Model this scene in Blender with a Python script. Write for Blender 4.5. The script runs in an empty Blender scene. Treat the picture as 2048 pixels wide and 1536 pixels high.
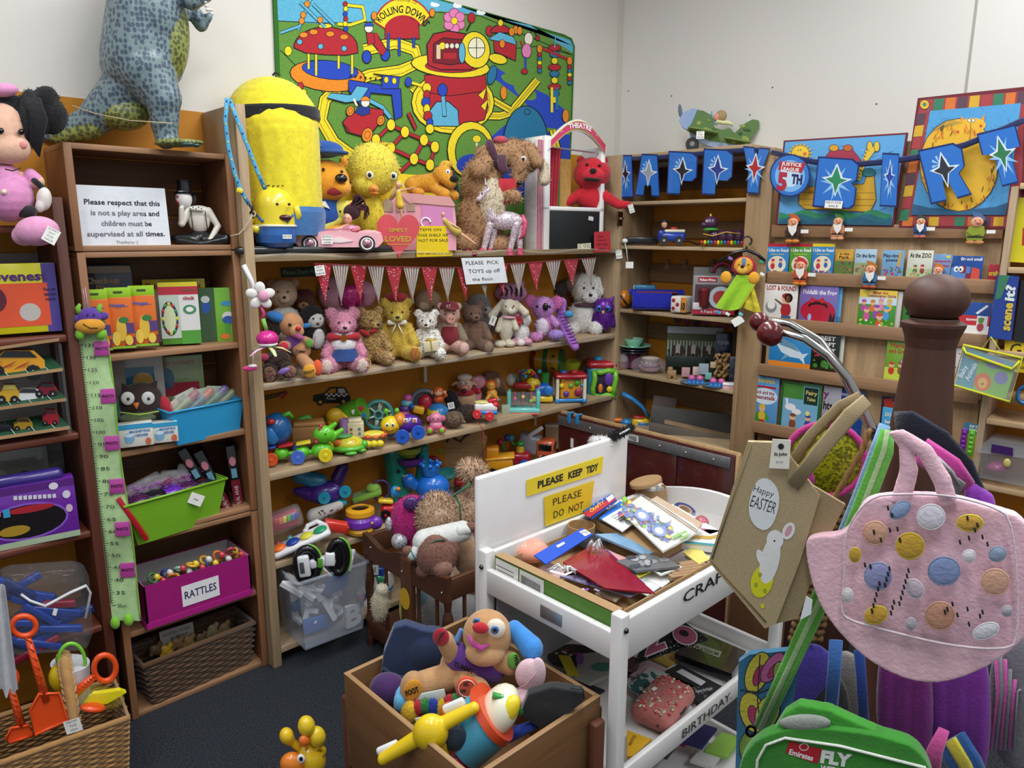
import bpy,math,random
from math import sin,cos,pi,radians,sqrt,atan2,hypot
from mathutils import Matrix,Vector,Euler
from mathutils.bvhtree import BVHTree
rnd=random.Random(7)
FB,GL,MT,PA,FU,GT,BD,ST,LT,WX_='fabric','gloss','matte','paper','fur','glitter','body','soft toy','lettering','wood_x'
SC=bpy.context.scene
COL=SC.collection
# ---------------- camera ----------------
F=1448.0;PITCH=.2055;ROLL=.00455;YAW=.8131
CAM=Vector((0,0,1.72))
fw=Vector((cos(PITCH)*cos(YAW),cos(PITCH)*sin(YAW),-sin(PITCH)))
_r=Vector((sin(YAW),-cos(YAW),0));_u=_r.cross(fw)
rt=_r*cos(ROLL)+_u*sin(ROLL);up=-_r*sin(ROLL)+_u*cos(ROLL)
cd=bpy.data.cameras.new('camera');cd.sensor_width=36;cd.lens=F/2048*36;cd.clip_start=.02
cam=bpy.data.objects.new('camera',cd);COL.objects.link(cam)
cam.matrix_world=Matrix.Translation(CAM)@Matrix((rt,up,-fw)).transposed().to_4x4()
SC.camera=cam
# ---------------- world, lights, exposure ----------------
W=bpy.data.worlds.new('world');SC.world=W;W.use_nodes=True
W.node_tree.nodes['Background'].inputs[0].default_value=(.86,.92,1,1)
W.node_tree.nodes['Background'].inputs[1].default_value=.34
SC.view_settings.view_transform='Standard';SC.view_settings.look='None'
SC.view_settings.gamma=1;SC.view_settings.use_curve_mapping=False
SC.view_settings.exposure=.4
LIGHTS=[(1.55,1.55,1.5,.3,30),(.2,.2,1.8,.3,30),(2.6,.1,1.8,.3,26),(-.6,1.4,1.6,.3,20),(1.2,-1.6,1.8,.3,26)]
for i,(x,y,a,b,e)in enumerate(LIGHTS):
 ld=bpy.data.lights.new('ceiling_light','AREA');ld.shape='RECTANGLE';ld.size=a;ld.size_y=b;ld.energy=e
 ld.color=(.94,.98,1)
 lo=bpy.data.objects.new('ceiling_light',ld);COL.objects.link(lo);lo.location=(x,y,3.4);lo.rotation_euler=(0,0,radians(45))
# ---------------- measuring helpers: photo ray -> point on a real plane ----------------
def ray(x,y):return rt*((x-1024)/F)-up*((y-768)/F)+fw
def pl(x,y,ax,v):
 d=ray(x,y);return CAM+d*((v-CAM[ax])/d[ax])
def pn(x,y,P0,n):
 d=ray(x,y);n=Vector(n);return CAM+d*((Vector(P0)-CAM).dot(n)/d.dot(n))
def depth(P):return(Vector(P)-CAM).dot(fw)
# ---------------- colours & materials ----------------
def lin(c):return c/12.92 if c<=.04045 else((c+.055)/1.055)**2.4
_cc={}
def C(h):
 if isinstance(h,tuple):return h
 if h not in _cc:
  s=h
  if len(s)==3:s=s[0]*2+s[1]*2+s[2]*2
  _cc[h]=tuple(lin(int(s[i:i+2],16)/255)for i in(0,2,4))+(1,)
 return _cc[h]
class N:
 def __init__(s,name):
  s.m=bpy.data.materials.new(name);s.m.use_nodes=True;s.t=s.m.node_tree;s.b=s.t.nodes['Principled BSDF']
 def n(s,ty,**k):
  o=s.t.nodes.new('ShaderNode'+ty)
  for a,v in k.items():
   if a.startswith('i_'):o.inputs[a[2:].replace('_',' ')].default_value=v
   else:setattr(o,a,v)
  return o
 def l(s,a,b):s.t.links.new(a,b)
 def col(s,var=0,sc=30,tex=None):
  a=s.n('Attribute',attribute_name='Col')
  if not var:return a.outputs['Color']
  if tex is None:
   tc=s.n('TexCoord');nz=s.n('TexNoise',i_Scale=sc,i_Detail=3.);s.l(tc.outputs['Object'],nz.inputs['Vector']);tex=nz.outputs[0]
  mr=s.n('MapRange');mr.inputs[1].default_value=.25;mr.inputs[2].default_value=.75
  mr.inputs[3].default_value=1-var;mr.inputs[4].default_value=1+var
  s.l(tex,mr.inputs[0])
  vm=s.n('VectorMath',operation='SCALE');s.l(a.outputs['Color'],vm.inputs[0]);s.l(mr.outputs[0],vm.inputs[3])
  return vm.outputs[0]
 def bump(s,sc,st,det=4,tex=None,dist=.002):
  if tex is None:
   tc=s.n('TexCoord');nz=s.n('TexNoise',i_Scale=float(sc),i_Detail=float(det));s.l(tc.outputs['Object'],nz.inputs['Vector']);tex=nz.outputs[0]
  b=s.n('Bump',i_Strength=st,i_Distance=dist);s.l(tex,b.inputs['Height']);s.l(b.outputs[0],s.b.inputs['Normal'])
_m={}
def mat(k):
 if k in _m:return _m[k]
 g=N(k);b=g.b;I=b.inputs
 if k=='plastic':
  g.l(g.col(.04,8),I['Base Color']);I['Roughness'].default_value=.28;I['Coat Weight'].default_value=.25;g.bump(60,.05)
 elif k==MT:
  g.l(g.col(.07,14),I['Base Color']);I['Roughness'].default_value=.62;g.bump(120,.15)
 elif k==PA:
  g.l(g.col(.05,40),I['Base Color']);I['Roughness'].default_value=.55;g.bump(9,.25,2,dist=.004)
 elif k==GL:
  g.l(g.col(.03,20),I['Base Color']);I['Roughness'].default_value=.18;I['Coat Weight'].default_value=.4;g.bump(7,.12,2,dist=.004)
 elif k==FB:
  g.l(g.col(.12,45),I['Base Color']);I['Roughness'].default_value=.9;I['Sheen Weight'].default_value=.25
  g.bump(260,.5,6)
 elif k==FU:
  tc=g.n('TexCoord');nz=g.n('TexNoise',i_Scale=130.,i_Detail=6.,i_Roughness=.7);g.l(tc.outputs['Object'],nz.inputs['Vector'])
  g.l(g.col(.3,tex=nz.outputs[0]),I['Base Color']);I['Roughness'].default_value=1;I['Sheen Weight'].default_value=.12
  g.bump(0,.9,tex=nz.outputs[0],dist=.006)
 elif k=='curl':
  tc=g.n('TexCoord');nz=g.n('TexVoronoi',i_Scale=85.);g.l(tc.outputs['Object'],nz.inputs['Vector'])
  g.l(g.col(.28,tex=nz.outputs[0]),I['Base Color']);I['Roughness'].default_value=1;I['Sheen Weight'].default_value=.12
  g.bump(0,.9,tex=nz.outputs[0],dist=.008)
 elif k=='rug':
  tc=g.n('TexCoord');nz=g.n('TexNoise',i_Scale=260.,i_Detail=4.);g.l(tc.outputs['Object'],nz.inputs['Vector'])
  g.l(g.col(.22,tex=nz.outputs[0]),I['Base Color']);I['Roughness'].default_value=.95;g.bump(0,.6,tex=nz.outputs[0],dist=.003)
 elif k=='burlap':
  tc=g.n('TexCoord');w1=g.n('TexWave',bands_direction='X',i_Scale=260.,i_Distortion=2.5,i_Detail=2.);w2=g.n('TexWave',bands_direction='Z',i_Scale=260.,i_Distortion=2.,i_Detail=2.)
  g.l(tc.outputs['Object'],w1.inputs[0]);g.l(tc.outputs['Object'],w2.inputs[0])
  ad=g.n('Math',operation='MULTIPLY_ADD');ad.inputs[1].default_value=.5
  h=g.n('Math',operation='MULTIPLY');h.inputs[1].default_value=.5;g.l(w2.outputs[1],h.inputs[0]);g.l(w1.outputs[1],ad.inputs[0]);g.l(h.outputs[0],ad.inputs[2])
  g.l(g.col(.2,tex=ad.outputs[0]),I['Base Color']);I['Roughness'].default_value=1;g.bump(0,.5,tex=ad.outputs[0],dist=.002)
 elif k.startswith('wood'):
  d=k[-1];sc={'x':(.35,7,7),'y':(7,.35,7),'z':(7,7,.35)}[d]
  tc=g.n('TexCoord');oi=g.n('ObjectInfo');ad=g.n('VectorMath',operation='ADD');g.l(tc.outputs['Object'],ad.inputs[0]);g.l(oi.outputs['Random'],ad.inputs[1])
  mp=g.n('Mapping');mp.inputs['Scale'].default_value=sc;g.l(ad.outputs[0],mp.inputs[0])
  nz=g.n('TexNoise',i_Scale=2.2,i_Detail=5.,i_Distortion=.8);g.l(mp.outputs[0],nz.inputs['Vector'])
  mp2=g.n('Mapping');mp2.inputs['Scale'].default_value=tuple(v*6 for v in sc);g.l(ad.outputs[0],mp2.inputs[0])
  n2=g.n('TexNoise',i_Scale=3.,i_Detail=4.);g.l(mp2.outputs[0],n2.inputs['Vector'])
  mx=g.n('Math',operation='MULTIPLY_ADD');mx.inputs[1].default_value=.6;g.l(nz.outputs[0],mx.inputs[0])
  m2=g.n('Math',operation='MULTIPLY');m2.inputs[1].default_value=.4;g.l(n2.outputs[0],m2.inputs[0]);g.l(m2.outputs[0],mx.inputs[2])
  g.l(g.col(.34,tex=mx.outputs[0]),I['Base Color']);I['Roughness'].default_value=.55
  g.bump(0,.2,tex=n2.outputs[0],dist=.001)
 elif k=='metal':
  g.l(g.col(.06,60),I['Base Color']);I['Metallic'].default_value=1;I['Roughness'].default_value=.25
 elif k=='brushed':
  g.l(g.col(.12,40),I['Base Color']);I['Metallic'].default_value=.85;I['Roughness'].default_value=.45
 elif k==GT:
  tc=g.n('TexCoord');v=g.n('TexVoronoi',i_Scale=330.);g.l(tc.outputs['Object'],v.inputs['Vector'])
  sp=g.n('SeparateColor');g.l(v.outputs['Color'],sp.inputs[0])
  g.l(g.col(.5,tex=sp.outputs[0]),I['Base Color']);I['Metallic'].default_value=.3;I['Roughness'].default_value=.3
  g.bump(0,.8,tex=sp.outputs[1],dist=.002)
 elif k in('film','clear','frost'):
  I['Roughness'].default_value=.12;I['Specular IOR Level'].default_value=.9
  g.l(g.col(),I['Base Color']);g.bump(16 if k=='film' else 3,.9 if k=='film' else .1,3,dist=.012)
  I['Alpha'].default_value={'film':.13,'clear':.09,'frost':.22}[k]
 elif k=='wall':
  g.l(g.col(.025,1.3),I['Base Color']);I['Roughness'].default_value=.7;g.bump(45,.12,5)
 elif k=='carpet':
  tc=g.n('TexCoord');nz=g.n('TexNoise',i_Scale=210.,i_Detail=5.);g.l(tc.outputs['Object'],nz.inputs['Vector'])
  cr=g.n('ValToRGB');e=cr.color_ramp.elements;e[0].position=.38;e[0].color=C('0a0c10');e[1].position=.68;e[1].color=C('3c424c')
  g.l(nz.outputs[0],cr.inputs[0]);g.l(cr.outputs[0],I['Base Color']);I['Roughness'].default_value=1;g.bump(0,1,tex=nz.outputs[0],dist=.006)
 elif k=='scales':
  tc=g.n('TexCoord');v=g.n('TexVoronoi',i_Scale=78.,i_Randomness=.6);mp=g.n('Mapping');mp.inputs['Scale'].default_value=(1,1,.8)
  g.l(tc.outputs['Object'],mp.inputs[0]);g.l(mp.outputs[0],v.inputs['Vector'])
  cr=g.n('ValToRGB');e=cr.color_ramp.elements;e[0].position=.4;e[0].color=(.34,.36,.5,1);e[1].position=.56;e[1].color=(1,1,1,1)
  g.l(v.outputs['Distance'],cr.inputs[0]);a=g.n('Attribute',attribute_name='Col')
  mx=g.n('VectorMath',operation='MULTIPLY');g.l(a.outputs['Color'],mx.inputs[0]);g.l(cr.outputs[0],mx.inputs[1])
  g.l(mx.outputs[0],I['Base Color']);I['Roughness'].default_value=.38;g.bump(0,.25,tex=v.outputs['Distance'],dist=.003)
 _m[k]=g.m
 return g.m
# ---------------- mesh builder ----------------
def RX(a):return Matrix.Rotation(radians(a),4,'X')
def RY(a):return Matrix.Rotation(radians(a),4,'Y')
def RZ(a):return Matrix.Rotation(radians(a),4,'Z')
def TR(*v):return Matrix.Translation(Vector(v if len(v)==3 else v[0]))
_sph={}
class MB:
 def __init__(s,k=1.,M=None):
  s.v=[];s.f=[];s.c=[];s.s=[];s.M=(M or Matrix())@Matrix.Scale(k,4);s.k=k;s.L=0;s.map=None
 def add(s,vs,fs,col,smooth=True,M=None):
  o=len(s.v);T=s.M@M if M is not None else s.M
  s.v+=[T@Vector(p)for p in vs];s.f+=[tuple(i+o for i in f)for f in fs]
  c=C(col);s.c+=[c]*len(fs);s.s+=[smooth]*len(fs);return s
 def ell(s,c,r,col,rot=None,n=18):
  if not isinstance(r,(tuple,list)):r=(r,r,r)
  if n not in _sph:
   vs=[(0,0,1)];h=n//2
   for i in range(1,h):
    a=pi*i/h
    for j in range(n):b=2*pi*j/n;vs.append((sin(a)*cos(b),sin(a)*sin(b),cos(a)))
   vs.append((0,0,-1));L=len(vs)-1;fs=[(0,1+j,1+(j+1)%n)for j in range(n)]
   for i in range(h-2):
    for j in range(n):a=1+i*n;fs.append((a+j,a+n+j,a+n+(j+1)%n,a+(j+1)%n))
   a=1+(h-2)*n;fs+=[(a+j,L,a+(j+1)%n)for j in range(n)]
   _sph[n]=(vs,fs)
  vs,fs=_sph[n]
  M=TR(c)@(rot or Matrix())@Matrix.Diagonal((*r,1))
  return s.add(vs,fs,col,True,M)
 def box(s,c,sz,col,bev=0,rot=None):
  M=TR(c)@(rot or Matrix());hx,hy,hz=(q/2 for q in sz)
  if not bev:
   vs=[(x,y,z)for x in(-hx,hx)for y in(-hy,hy)for z in(-hz,hz)]
   return s.add(vs,[(0,1,3,2),(4,6,7,5),(0,4,5,1),(2,3,7,6),(0,2,6,4),(1,5,7,3)],col,False,M)
  bev=min(bev,hx*.99,hy*.99,hz*.99)
  cols=[(q*90+a,q)for q in range(4)for a in(0,45,90)];rows=[(-90,-1),(-45,-1),(0,-1),(0,1),(45,1),(90,1)]
  vs=[]
  for la,sz_ in rows:
   for lo,q in cols:
    sx=1 if q in(0,3)else-1;sy=1 if q in(0,1)else-1;A=radians(la);B=radians(lo)
    vs.append((sx*(hx-bev)+bev*cos(A)*cos(B),sy*(hy-bev)+bev*cos(A)*sin(B),sz_*(hz-bev)+bev*sin(A)))
  n=12;fs=[(r*n+j,r*n+(j+1)%n,(r+1)*n+(j+1)%n,(r+1)*n+j)for r in range(5)for j in range(n)]
  fs+=[tuple(j for j in(9,6,3,0)),tuple(5*n+j for j in(0,3,6,9))]
  return s.add(vs,fs,col,True,M)
 def cyl(s,a,b,r0,r1=None,col='888',n=16,caps=True,flat=False):
  a=Vector(a);b=Vector(b);r1=r0 if r1 is None else r1;d=(b-a);q=d.to_track_quat('Z','Y').to_matrix()
  ring=[q@Vector((cos(2*pi*i/n),sin(2*pi*i/n),0))for i in range(n)]
  vs=[a+v*r0 for v in ring]+[b+v*r1 for v in ring]
  s.add(vs,[(i,(i+1)%n,n+(i+1)%n,n+i)for i in range(n)],col,not flat)
  if caps:s.add(vs[:n],[tuple(range(n))[::-1]],col,False);s.add(vs[n:],[tuple(range(n))],col,False)
  return s
 def tube(s,pts,r,col,n=8,closed=False,flat=1.,cap=True,up=None):
  P=[Vector(p)for p in pts];m=len(P)
  R=r if isinstance(r,(list,tuple))else[r]*m
  up_=Vector(up)if up else None;vs=[]
  for i in range(m):
   if closed:t=P[(i+1)%m]-P[i-1]
   else:t=P[min(i+1,m-1)]-P[max(i-1,0)]
   t.normalize()
   if up_ is None:
    up_=Vector((0,0,1))if abs(t.z)<.9 else Vector((0,1,0))
   x=t.cross(up_);
   if x.length<1e-5:x=t.cross(Vector((1,.1,0)))
   x.normalize();y=x.cross(t).normalized();up_=y
   vs+=[P[i]+(x*cos(2*pi*j/n)+y*sin(2*pi*j/n)*flat)*R[i]for j in range(n)]
  fs=[]
  for i in range(m if closed else m-1):
   k=(i+1)%m
   fs+=[(i*n+j,i*n+(j+1)%n,k*n+(j+1)%n,k*n+j)for j in range(n)]
  if cap and not closed:fs+=[tuple(range(n))[::-1],tuple(range((m-1)*n,m*n))]
  return s.add(vs,[f[::-1]for f in fs],col)
 def tap(s,a,b,r0,r1,col,n=18):
  s.cyl(a,b,r0,r1,col,n);s.ell(a,r0,col,n=n);return s.ell(b,r1,col,n=n)
 def lathe(s,prof,c,col,rot=None,n=24,cols=None):
  M=TR(c)@(rot or Matrix());m=len(prof)
  vs=[(r*cos(2*pi*j/n),r*sin(2*pi*j/n),z)for r,z in prof for j in range(n)]
  for i in range(m-1):
   s.add(vs[i*n:(i+2)*n],[(j,(j+1)%n,n+(j+1)%n,n+j)for j in range(n)],(cols[i]if cols else col),True,M)
  return s
 def torus(s,c,R,r,col,rot=None,n=24,m=8,arc=360,R2=None,a0=0):
  M=(rot or Matrix());k=n if arc==360 else n+1;c=Vector(c);R2=R2 or R
  P=[c+(M@Vector((R*cos(radians(a0+arc*i/n)),R2*sin(radians(a0+arc*i/n)),0)))for i in range(k)]
  return s.tube(P,r,col,m,closed=arc==360)
 def prism(s,poly,th,col,M=None,side=None,bottom=True):
  """2D poly in local x,z; front face at y=0, back at y=th"""
  n=len(poly);vs=[(x,0,z)for x,z in poly]+[(x,th,z)for x,z in poly]
  ar=sum(poly[i][0]*poly[(i+1)%n][1]-poly[(i+1)%n][0]*poly[i][1]for i in range(n))
  idx=list(range(n))if ar>0 else list(range(n))[::-1]
  s.add(vs,[tuple(idx),tuple(i+n for i in idx[::-1])],col,False,M)
  return s.add(vs,[(idx[i-1],idx[i-1]+n,idx[i]+n,idx[i])for i in range(n)],side or col,False,M)
 def grid(s,f,nu,nv,col,M=None,smooth=True):
  vs=[f(i/nu,j/nv)for i in range(nu+1)for j in range(nv+1)];w=nv+1
  fs=[(i*w+j,(i+1)*w+j,(i+1)*w+j+1,i*w+j+1)for i in range(nu)for j in range(nv)]
  if callable(col):
   o=len(s.f);s.add(vs,fs,'888',smooth,M)
   for q,(i,j)in enumerate((i,j)for i in range(nu)for j in range(nv)):s.c[o+q]=C(col((i+.5)/nu,(j+.5)/nv))
   return s
  return s.add(vs,fs,col,smooth,M)
 # ---- flat print: s.map(x, y, lift) -> point -----
 def P(s,pts,col,d=1):
  s.L+=d;vs=[s.map(x,y,s.L*.00025)for x,y in pts]
  o=len(s.v);s.v+=vs;s.f.append(tuple(range(o,o+len(vs))));s.c.append(C(col));s.s.append(False);return s
 def R(s,x0,y0,x1,y1,col):return s.P([(x0,y0),(x1,y0),(x1,y1),(x0,y1)],col)
 def E(s,x,y,rx,ry,col,n=20,a0=0,a1=360,rot=0,d=1):
  c,q=cos(radians(rot)),sin(radians(rot));k=n if a1-a0==360 else n+1
  pts=[(rx*cos(radians(a0+(a1-a0)*i/n)),ry*sin(radians(a0+(a1-a0)*i/n)))for i in range(k)]
  return s.P([(x+a*c-b*q,y+a*q+b*c)for a,b in pts],col,d)
 def Ln(s,pts,w,col,closed=False):
  if closed:pts=list(pts)+[pts[0]]
  s.L+=1;o=len(s.v);n=len(pts);w=w/2
  for i in range(n):
   a=pts[max(i-1,0)];b=pts[min(i+1,n-1)]
   if closed and i in(0,n-1):a=pts[-2];b=pts[1]
   dx,dy=b[0]-a[0],b[1]-a[1];l=hypot(dx,dy)or 1;nx,ny=-dy/l*w,dx/l*w
   s.v+=[s.map(pts[i][0]+nx,pts[i][1]+ny,s.L*.00025),s.map(pts[i][0]-nx,pts[i][1]-ny,s.L*.00025)]
  for i in range(n-1):s.f.append((o+2*i,o+2*i+1,o+2*i+3,o+2*i+2));s.c.append(C(col));s.s.append(False)
  return s
 def O(s,pts,col,w,oc='1a1a1a'):
  s.P(pts,col);return s.Ln(pts,w,oc,True)
 def OE(s,x,y,rx,ry,col,w,oc='1a1a1a',rot=0,n=20):
  s.E(x,y,rx+w,ry+w,oc,rot=rot,n=n);return s.E(x,y,rx,ry,col,rot=rot,n=n)
 def T(s,txt,x,y,h,col,w=None,rot=0,al='L',sh=0,bold=0,ydown=False,cur=0):
  """text with cap height h; optional width w; in print coordinates (ydown for photo-measured planes)"""
  vs,fs,x0,x1=glyphs(txt,bold);s.L+=1
  if not vs:return s
  k=h/.72;kx=(w/(x1-x0))if w else k;W_=(x1-x0)*kx
  ox={'L':0,'C':-W_/2,'R':-W_}[al];c,q=cos(radians(rot)),sin(radians(rot));o=len(s.v);sg=-1 if ydown else 1
  for a,b in vs:
   X=ox+(a-x0)*kx+b*k*sh;Y=b*k
   if cur:A=X/cur;X,Y=(cur+Y)*sin(A),(cur+Y)*cos(A)-cur
   u_=X*c-Y*q;v_=X*q+Y*c
   s.v.append(s.map(x+u_,y+sg*v_,s.L*.00025))
  for f in fs:s.f.append(tuple(i+o for i in f));s.c.append(C(col));s.s.append(False)
  return s
TS=bpy.data.scenes.new('scratch')
def evalmesh(o):
 TS.collection.objects.link(o);vl=TS.view_layers[0];vl.update();dg=vl.depsgraph
 me=bpy.data.meshes.new_from_object(o.evaluated_get(dg),depsgraph=dg)
 TS.collection.objects.unlink(o);return me
_gl={}
def glyphs(txt,bold=0):
 if(txt,bold)in _gl:return _gl[(txt,bold)]
 cu=bpy.data.curves.new('t','FONT');cu.body=txt;cu.size=1;cu.resolution_u=2;cu.offset=bold;cu.fill_mode='FRONT'
 o=bpy.data.objects.new('t',cu);me=evalmesh(o)
 vs=[(v.co.x,v.co.y)for v in me.vertices];fs=[tuple(p.vertices)for p in me.polygons]
 bpy.data.objects.remove(o);bpy.data.curves.remove(cu);bpy.data.meshes.remove(me)
 xs=[v[0]for v in vs]or[0,1];_gl[(txt,bold)]=(vs,fs,min(xs),max(max(xs),min(xs)+.01));return _gl[(txt,bold)]
def tomesh(name,mb,kind):
 me=bpy.data.meshes.new(name);me.from_pydata([tuple(v)for v in mb.v],[],mb.f)
 me.polygons.foreach_set('use_smooth',mb.s)
 ca=me.color_attributes.new('Col','FLOAT_COLOR','CORNER');buf=[]
 for f,c in zip(mb.f,mb.c):buf.extend(c*len(f))
 if buf:ca.data.foreach_set('color',buf)
 me.materials.append(mat(kind));return me
def link(name,me,parent=None,loc=None):
 o=bpy.data.objects.new(name,me);COL.objects.link(o)
 if parent:o.parent=parent
 if loc is not None:o.location=loc
 return o
def remesh(name,mb,kind,vox,it=5,tuft=0,tl=.006):
 me=bpy.data.meshes.new('x');me.from_pydata([tuple(v)for v in mb.v],[],mb.f)
 bv=BVHTree.FromPolygons([tuple(v)for v in mb.v],mb.f)
 o=bpy.data.objects.new('x',me);r=o.modifiers.new('r','REMESH');r.mode='VOXEL';r.voxel_size=vox;r.use_smooth_shade=True
 if it:q=o.modifiers.new('s','SMOOTH');q.iterations=it;q.factor=.5
 m2=evalmesh(o);bpy.data.objects.remove(o);bpy.data.meshes.remove(me)
 out=MB();out.v=[v.co.copy()for v in m2.vertices];out.f=[tuple(p.vertices)for p in m2.polygons];out.s=[True]*len(out.f)
 for p in m2.polygons:
  h=bv.find_nearest(p.center);out.c.append(mb.c[h[2]]if h[2]is not None else(1,1,1,1))
 if tuft and out.f:
  nrm=[p.normal.copy()for p in m2.polygons];ctr=[p.center.copy()for p in m2.polygons];R_=random.Random(len(out.f))
  for _ in range(tuft):
   i=R_.randrange(len(ctr));n=nrm[i];c=ctr[i];t=Vector((R_.gauss(0,1),R_.gauss(0,1),R_.gauss(0,1)));w=n.cross(t).normalized()*tl*.22
   tip=c+n*tl*R_.uniform(.6,1.2)+t*tl*.28;j=len(out.v);out.v+=[c-w-n*tl*.2,c+w-n*tl*.2,tip];out.f.append((j,j+1,j+2))
   g=R_.uniform(.8,1.15);cc=out.c[i];out.c.append((cc[0]*g,cc[1]*g,cc[2]*g,1));out.s.append(True)
 bpy.data.meshes.remove(m2);return tomesh(name,out,kind)
# ---------------- things ----------------
def props(o,label=None,cat=None,group=None,kind=None):
 if label:o['label']=label
 if cat:o['category']=cat
 if group:o['group']=group
 if kind:o['kind']=kind
 return o
ALLT=[]
class Th:
 """one thing: an Empty at its base; parts are meshes below it. unit 'px' = 1/F of the thing's distance"""
 def __init__(s,name,label,cat,loc,yaw=None,group=None,k=None,M=None):
  s.P=Vector(loc);s.k=k if k is not None else depth(loc)/F
  if yaw is None:d=s.P-CAM;yaw=math.degrees(atan2(d.y,d.x))-90
  s.e=bpy.data.objects.new(name,None);s.e.empty_display_size=.05;COL.objects.link(s.e)
  ALLT.append(s);s.e.location=s.P;s.e.rotation_euler=(0,0,radians(yaw));props(s.e,label,cat,group);s.b=[];s.X=M or Matrix()
 def m(s,part,kind='plastic',par=None,label=None,**kw):
  mb=MB(s.k);mb.M=s.X@mb.M;s.b.append([part,kind,mb,par,label,kw]);return mb
 def art(s,part,kind=PA,w=1,h=1,M=None,par=None,U=None):
  """flat print with coordinates x 0..w right, y 0..h up, on the plane given by M (local units)"""
  mb=s.m(part,kind,par);T=mb.M@(M or Matrix());n=(T.to_3x3()@Vector((0,-1,0))).normalized()
  mb.map=lambda x,y,l:T@Vector((x,0,y))+n*l
  return mb
 def done(s):
  made={};s.fin=True
  for part,kind,mb,par,label,kw in s.b:
   if not mb.f:continue
   st=kw.get('stuff')
   me=remesh(part,mb,kind,kw['vox'],kw.get('it',4),kw.get('tuft',0),kw.get('tl',.006))if 'vox' in kw else tomesh(part,mb,kind)
   o=link(part,me,made.get(par,s.e));made.setdefault(part,o)
   if label:o['label']=label
   if st:o['kind']='stuff'
  s.made=made;return s.e
def struct(name,mb,kind,label=None,parent=None,k='structure'):
 o=link(name,tomesh(name,mb,kind),parent)
 if parent is None:
  o['kind']=k
  if label:o['label']=label
 return o
def single(name,label,cat,mb,kind,group=None):
 return props(link(name,tomesh(name,mb,kind)),label,cat,group)
def copytree(o,loc=None,parent=None,label=None,yaw=None):
 c=o.copy();COL.objects.link(c);c.parent=parent
 if label:c['label']=label
 if loc is not None:c.location=loc
 if yaw is not None:c.rotation_euler=(0,0,radians(yaw))
 for ch in o.children:copytree(ch,None,c)
 return c
def pixmap(plane):
 """photo-measured outline laid on a real plane; plane=(point, normal towards the room)"""
 P0,n=Vector(plane[0]),Vector(plane[1]).normalized()
 return lambda x,y,l:pn(x,y,P0,n)+n*l
def pixslab(pts,plane,th,col,mb=None):
 """solid slab whose front outline was measured in the photo, lying on plane, th metres thick (away from the room)"""
 mb=mb or MB();P0,n=Vector(plane[0]),Vector(plane[1]).normalized();vs=[pn(x,y,P0,n)for x,y in pts];m=len(vs)
 N_=sum(((vs[i]-vs[0]).cross(vs[(i+1)%m]-vs[0])for i in range(m)),Vector());
 if N_.dot(n)<0:vs=vs[::-1]
 mb.add(vs+[v-n*th for v in vs],[tuple(range(m)),tuple(range(m,2*m))[::-1]]+[],col,False)
 mb.add(vs+[v-n*th for v in vs],[(i-1,i-1+m,i+m,i)if i else(m-1,2*m-1,m,0)for i in range(m)],col,False);return mb
# ---------------- things measured in photo pixels at a known distance ----------------
def proj(P):
 d=Vector(P)-CAM;w=d.dot(fw);return(1024+F*d.dot(rt)/w,768-F*d.dot(up)/w)
def on(px,z,y=None,x=None):
 """point at height z on the vertical plane y=.. or x=.. seen in photo column px"""
 n=rt-fw*((px-1024)/F);dz=z-CAM.z
 return Vector((-(n.y*y+n.z*dz)/n.x,y,z))if y is not None else Vector((x,-(n.x*x+n.z*dz)/n.y,z))
class Tp(Th):
 """Th whose local X,Z are photo pixels (z = -photo row); Y = depth in pixels, away from the viewer"""
 def __init__(s,name,label,cat,loc,group=None,yaw=None,dy=0):
  loc=Vector(loc);k=depth(loc)/F;x0,y0=proj(loc)
  sz=.05/max(1e-6,(y0-proj(loc+Vector((0,0,.05)))[1]))
  super().__init__(name,label,cat,loc,yaw,group,k=1)
  s.kk=k;s.x0,s.y0=x0,y0;s.X=Matrix.Diagonal((k,k,sz,1))@TR(-x0,0,y0+dy)
 def m(s,part,kind='plastic',par=None,label=None,**kw):
  if 'vox' in kw:kw['vox']*=s.kk
  if 'tl' in kw:kw['tl']*=s.kk
  return super().m(part,kind,par,label,**kw)
def ck(P,n=2):
 for _ in range(n):P=[q for i,p in enumerate(P)for q in((P[i-1][0]*.25+p[0]*.75,P[i-1][1]*.25+p[1]*.75),(p[0]*.75+P[(i+1)%len(P)][0]*.25,p[1]*.75+P[(i+1)%len(P)][1]*.25))]
 return P
def put(a,prims):
 """list of soft shapes -> mesh builder"""
 for p in prims:
  if p[0]=='e':a.ell(p[1],p[2],p[3],p[4]if len(p)>4 else None,n=28)
  else:a.tap(p[1],p[2],p[3],p[4],p[5])
 return a
def eye(t,x,y,z,r,c='0a0a0a',w=None,part='eye'):
 if w:t.m(part,GL).ell((x,y,z),(w,w*.5,w*1.1),'f2f2f0',n=12);t.m('pupil',GL).ell((x,y-w*.4,z),(r,r*.5,r*1.15),c,n=10)
 else:t.m(part,GL).ell((x,y,z),r,c,n=10)
def card(t,x,z,w,h,text='',col='f2f0ea',rot=0,y=-3,part='price_tag',par=None,tc='15151a',sz=.22,kind=PA):
 M=TR(x,y,z)@RY(rot)
 mb=t.m(part,kind,par);mb.prism([(-w/2,-h/2),(w/2,-h/2),(w/2,h/2),(-w/2,h/2)],max(w,h)*.015,col,M)
 if text:
  a=t.art('writing',PA,M=M,par=part);L=text.split('\n')
  for i,q in enumerate(L):a.T(q,0,h/2-h*(i+.78)/len(L)*.94,h*sz*1.6/len(L)*1.6,tc,al='C',w=None if len(q)<3 else min(w*.86,len(q)*h*.3/len(L)*2))
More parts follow.
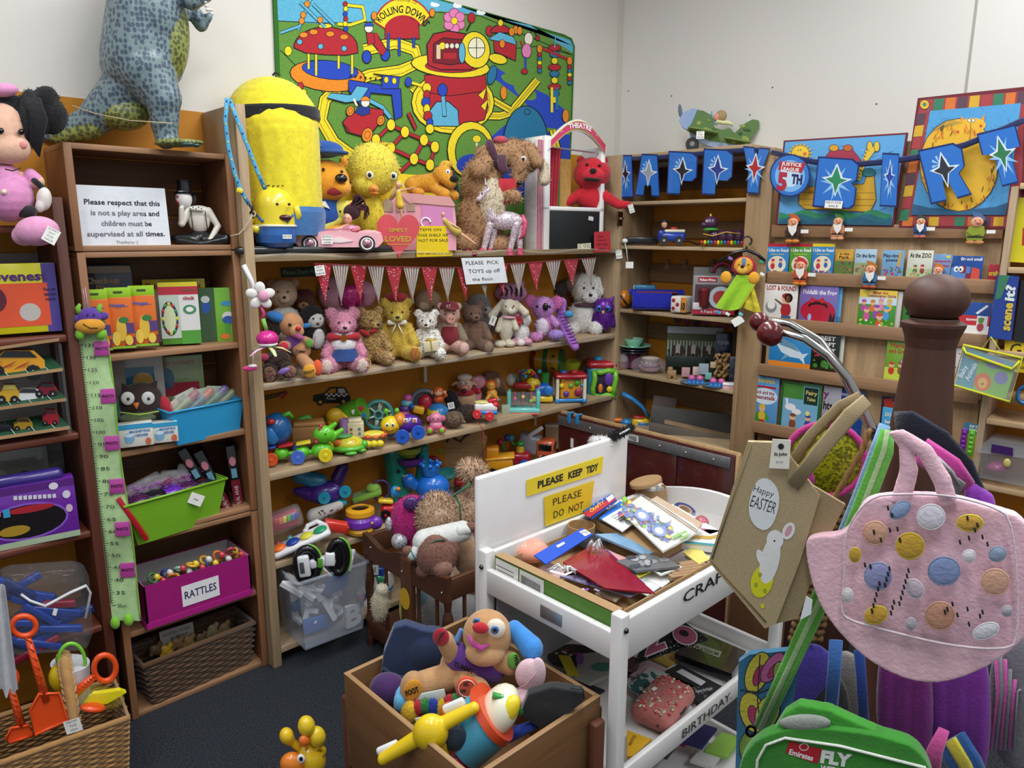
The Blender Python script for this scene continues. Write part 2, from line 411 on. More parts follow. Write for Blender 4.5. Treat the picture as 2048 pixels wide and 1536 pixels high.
def bear(t,x,z,H,c,head=None,muz=None,ear=None,pad=None,tuft=900,turn=0,kind=FU,lean=0,nose='1c1412',eyes='100c0a',arm=None,leg=None,vox=None,extra=(),belly=None,hx=0,face=True,standing=False,earr=9,y=0,er=None,nsz=3.4):
 """sitting soft animal; x = centre column, z = -bottom row, H = height in px"""
 s=H/100.;head=head or c;muz=muz or c;ear=ear or c;pad=pad or muz;arm=arm or c;leg=leg or c
 ct,st=cos(radians(turn)),sin(radians(turn))
 def P(a,b,d):return(x+(a+lean*d/100)*s,y+b*s,z+d*s)
 def Hd(a,b,d):return P(hx+a*ct-b*st*-1*-1,b*ct+a*st,d)
 sc=lambda r:tuple(q*s for q in r)if isinstance(r,tuple)else r*s
 pr=[('e',P(0,0,30),sc((23,19,28)),c),('e',P(0,-2,50),sc((17,14,14)),c),('e',P(hx,-2,73),sc((21,18,19)),head),
  ('e',Hd(-17,0,89),sc((earr,5,earr)),ear),('e',Hd(17,0,89),sc((earr,5,earr)),ear),('e',Hd(0,-18,67),sc((10,9,8)),muz)]
 for q in(-1,1):
  if arm:pr+=[('t',P(17*q,-3,50),P(28*q,-14,26),8*s,8.5*s,arm)]
  if standing:pr+=[('t',P(10*q,0,22),P(13*q,-6,8),11*s,9*s,leg),('e',P(13*q,-10,5),sc((9,12,6)),leg)]
  else:pr+=[('t',P(13*q,-8,12),P(25*q,-32,10),12*s,10.5*s,leg),('e',P(27*q,-38,12),sc((11,7,13)),leg),('e',P(27*q,-43,12.5),sc((8,4,10)),pad)]
 if belly:pr.append(('e',P(0,-9,31),sc((16,13,20)),belly))
 pr+=list(extra)
 put(t.m(BD,kind,vox=vox or max(1.15,H/62),tuft=tuft,tl=H/32,it=3),pr)
 if face:
  n=Hd(0,-26.5,69);t.m('nose',GL).ell(n,sc((nsz,2.2,nsz*.72)),nose,n=10)
  for q in(-1,1):e=Hd(8*q,-17.5,76);t.m('eye',GL).ell(e,(er or 2.1)*s,eyes,n=10)
  t.m('mouth',MT).tube([Hd(-4,-25.5,63),Hd(0,-26.5,61.5),Hd(4,-25.5,63)],.5*s,'2a1a18',5)
 return P,Hd
class Tq(Tp):
 """like Tp but measured exactly: each part is measured on the upright plane at its own depth, with its thickness square to that plane"""
 def __init__(s,name,label,cat,loc,group=None,yaw=None,tilt=0):
  super().__init__(name,label,cat,loc,group,yaw);s.X=Matrix();a=s.e.rotation_euler.z
  s.nn=Vector((sin(a),-cos(a),0));s.nt=(s.nn*cos(radians(tilt))+Vector((0,0,sin(radians(tilt)))));s.iv=(TR(s.P)@Matrix.Rotation(a,4,'Z')).inverted()
 def m(s,part,kind='plastic',par=None,label=None,**kw):
  mb=super().m(part,kind,par,label,**kw);return mb
 def done(s):
  for b in s.b:
   V=[Vector(v)for v in b[2].v]
   if V:m=sum(v.y for v in V)/len(V);Q=s.P-s.nt*(m*s.kk);b[2].v=[s.iv@(pn(v.x,-v.z,Q,s.nt)-s.nt*((v.y-m)*s.kk))for v in V]
  return super().done()
# ================= the room =================
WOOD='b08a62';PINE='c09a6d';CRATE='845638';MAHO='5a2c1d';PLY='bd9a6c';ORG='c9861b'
WY=2.86;WX=3.556
m=MB();m.box((1.0,.4,-.02),(7,6.4,.04),'20242a');struct('floor',m,'carpet','dark charcoal flecked carpet floor')
m=MB();m.box((.6,WY+.05,1.8),(6.0,.1,3.6),'dcd7cf');struct('wall_back',m,'wall','off-white wall behind the soft toy shelves')
m=MB();m.box((WX+.05,.2,1.8),(.1,5.5,3.6),'dcd9d3');wr=struct('wall_right',m,'wall','off-white wall above the book display')
m=MB()
for x,y in((1257,182),(1343,192),(1545,175),(1753,208),(1500,230)):
 p=pl(x,y,0,WX);m.cyl((WX-.001,p.y,p.z),(WX+.002,p.y,p.z),.004,.004,'4a4640',8)
struct('nail_mark',m,MT,parent=wr)
m=MB();p=pl(1955,0,0,WX);m.box((WX-.002,p.y,2.6),(.006,.006,2),'a8a49c');struct('trim_1',m,'wall','thin upright joint strip in the right wall')
m=MB();m.box((WX-.012,WY-.012,1.8),(.024,.024,3.6),'cfcbc3');struct('trim_2',m,'wall','white strip in the corner of the room')
m=MB();m.box((1.0,.4,3.55),(7,6.4,.1),'d8d6d0');struct('ceiling',m,'wall','pale ceiling')
m=MB();m.box((.55,WY-.003,1.077),(5.98,.006,2.154),'bf7d18');struct('trim_3',m,'wall','orange painted lower band of the back wall')
m=MB();m.box((WX-.003,.6,1.045),(.006,4.4,2.09),'bf7d18');struct('trim_4',m,'wall','orange painted lower band of the right wall')
for i,(x,y,a,b,e)in enumerate(LIGHTS):
 t=Th('ceiling_light',['white ceiling light panel above the toy box','white ceiling light panel above the bag stand','white ceiling light panel near the right wall','white ceiling light panel above the left shelves','white ceiling light panel behind the photographer'][i],'light',(x,y,3.43),45,k=1)
 t.m('housing',MT).box((0,0,.03),(a+.06,b+.06,.04),'e8e8e4',.008);t.done()
# ---------- wide shelving unit along the back wall ----------
def board(t,part,c,s,kind=WX_,col=WOOD,bev=.002,**k):t.m(part,kind,**k).box(c,s,col,bev)
US=(.08,.445,.81,1.165,1.64)
t=Th('shelving_unit','wide pine shelving unit holding soft toys and plastic toys under the play rug','shelf unit',(1.106,2.554,0),0,k=1)
board(t,'side_panel',(.018,.148,1.075),(.036,.296,2.15),'wood_z','a88e6e')
board(t,'side_panel',(2.135,.148,1.068),(.036,.296,2.136),'wood_z','a88e6e')
for z in US:
 board(t,'shelf',(1.076,.145,z-.013),(2.08,.288,.026),WX_,'b39a7a' if z<1.5 else '94805f')
t.m('edge_film','film').tube([(.03+i*.07,-.004,1.632+.008*sin(i*.8))for i in range(30)],.016,'f4f4f4',6,flat=.35)
t.m('edge_film','film').tube([(.03+i*.07,-.004,1.157+.007*sin(i*.9))for i in range(30)],.016,'f4f4f4',6,flat=.35)
for x,z in((.98,1.08),(.98,.72),(1.75,1.08),(1.75,.72)):
 b=t.m('shelf_bracket',MT);b.box((x,.27,z),(.016,.008,.16),'d8d8d4',.002);b.box((x,.2,z+.062),(.016,.14,.008),'d8d8d4',.002)
b=t.m('latch','metal');b.box((2.115,-.003,1.80),(.045,.006,.075),'9a7a55',.002);b.tube([(2.1,-.012,1.80),(2.125,-.018,1.80)],.006,'d8d8d8')
t.done()
# ---------- shelving unit on the right wall ----------
t=Th('shelving_unit','narrow pine shelving unit in the corner with orange slatted back below the model plane','shelf unit',(3.25,2.56,0),-90,k=1)
board(t,'side_panel',(-.012,.15,1.07),(.02,.3,2.14),'wood_z','957a5a')
board(t,'side_panel',(.752,.15,1.055),(.022,.3,2.11),'wood_z','a08260')
board(t,'stile',(.815,.012,1.055),(.105,.02,2.11),'wood_z','a0825e')
board(t,'top_board',(.37,.15,2.125),(.76,.3,.02),WX_,'b09470')
for z in(1.89,1.655,1.303,.948,.64,.3):board(t,'shelf',(.37,.147,z-.009),(.74,.29,.018),WX_,'b49c7a')
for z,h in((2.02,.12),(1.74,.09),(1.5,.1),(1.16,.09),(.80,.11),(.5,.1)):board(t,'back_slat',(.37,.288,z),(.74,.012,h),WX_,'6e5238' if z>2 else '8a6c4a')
t.done()
# ---------- stacked crates at the left ----------
def crate(lab,x0,x1,z0,z1,shelves):
 w=x1-x0;h=z1-z0;t=Th('wooden_crate',lab,'crate',(x0,2.61,z0),0,k=1,group='stacked wooden crates used as shelves')
 for x in(.009,w-.009):board(t,'side_panel',(x,.124,h/2),(.018,.248,h-.036),'wood_z',CRATE)
 for x in(.012,w-.012):board(t,'corner_post',(x,-.006,h/2),(.024,.014,h-.002),'wood_z','946644')
 for z in(.009,h-.009):board(t,'board',(w/2,.122,z),(w-.002,.252,.018),WX_,'987050')
 for z in shelves:board(t,'shelf',(w/2,.122,z-.009-z0),(w-.036,.25,.02),WX_,'987050')
 n=max(2,round(h/.11));d=(h-.04)/n
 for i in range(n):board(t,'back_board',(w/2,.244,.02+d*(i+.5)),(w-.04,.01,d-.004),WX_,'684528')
 t.done()
crate('topmost stained wooden crate, holding the clown figure under the dinosaur',.583,1.103,1.657,1.985,[])
crate('tall middle wooden crate with shelves of boxed toys and the blue bin',.587,1.103,.667,1.655,[1.32,.99])
crate('lowest wooden crate holding the pink rattles box and the long basket',.592,1.103,.0,.664,[.332])
# ---------- mahogany bookcase at the far left ----------
t=Th('bookcase','dark reddish mahogany bookcase at the left edge under the big doll','bookcase',(-.5,2.57,0),0,k=1)
board(t,'side_panel',(1.045,.14,.91),(.03,.28,1.82),'wood_z',MAHO)
board(t,'side_panel',(.015,.14,.91),(.03,.28,1.82),'wood_z',MAHO)
for z in(1.735,1.405,1.09,.755,.415,.08):
 board(t,'shelf',(.53,.14,z-.012),(1.0,.275,.024),WX_,'643120',.006)
board(t,'back_panel',(.53,.276,1.2),(1.0,.006,.9),WX_,'a8a49e')
t.done()
# ---------- sloping book display ----------
DY=-85.35;DP=Vector((3.25,1.7677,0));DN=Vector((-cos(.081),-sin(.081),0));DU=Vector((.0809,-.9967,0))
def dpt(s,out=0,z=0):return DP+DU*s+DN*out+Vector((0,0,z))
def dplane(out=0):return(dpt(0,out,0),DN)
RAIL=[(1.762,.0),(1.549,.01),(1.333,.02),(1.108,.03),(.826,.05)]
t=Th('book_display','pine book display rack with horizontal rails against the right wall','book rack',DP,DY,k=1)
board(t,'back_panel',(.54,.05,1.15),(.91,.012,1.9),'wood_z','bc9c74')
for z,o in RAIL:
 board(t,'rail',(.54,.012-o,z-.027),(.915,.016,.056),WX_,'95704e' if z>1.7 else '987454')
 board(t,'ledge',(.54,.03-o/2,z-.05),(.91,.03+o,.01),WX_,'a9794f')
for i in range(3):board(t,'back_slat',(.54,.03,.7-.17*i),(.91,.014,.12),WX_,'9c7550')
t.done()
# ---------- plywood pigeonhole unit at far right ----------
t=Th('shelving_unit','plywood shelving unit at the right edge holding board games','shelf unit',dpt(1.01),DY,k=1)
board(t,'side_panel',(.012,.1,.95),(.024,.28,1.9),'wood_z','b49a7c')
board(t,'side_panel',(.7,.1,.95),(.024,.28,1.9),'wood_z','b49a7c')
for z in(1.91,1.6,1.28,1.005,.735,.4):board(t,'shelf',(.356,.1,z-.01),(.66,.28,.022),WX_,'c0a07a')
for z in(1.8,1.4,1.12,.85,.5):board(t,'back_slat',(.356,.235,z),(.66,.01,.09),WX_,'8a6c4a')
t.done()
# ---------- rug on the wall (front outline measured on the wall plane) ----------
RP=((0,WY-.02,0),(0,-1,0))
t=Th('play_rug','large green play rug with a playground picture pinned flat on the back wall','rug',(2.3,WY-.012,1.6),0,k=1)
wl=lambda p:(p[0]-2.3,p[2]-1.6)
rug=[(546,-60),(551,60),(560,330),(566,500),(1136,470),(1146,260),(1152,92),(1146,76),(1130,68),(905,3),(700,-52)]
poly=[wl(pn(x,y,*RP))for x,y in rug]
t.m('border','rug').prism(poly,.008,'2f6b23')
a=t.m('picture','rug');inv=Matrix.Translation((-2.3,-(WY-.012),-1.6));a.map=lambda x,y,l:inv@(pn(x,y,(0,WY-.013,0),(0,-1,0)))+Vector((0,-.0004-l*.08,0))
G,RD,YL,BL,LB,OR,K,TQ,PK='62903a','b32630','f2d829','2748b8','5fb0cf','ea8a24','17181c','24749c','e283b4'
a.P([(552,-55),(557,60),(571,492),(1130,462),(1140,260),(1146,94),(1140,82),(1128,74),(905,9),(700,-46)],G)
a.P([(552,-55),(556,42),(640,48),(780,40),(880,22),(960,30),(1060,50),(1146,106),(1146,92),(1140,80),(905,8),(700,-46)],LB)
for x,y in((870,10),(915,12),(962,26)):a.E(x,y,9,4,'f4f4f4');a.E(x-5,y-3,4,3,'f4f4f4')
# hill lines
for q in([(556,42),(640,46),(760,44),(870,24),(960,32),(1145,110)],[(560,100),(640,180),(660,200)],[(1000,100),(1080,92),(1145,110)]):a.Ln(q,1.6,K)
def road(pts,w=22):a.Ln(pts,w+4,K);a.Ln(pts,w,YL);a.Ln(pts,w-9,K);a.Ln(pts,w-11,YL)
def arc(cx,cy,rx,ry,a0,a1,n=18):return[(cx+rx*cos(radians(a0+(a1-a0)*i/n)),cy+ry*sin(radians(a0+(a1-a0)*i/n)))for i in range(n+1)]
a.P([(985,130),(1040,165),(1095,190),(1135,225),(1136,260),(1090,255),(1050,205),(1005,170),(980,150)],BL)
a.E(1050,182,26,14,G,rot=35);a.E(1025,160,24,10,G,rot=20)
a.P([(975,280),(1010,250),(1140,270),(1138,392),(940,392),(915,330)],BL)
road([(728,100),(790,86),(830,100),(838,125),(800,142),(740,150),(680,172),(650,200),(642,240),(668,285),(730,330),(800,345)])
road([(825,175),(880,230),(1000,232),(1020,226),(1075,160)],14);road([(1020,220),(960,185),(830,178)],12)
road([(1105,260),(1115,300),(1110,380)],12)
# red spotted roundabout
a.E(655,152,77,32,K,rot=6);a.E(655,152,75,30,OR,rot=6);a.OE(660,140,56,18,BL,1.5,rot=6)
for x,y0,y1 in((617,106,138),(632,108,151),(677,110,137),(704,110,148)):a.R(x-3,y0,x+3,y1,K);a.R(x-2,y0,x+2,y1,YL)
a.O(arc(651,96,64,42,180,360)+[(716,106),(690,111),(651,110),(610,106),(588,96)],RD,2,K)
for x,y,c in((627,64,OR),(660,68,OR),(688,74,OR),(641,93,LB),(599,84,LB),(688,97,LB),(607,70,OR)):a.OE(x,y,8 if c==OR else 5,5,c,1.2)
a.OE(650,52,13,4,YL,1.2);a.OE(576,102,7,9,YL,1)
# climbing frame and slide top left
for q in([(596,60),(620,0),(640,-20)],[(600,5),(650,55)],[(625,8),(668,50)],[(560,66),(600,52)]):a.Ln(q,7,K);a.Ln(q,5,LB)
for x,y in((606,30),(614,8),(640,40),(603,42)):a.OE(x,y,5,6,OR,1)
for q in([(690,10),(725,14),(730,40),(700,50),(675,48)],):a.Ln(q,8,K);a.Ln(q,6,YL)
for i in range(6):a.OE(690+(i%2),8+i*10,4,5,(RD,YL,BL)[i%3],1)
# welcome arch
a.O([(769,78),(770,48),(788,30),(808,30),(836,44),(839,78)],RD,2,K)
for x,y0,y1 in((776,66,100),(798,74,112),(827,74,96)):a.R(x-3,y0,x+3,y1,K);a.R(x-2,y0,x+2,y1,BL)
o=arc(806,68,62,72,200,330,20);o2=arc(806,70,40,38,330,200,20);a.O(o+o2,YL,3,RD)
a.T('ROLLING DOWNS',806,26,15,K,w=104,al='C',bold=.02,ydown=True,cur=52,rot=-5)
a.T('Welcome To',808,3,9,K,w=48,al='C',ydown=True,cur=90,rot=-8)
# child on red trike
a.OE(733,114,8,12,BL,2);a.OE(770,110,8,11,BL,2);a.O([(735,70),(752,66),(772,100),(765,112),(748,92)],RD,2,K);a.Ln([(752,66),(760,108)],5,RD)
a.OE(737,57,8,8,'f0e3d2',1);a.O(arc(737,53,9,8,180,360),BL,1,K);a.O([(732,66),(746,66),(750,86),(735,90)],RD,1.5,K)
# flower
for i in range(6):a.OE(908+13*cos(i*pi/3+.5),42+15*sin(i*pi/3+.5),9,9,PK,1.5,'a0326a')
a.OE(908,42,6,7,YL,1)
# red clock tower with yellow rings
a.OE(905,205,82,62,YL,2);a.OE(905,205,74,54,YL,1)
a.O([(848,150),(970,150),(975,215),(968,240),(920,252),(870,240),(852,200)],RD,2,K);a.Ln([(850,185),(900,192),(972,182)],1.6,K)
a.OE(900,132,78,22,YL,2,rot=5);a.OE(905,132,55,13,RD,1.5)
a.O([(855,130),(853,90),(866,68),(895,62),(930,68),(958,90),(962,122),(940,140),(880,140)],RD,2.5,K)
a.O([(865,125),(866,88),(885,76),(925,80),(938,95),(935,125),(900,130)],'7a1c28',2,K);a.OE(884,92,6,7,YL,1);a.R(872,90,880,118,'d8c8a0')
for x in(893,903,913):a.OE(x,92,4,5,'e8e0c8',1)
a.R(886,106,912,118,RD);a.O([(955,190),(972,176),(966,200)],YL,2,K);a.O([(960,212),(976,198),(970,222)],YL,2,K)
# yellow round house beside the tower (plain dome)
a.OE(950,100,28,36,YL,2,rot=-12);a.OE(952,96,16,20,'efe9c8',1.5);a.Ln([(952,76),(952,116)],1.5,K);a.Ln([(936,96),(968,96)],1.5,K);a.OE(983,150,8,19,TQ,1.5,rot=14);a.OE(923,106,6,20,LB,1.5)
a.OE(995,118,18,9,YL,1.5,rot=15);a.Ln([(932,62),(940,48)],3,K);a.OE(942,36,7,10,RD,1);a.OE(978,62,7,10,RD,1)
# light blue doors
a.O([(860,252),(858,222),(872,204),(895,203),(915,220),(917,253)],LB,2,K);a.Ln([(885,180),(888,234)],9,K);a.Ln([(885,190),(888,232)],7,LB);a.OE(884,180,9,12,BL,1.5)
# carousel pavilion
a.O([(988,104),(986,80),(1032,84),(1030,122),(1008,112)],RD,2,K);a.O(arc(1000,66,20,16,180,360),RD,2,K);a.O([(976,78),(998,64),(1026,74),(1032,90),(1010,84),(990,82)],LB,1.5,K);a.OE(1000,46,5,6,YL,1)
# pink child
a.OE(1056,78,8,12,'efe0d0',1);a.OE(1052,102,9,14,PK,1);a.Ln([(1050,114),(1050,140)],4,BL);a.OE(1048,143,6,5,RD,1);a.OE(1074,76,4,5,RD,1);a.Ln([(1058,66),(1066,62),(1074,74)],1.5,K);a.Ln([(1044,92),(1040,82)],3,RD)
# pole carousel
for i in range(9):a.OE(1108,96+13*i,12-(i%3)*3,6,(RD,TQ,YL)[i%3],1.2)
a.R(1100,175,1105,225,YL);a.R(1110,175,1115,220,TQ);a.Ln([(1110,70),(1108,96)],2,LB);a.Ln([(1080,96),(1138,120)],5,RD)
for x,y in((1078,98),(1138,122)):a.OE(x,y,5,8,OR,1);[a.OE(x,y+12+8*j,4,4,(RD,TQ,YL)[j%3],1)for j in range(5)]
for x,y in((1030,60),(1038,62),(1022,64),(747,32),(1006,186),(1130,232),(863,26),(1003,88)):a.OE(x,y,5 if y<100 else 6,8 if y<100 else 13,OR,1)
# teal dome
a.O(arc(1050,290,45,78,180,360,24)+[(1092,330),(1008,332)],TQ,2,K);a.OE(1053,224,5,5,TQ,1.5)
# yellow ring arch
a.OE(940,300,46,56,YL,2);a.OE(944,304,34,44,G,2);a.E(944,330,33,22,BL);a.OE(952,278,8,7,YL,1);a.R(950,286,954,292,'e8e0d0')
# blue garage
a.O([(696,160),(770,172),(800,178),(803,232),(788,240),(782,190),(740,186),(735,216),(722,214),(696,182)],BL,2,K);a.O([(745,148),(798,154),(795,178),(762,178),(763,152)],BL,2,K);a.OE(771,160,4,6,YL,1);a.OE(787,162,4,6,YL,1)
a.O([(712,172),(736,176),(720,202),(690,206),(652,196),(660,186),(700,190)],LB,2,K);a.Ln([(735,200),(762,214),(780,236)],9,K);a.Ln([(735,200),(762,214),(780,236)],7,LB)
for i in range(7):a.E(700+i*10,152+i*1.2,2,2,K)
# red car with driver
a.O([(684,244),(700,226),(740,216),(765,220),(766,236),(745,262),(720,272),(692,264)],RD,2,K)
for x,y,r in((733,270,10),(760,241,7),(699,222,7)):a.OE(x,y,r,r*1.35,OR,1.5,rot=15);a.OE(x,y,r*.5,r*.7,OR,1,rot=15)
a.O([(708,226),(716,212),(738,214),(738,228),(722,232)],'263a8c',1.5,K);a.OE(729,206,8,8,'f0e3d2',1);a.O(arc(729,202,9,9,180,360),OR,1,K);a.Ln([(712,212),(706,198)],4,'f0e3d2')
for i in range(3):a.Ln([(686+i*3,250+i*5),(694+i*3,256+i*4)],1.2,K)
# bead creature
for i,(x,y)in enumerate(((852,176),(852,190),(850,204),(852,218),(854,232),(858,246),(858,258))):a.OE(x,y,8-(i%2)*2,9,(YL,RD,BL)[i%3],1.2)
a.Ln([(842,172),(822,166)],5,YL);a.OE(815,164,6,9,BL,1);a.O([(812,228),(818,224),(832,254),(828,262)],RD,1.5,K)
for i,(x,y)in enumerate(((600,172),(606,186),(612,198),(618,210),(608,222),(624,228))):a.OE(x,y,5,7,(RD,YL,BL,BL)[i%4],1)
# red climbing frame
pts={'a':(780,250),'b':(808,264),'c':(846,280),'d':(868,294),'e':(750,280),'f':(780,296),'g':(826,318),'h':(858,330),'i':(792,350),'j':(750,330)}
for p,q in('ab','bc','cd','ae','bf','cg','dh','ef','fg','gh','fj','gi'):a.Ln([pts[p],pts[q]],8,K);a.Ln([pts[p],pts[q]],6,RD)
for p in pts.values():a.OE(p[0],p[1],8,11,YL,1.5)
a.P([(700,330),(760,345),(830,350),(900,380),(900,472),(571,490),(566,340)],YL)
t.done()
# ================= things on the top shelf (z 1.64) =================
Z1=1.642
# big yellow bolster
t=Tp('plush_bolster','very tall bright yellow rounded plush bolster with a black band, towering over the top shelf',ST,on(566,Z1,2.70))
put(t.m(BD,FB,vox=3.2,it=3,tuft=1200,tl=3),[('e',(562,4,-250),(86,66,82),'e8d62a'),('t',(568,4,-270),(574,4,-420),80,74,'e8d62a')])
t.m('base_cloth',FB).lathe([(76,-470),(79,-440),(80,-425),(77,-415)],(573,4,0),'3c6da6')
t.m('head_band',FB).lathe([(87,-12),(89.5,-8),(89.5,8),(87,12)],(562,4,-240),'15151a',rot=RY(-3)@Matrix.Diagonal((1,.8,1,1)))
t.m('smile',MT).tube([(590+10*i,-52+3*i*i*.5,-330-14*sin(i*pi/4.4))for i in range(5)],1,'6a5c10',6)
t.m('hanging_loop',FB).tube([(566,0,-166),(572,0,-160),(580,4,-164)],2,'15151a')
t.done()
# lanyard around the shelf corner
t=Tp('lanyard','light blue printed lanyard with yellow clip looped over the shelf corner','lanyard',on(480,1.66,2.547))
m=t.m('strap',FB);L1=[(476,-4,-208),(470,-8,-250),(472,-8,-300),(480,-9,-350),(490,-9,-385),(503,-9,-410)]
L2=[(480,-4,-210),(492,-12,-250),(508,-14,-300),(522,-14,-345),(535,-14,-380)]
for L in(L1,L2):m.tube(L,4,'4ba3cf',6,flat=.2)
for L in(L1,L2):
 for i in range(len(L)-1):
  for j in range(3):
   f=j/3+.15;p=Vector(L[i])*(1-f)+Vector(L[i+1])*f;m.ell(p+Vector((0,-1,0)),(1.6,.6,2.6),('1d3a63','d9c534')[(i+j)%2],n=6)
t.m('clip').box((487,-10,-383),(12,5,9),'e6d02c',1.5,RY(20));t.m('hook','metal').tube([(503,-9,-410),(508,-9,-420),(503,-9,-428)],2,'2a2a2e')
t.done()
# black keyboard-like tray
t=Th('tray','flat black plastic tray lying under the pink toy car on the top shelf','tray',on(645,Z1,2.562),0,k=1)
b=t.m(BD);b.box((0,.085,.012),(.66,.17,.024),'26282c',.008);b.box((0,.085,.0245),(.63,.15,.004),'1a1b1e',.002);t.done()
t=Tp('rope','thin cream cord tied between the crate and the yellow toy figure','cord',on(497,1.70,2.56))
t.m('cord',FB).tube([(463,-10,-472),(480,-14,-468),(492,-16,-455),(502,-18,-440),(507,-18,-430)],1.2,'cfc3a4');t.m('knot',FB).torus((508,-18,-428),5,1.2,'cfc3a4',RX(90));t.done()
# small yellow vinyl figure
t=Tp('vinyl_figure','small yellow vinyl toy figure in blue trousers, standing in front of the yellow bolster','toy figure',on(553,Z1+.026,2.60))
put(t.m(BD),[('e',(553,0,-415),(39,34,40),'e9d334')]).lathe([(39,-415),(39,-450),(39,-456)],(553,0,0),'e9d334')
t.m('trousers').lathe([(40,-452),(40.5,-470),(38,-485),(27,-494),(8,-496)],(553,0,0),'2f62a8')
t.m('belt').torus((553,0,-452),40,2.5,'e8e4d0')
for q in(-1,1):
 t.m('leg').cyl((553+q*12,0,-490),(553+q*12,0,-501),8,8,'2f62a8');t.m('shoe').ell((553+q*13,-5,-500),(10,14,5),'141414')
 t.m('strap').tube([(553+q*22,-34,-444),(553+q*34,-18,-430)],3,'2f62a8',6)
t.m('arm').tube([(515,0,-445),(503,-6,-440),(504,-12,-455),(522,-28,-460)],[7,7,7,8],'e9d334');t.m('arm').tube([(590,0,-445),(598,-6,-430),(594,-12,-412)],[7,7,6],'e9d334')
for q in(-1,1):eye(t,570+q*11,-34-2*q,-410,3)
t.m('mouth').ell((572,-36,-436),(12,5,6),'4a1414');t.m('hair').tube([(545,-10,-456),(556,-16,-458)],.8,'222')
for i in range(4):t.m('hair').tube([(536+i*9,4,-378+2*abs(i-1.5)),(548+i*8,-12,-374+abs(i-1.5))],1,'222222',5)
card(t,574,-473,17,8,'NOT FOR',y=-42)
t.done()
# golden bear with blue cap
t=Tp('teddy_bear','large golden bear in a blue flat cap and blue waistcoat behind the pink car',ST,on(664,Z1,2.72))
put(t.m(BD,FB,vox=2.4,tuft=500,tl=3,it=4),[('e',(660,0,-365),(44,38,42),'e79a22'),('e',(686,-22,-378),(20,22,18),'eca02a'),('e',(640,10,-430),(46,34,48),'e79a22'),
 ('e',(632,6,-328),(11,7,12),'e79a22'),('e',(694,10,-326),(9,7,11),'e79a22'),('e',(607,-8,-455),(14,20,30),'e79a22'),('e',(665,0,-470),(50,40,26),'e79a22')])
t.m('waistcoat',FB,vox=2.4).ell((650,1,-432),(46,36,40),'1f4f9c');t.m('sleeve',FB).tap((618,-6,-402),(634,-22,-420),11,9,'3f78bd')
t.m('sleeve',FB,par='sleeve').tap((618,-6,-402),(607,-8,-418),11,9,'3f78bd')
put(t.m('cap',FB,vox=2.2),[('e',(655,-2,-304),(40,34,17),'1c4f9e'),('e',(672,-22,-312),(34,22,6),'1a4688')])
t.m('nose',GL).ell((687,-44,-362),(12,8,9),'141012');eye(t,655,-36,-345,3.2);eye(t,689,-32,-348,3.2)
t.m('mouth',FB).ell((676,-36,-386),(17,6,8),'8e1a24',RY(-8));t.m('eyebrow',MT).tube([(642,-28,-330),(648,-30,-324),(656,-30,-323)],1.4,'2a1a0a')
t.m('collar',FB).prism([(636,-408),(664,-420),(656,-405)],4,'e9e6e0',TR(0,-36,0))
t.done()
# yellow chick
t=Tp('plush_chick','big pale yellow fluffy chick with an orange beak beside the golden bear',ST,on(755,Z1,2.74))
put(t.m(BD,FU,vox=2.4,tuft=1800,tl=4.5,it=3),[('e',(752,0,-342),(50,44,52),'ecd94c'),('e',(738,-14,-372),(28,26,22),'ecd94c'),('e',(745,4,-440),(32,30,50),'e3cb3a'),('e',(768,0,-480),(30,24,20),'dca52a')])
t.m('beak',FB).lathe([(9,0),(7,8),(3,14),(.3,17)],(752,-38,-382),'e8912a',RX(90));t.m('beak',FB,par='beak').ell((752,-40,-390),(8,8,4),'d97f20')
for x,y in((745,-42),(790,-28)):eye(t,x,y,-356,4,'151515',7)
for i in range(5):t.m('head_tuft',FU).tap((768+i*3,0,-296+i),(772+i*5,-2,-288-i),2.2,.6,'ecd94c',6)
t.done()
# crouching pale yellow soft toy behind the doll
t=Tp('soft_toy','pale yellow knitted toy slumped behind the dark-haired doll in the pink car',ST,on(700,Z1+.03,2.66))
put(t.m(BD,FB,vox=1.6),[('e',(692,4,-425),(28,20,24),'d9cf58'),('e',(715,2,-412),(22,14,12),'d9cf58'),('t',(680,-4,-440),(650,-14,-458),10,9,'d9cf58')]);eye(t,684,-14,-424,2.5);t.done()
# pink convertible
t=Tp('toy_car','pink convertible doll car with white-walled wheels and a paper note on its door','toy car',on(677,Z1+.026,2.585))
b=t.m(BD);prof=[(592,-462),(602,-464),(640,-464),(655,-462),(690,-462),(715,-465),(748,-464),(762,-470),(764,-482),(757,-490),(752,-494),(720,-494),(640,-494),(604,-492),(592,-484),(590,-470)]
b.prism([(x,z)for x,z in prof],74,'eeb0b8',TR(0,-30,0))
t.m(BD,'plastic',par=BD).ell((620,7,-466),(30,36,8),'eeb0b8');t.m(BD,'plastic',par=BD).ell((738,7,-468),(26,34,9),'eeb0b8')
t.m('interior').ell((672,7,-463),(34,28,6),'b5737f')
t.m('side_trim').prism([(656,-478),(680,-474),(705,-482),(682,-485),(655,-484)],2,'f2dcdc',TR(0,-32,0))
t.m('windscreen','clear').box((634,7,-452),(2,50,18),'eef',.5,RY(-25))
for x in(623,732):
 for y in(-28,42):
  t.m('wheel',MT).lathe([(9,-1.5),(13,-4.5),(15.5,-4.5),(16.5,0),(15.5,4.5),(9,4.5)],(x,y,-487),'1b1b1d',RX(90));
  t.m('hubcap','metal',par='wheel').lathe([(.5,6),(5,5.2),(9.5,4)],(x,y,-487),'d59aa8',RX(90),n=16);t.m('white_wall','plastic',par='wheel').torus((x,y-4.4,-487),11,1.5,'f4f2ee',RX(90))
card(t,656,-479,21,17,'BROKEN\ndisplay\nonly',y=-36)
t.done()
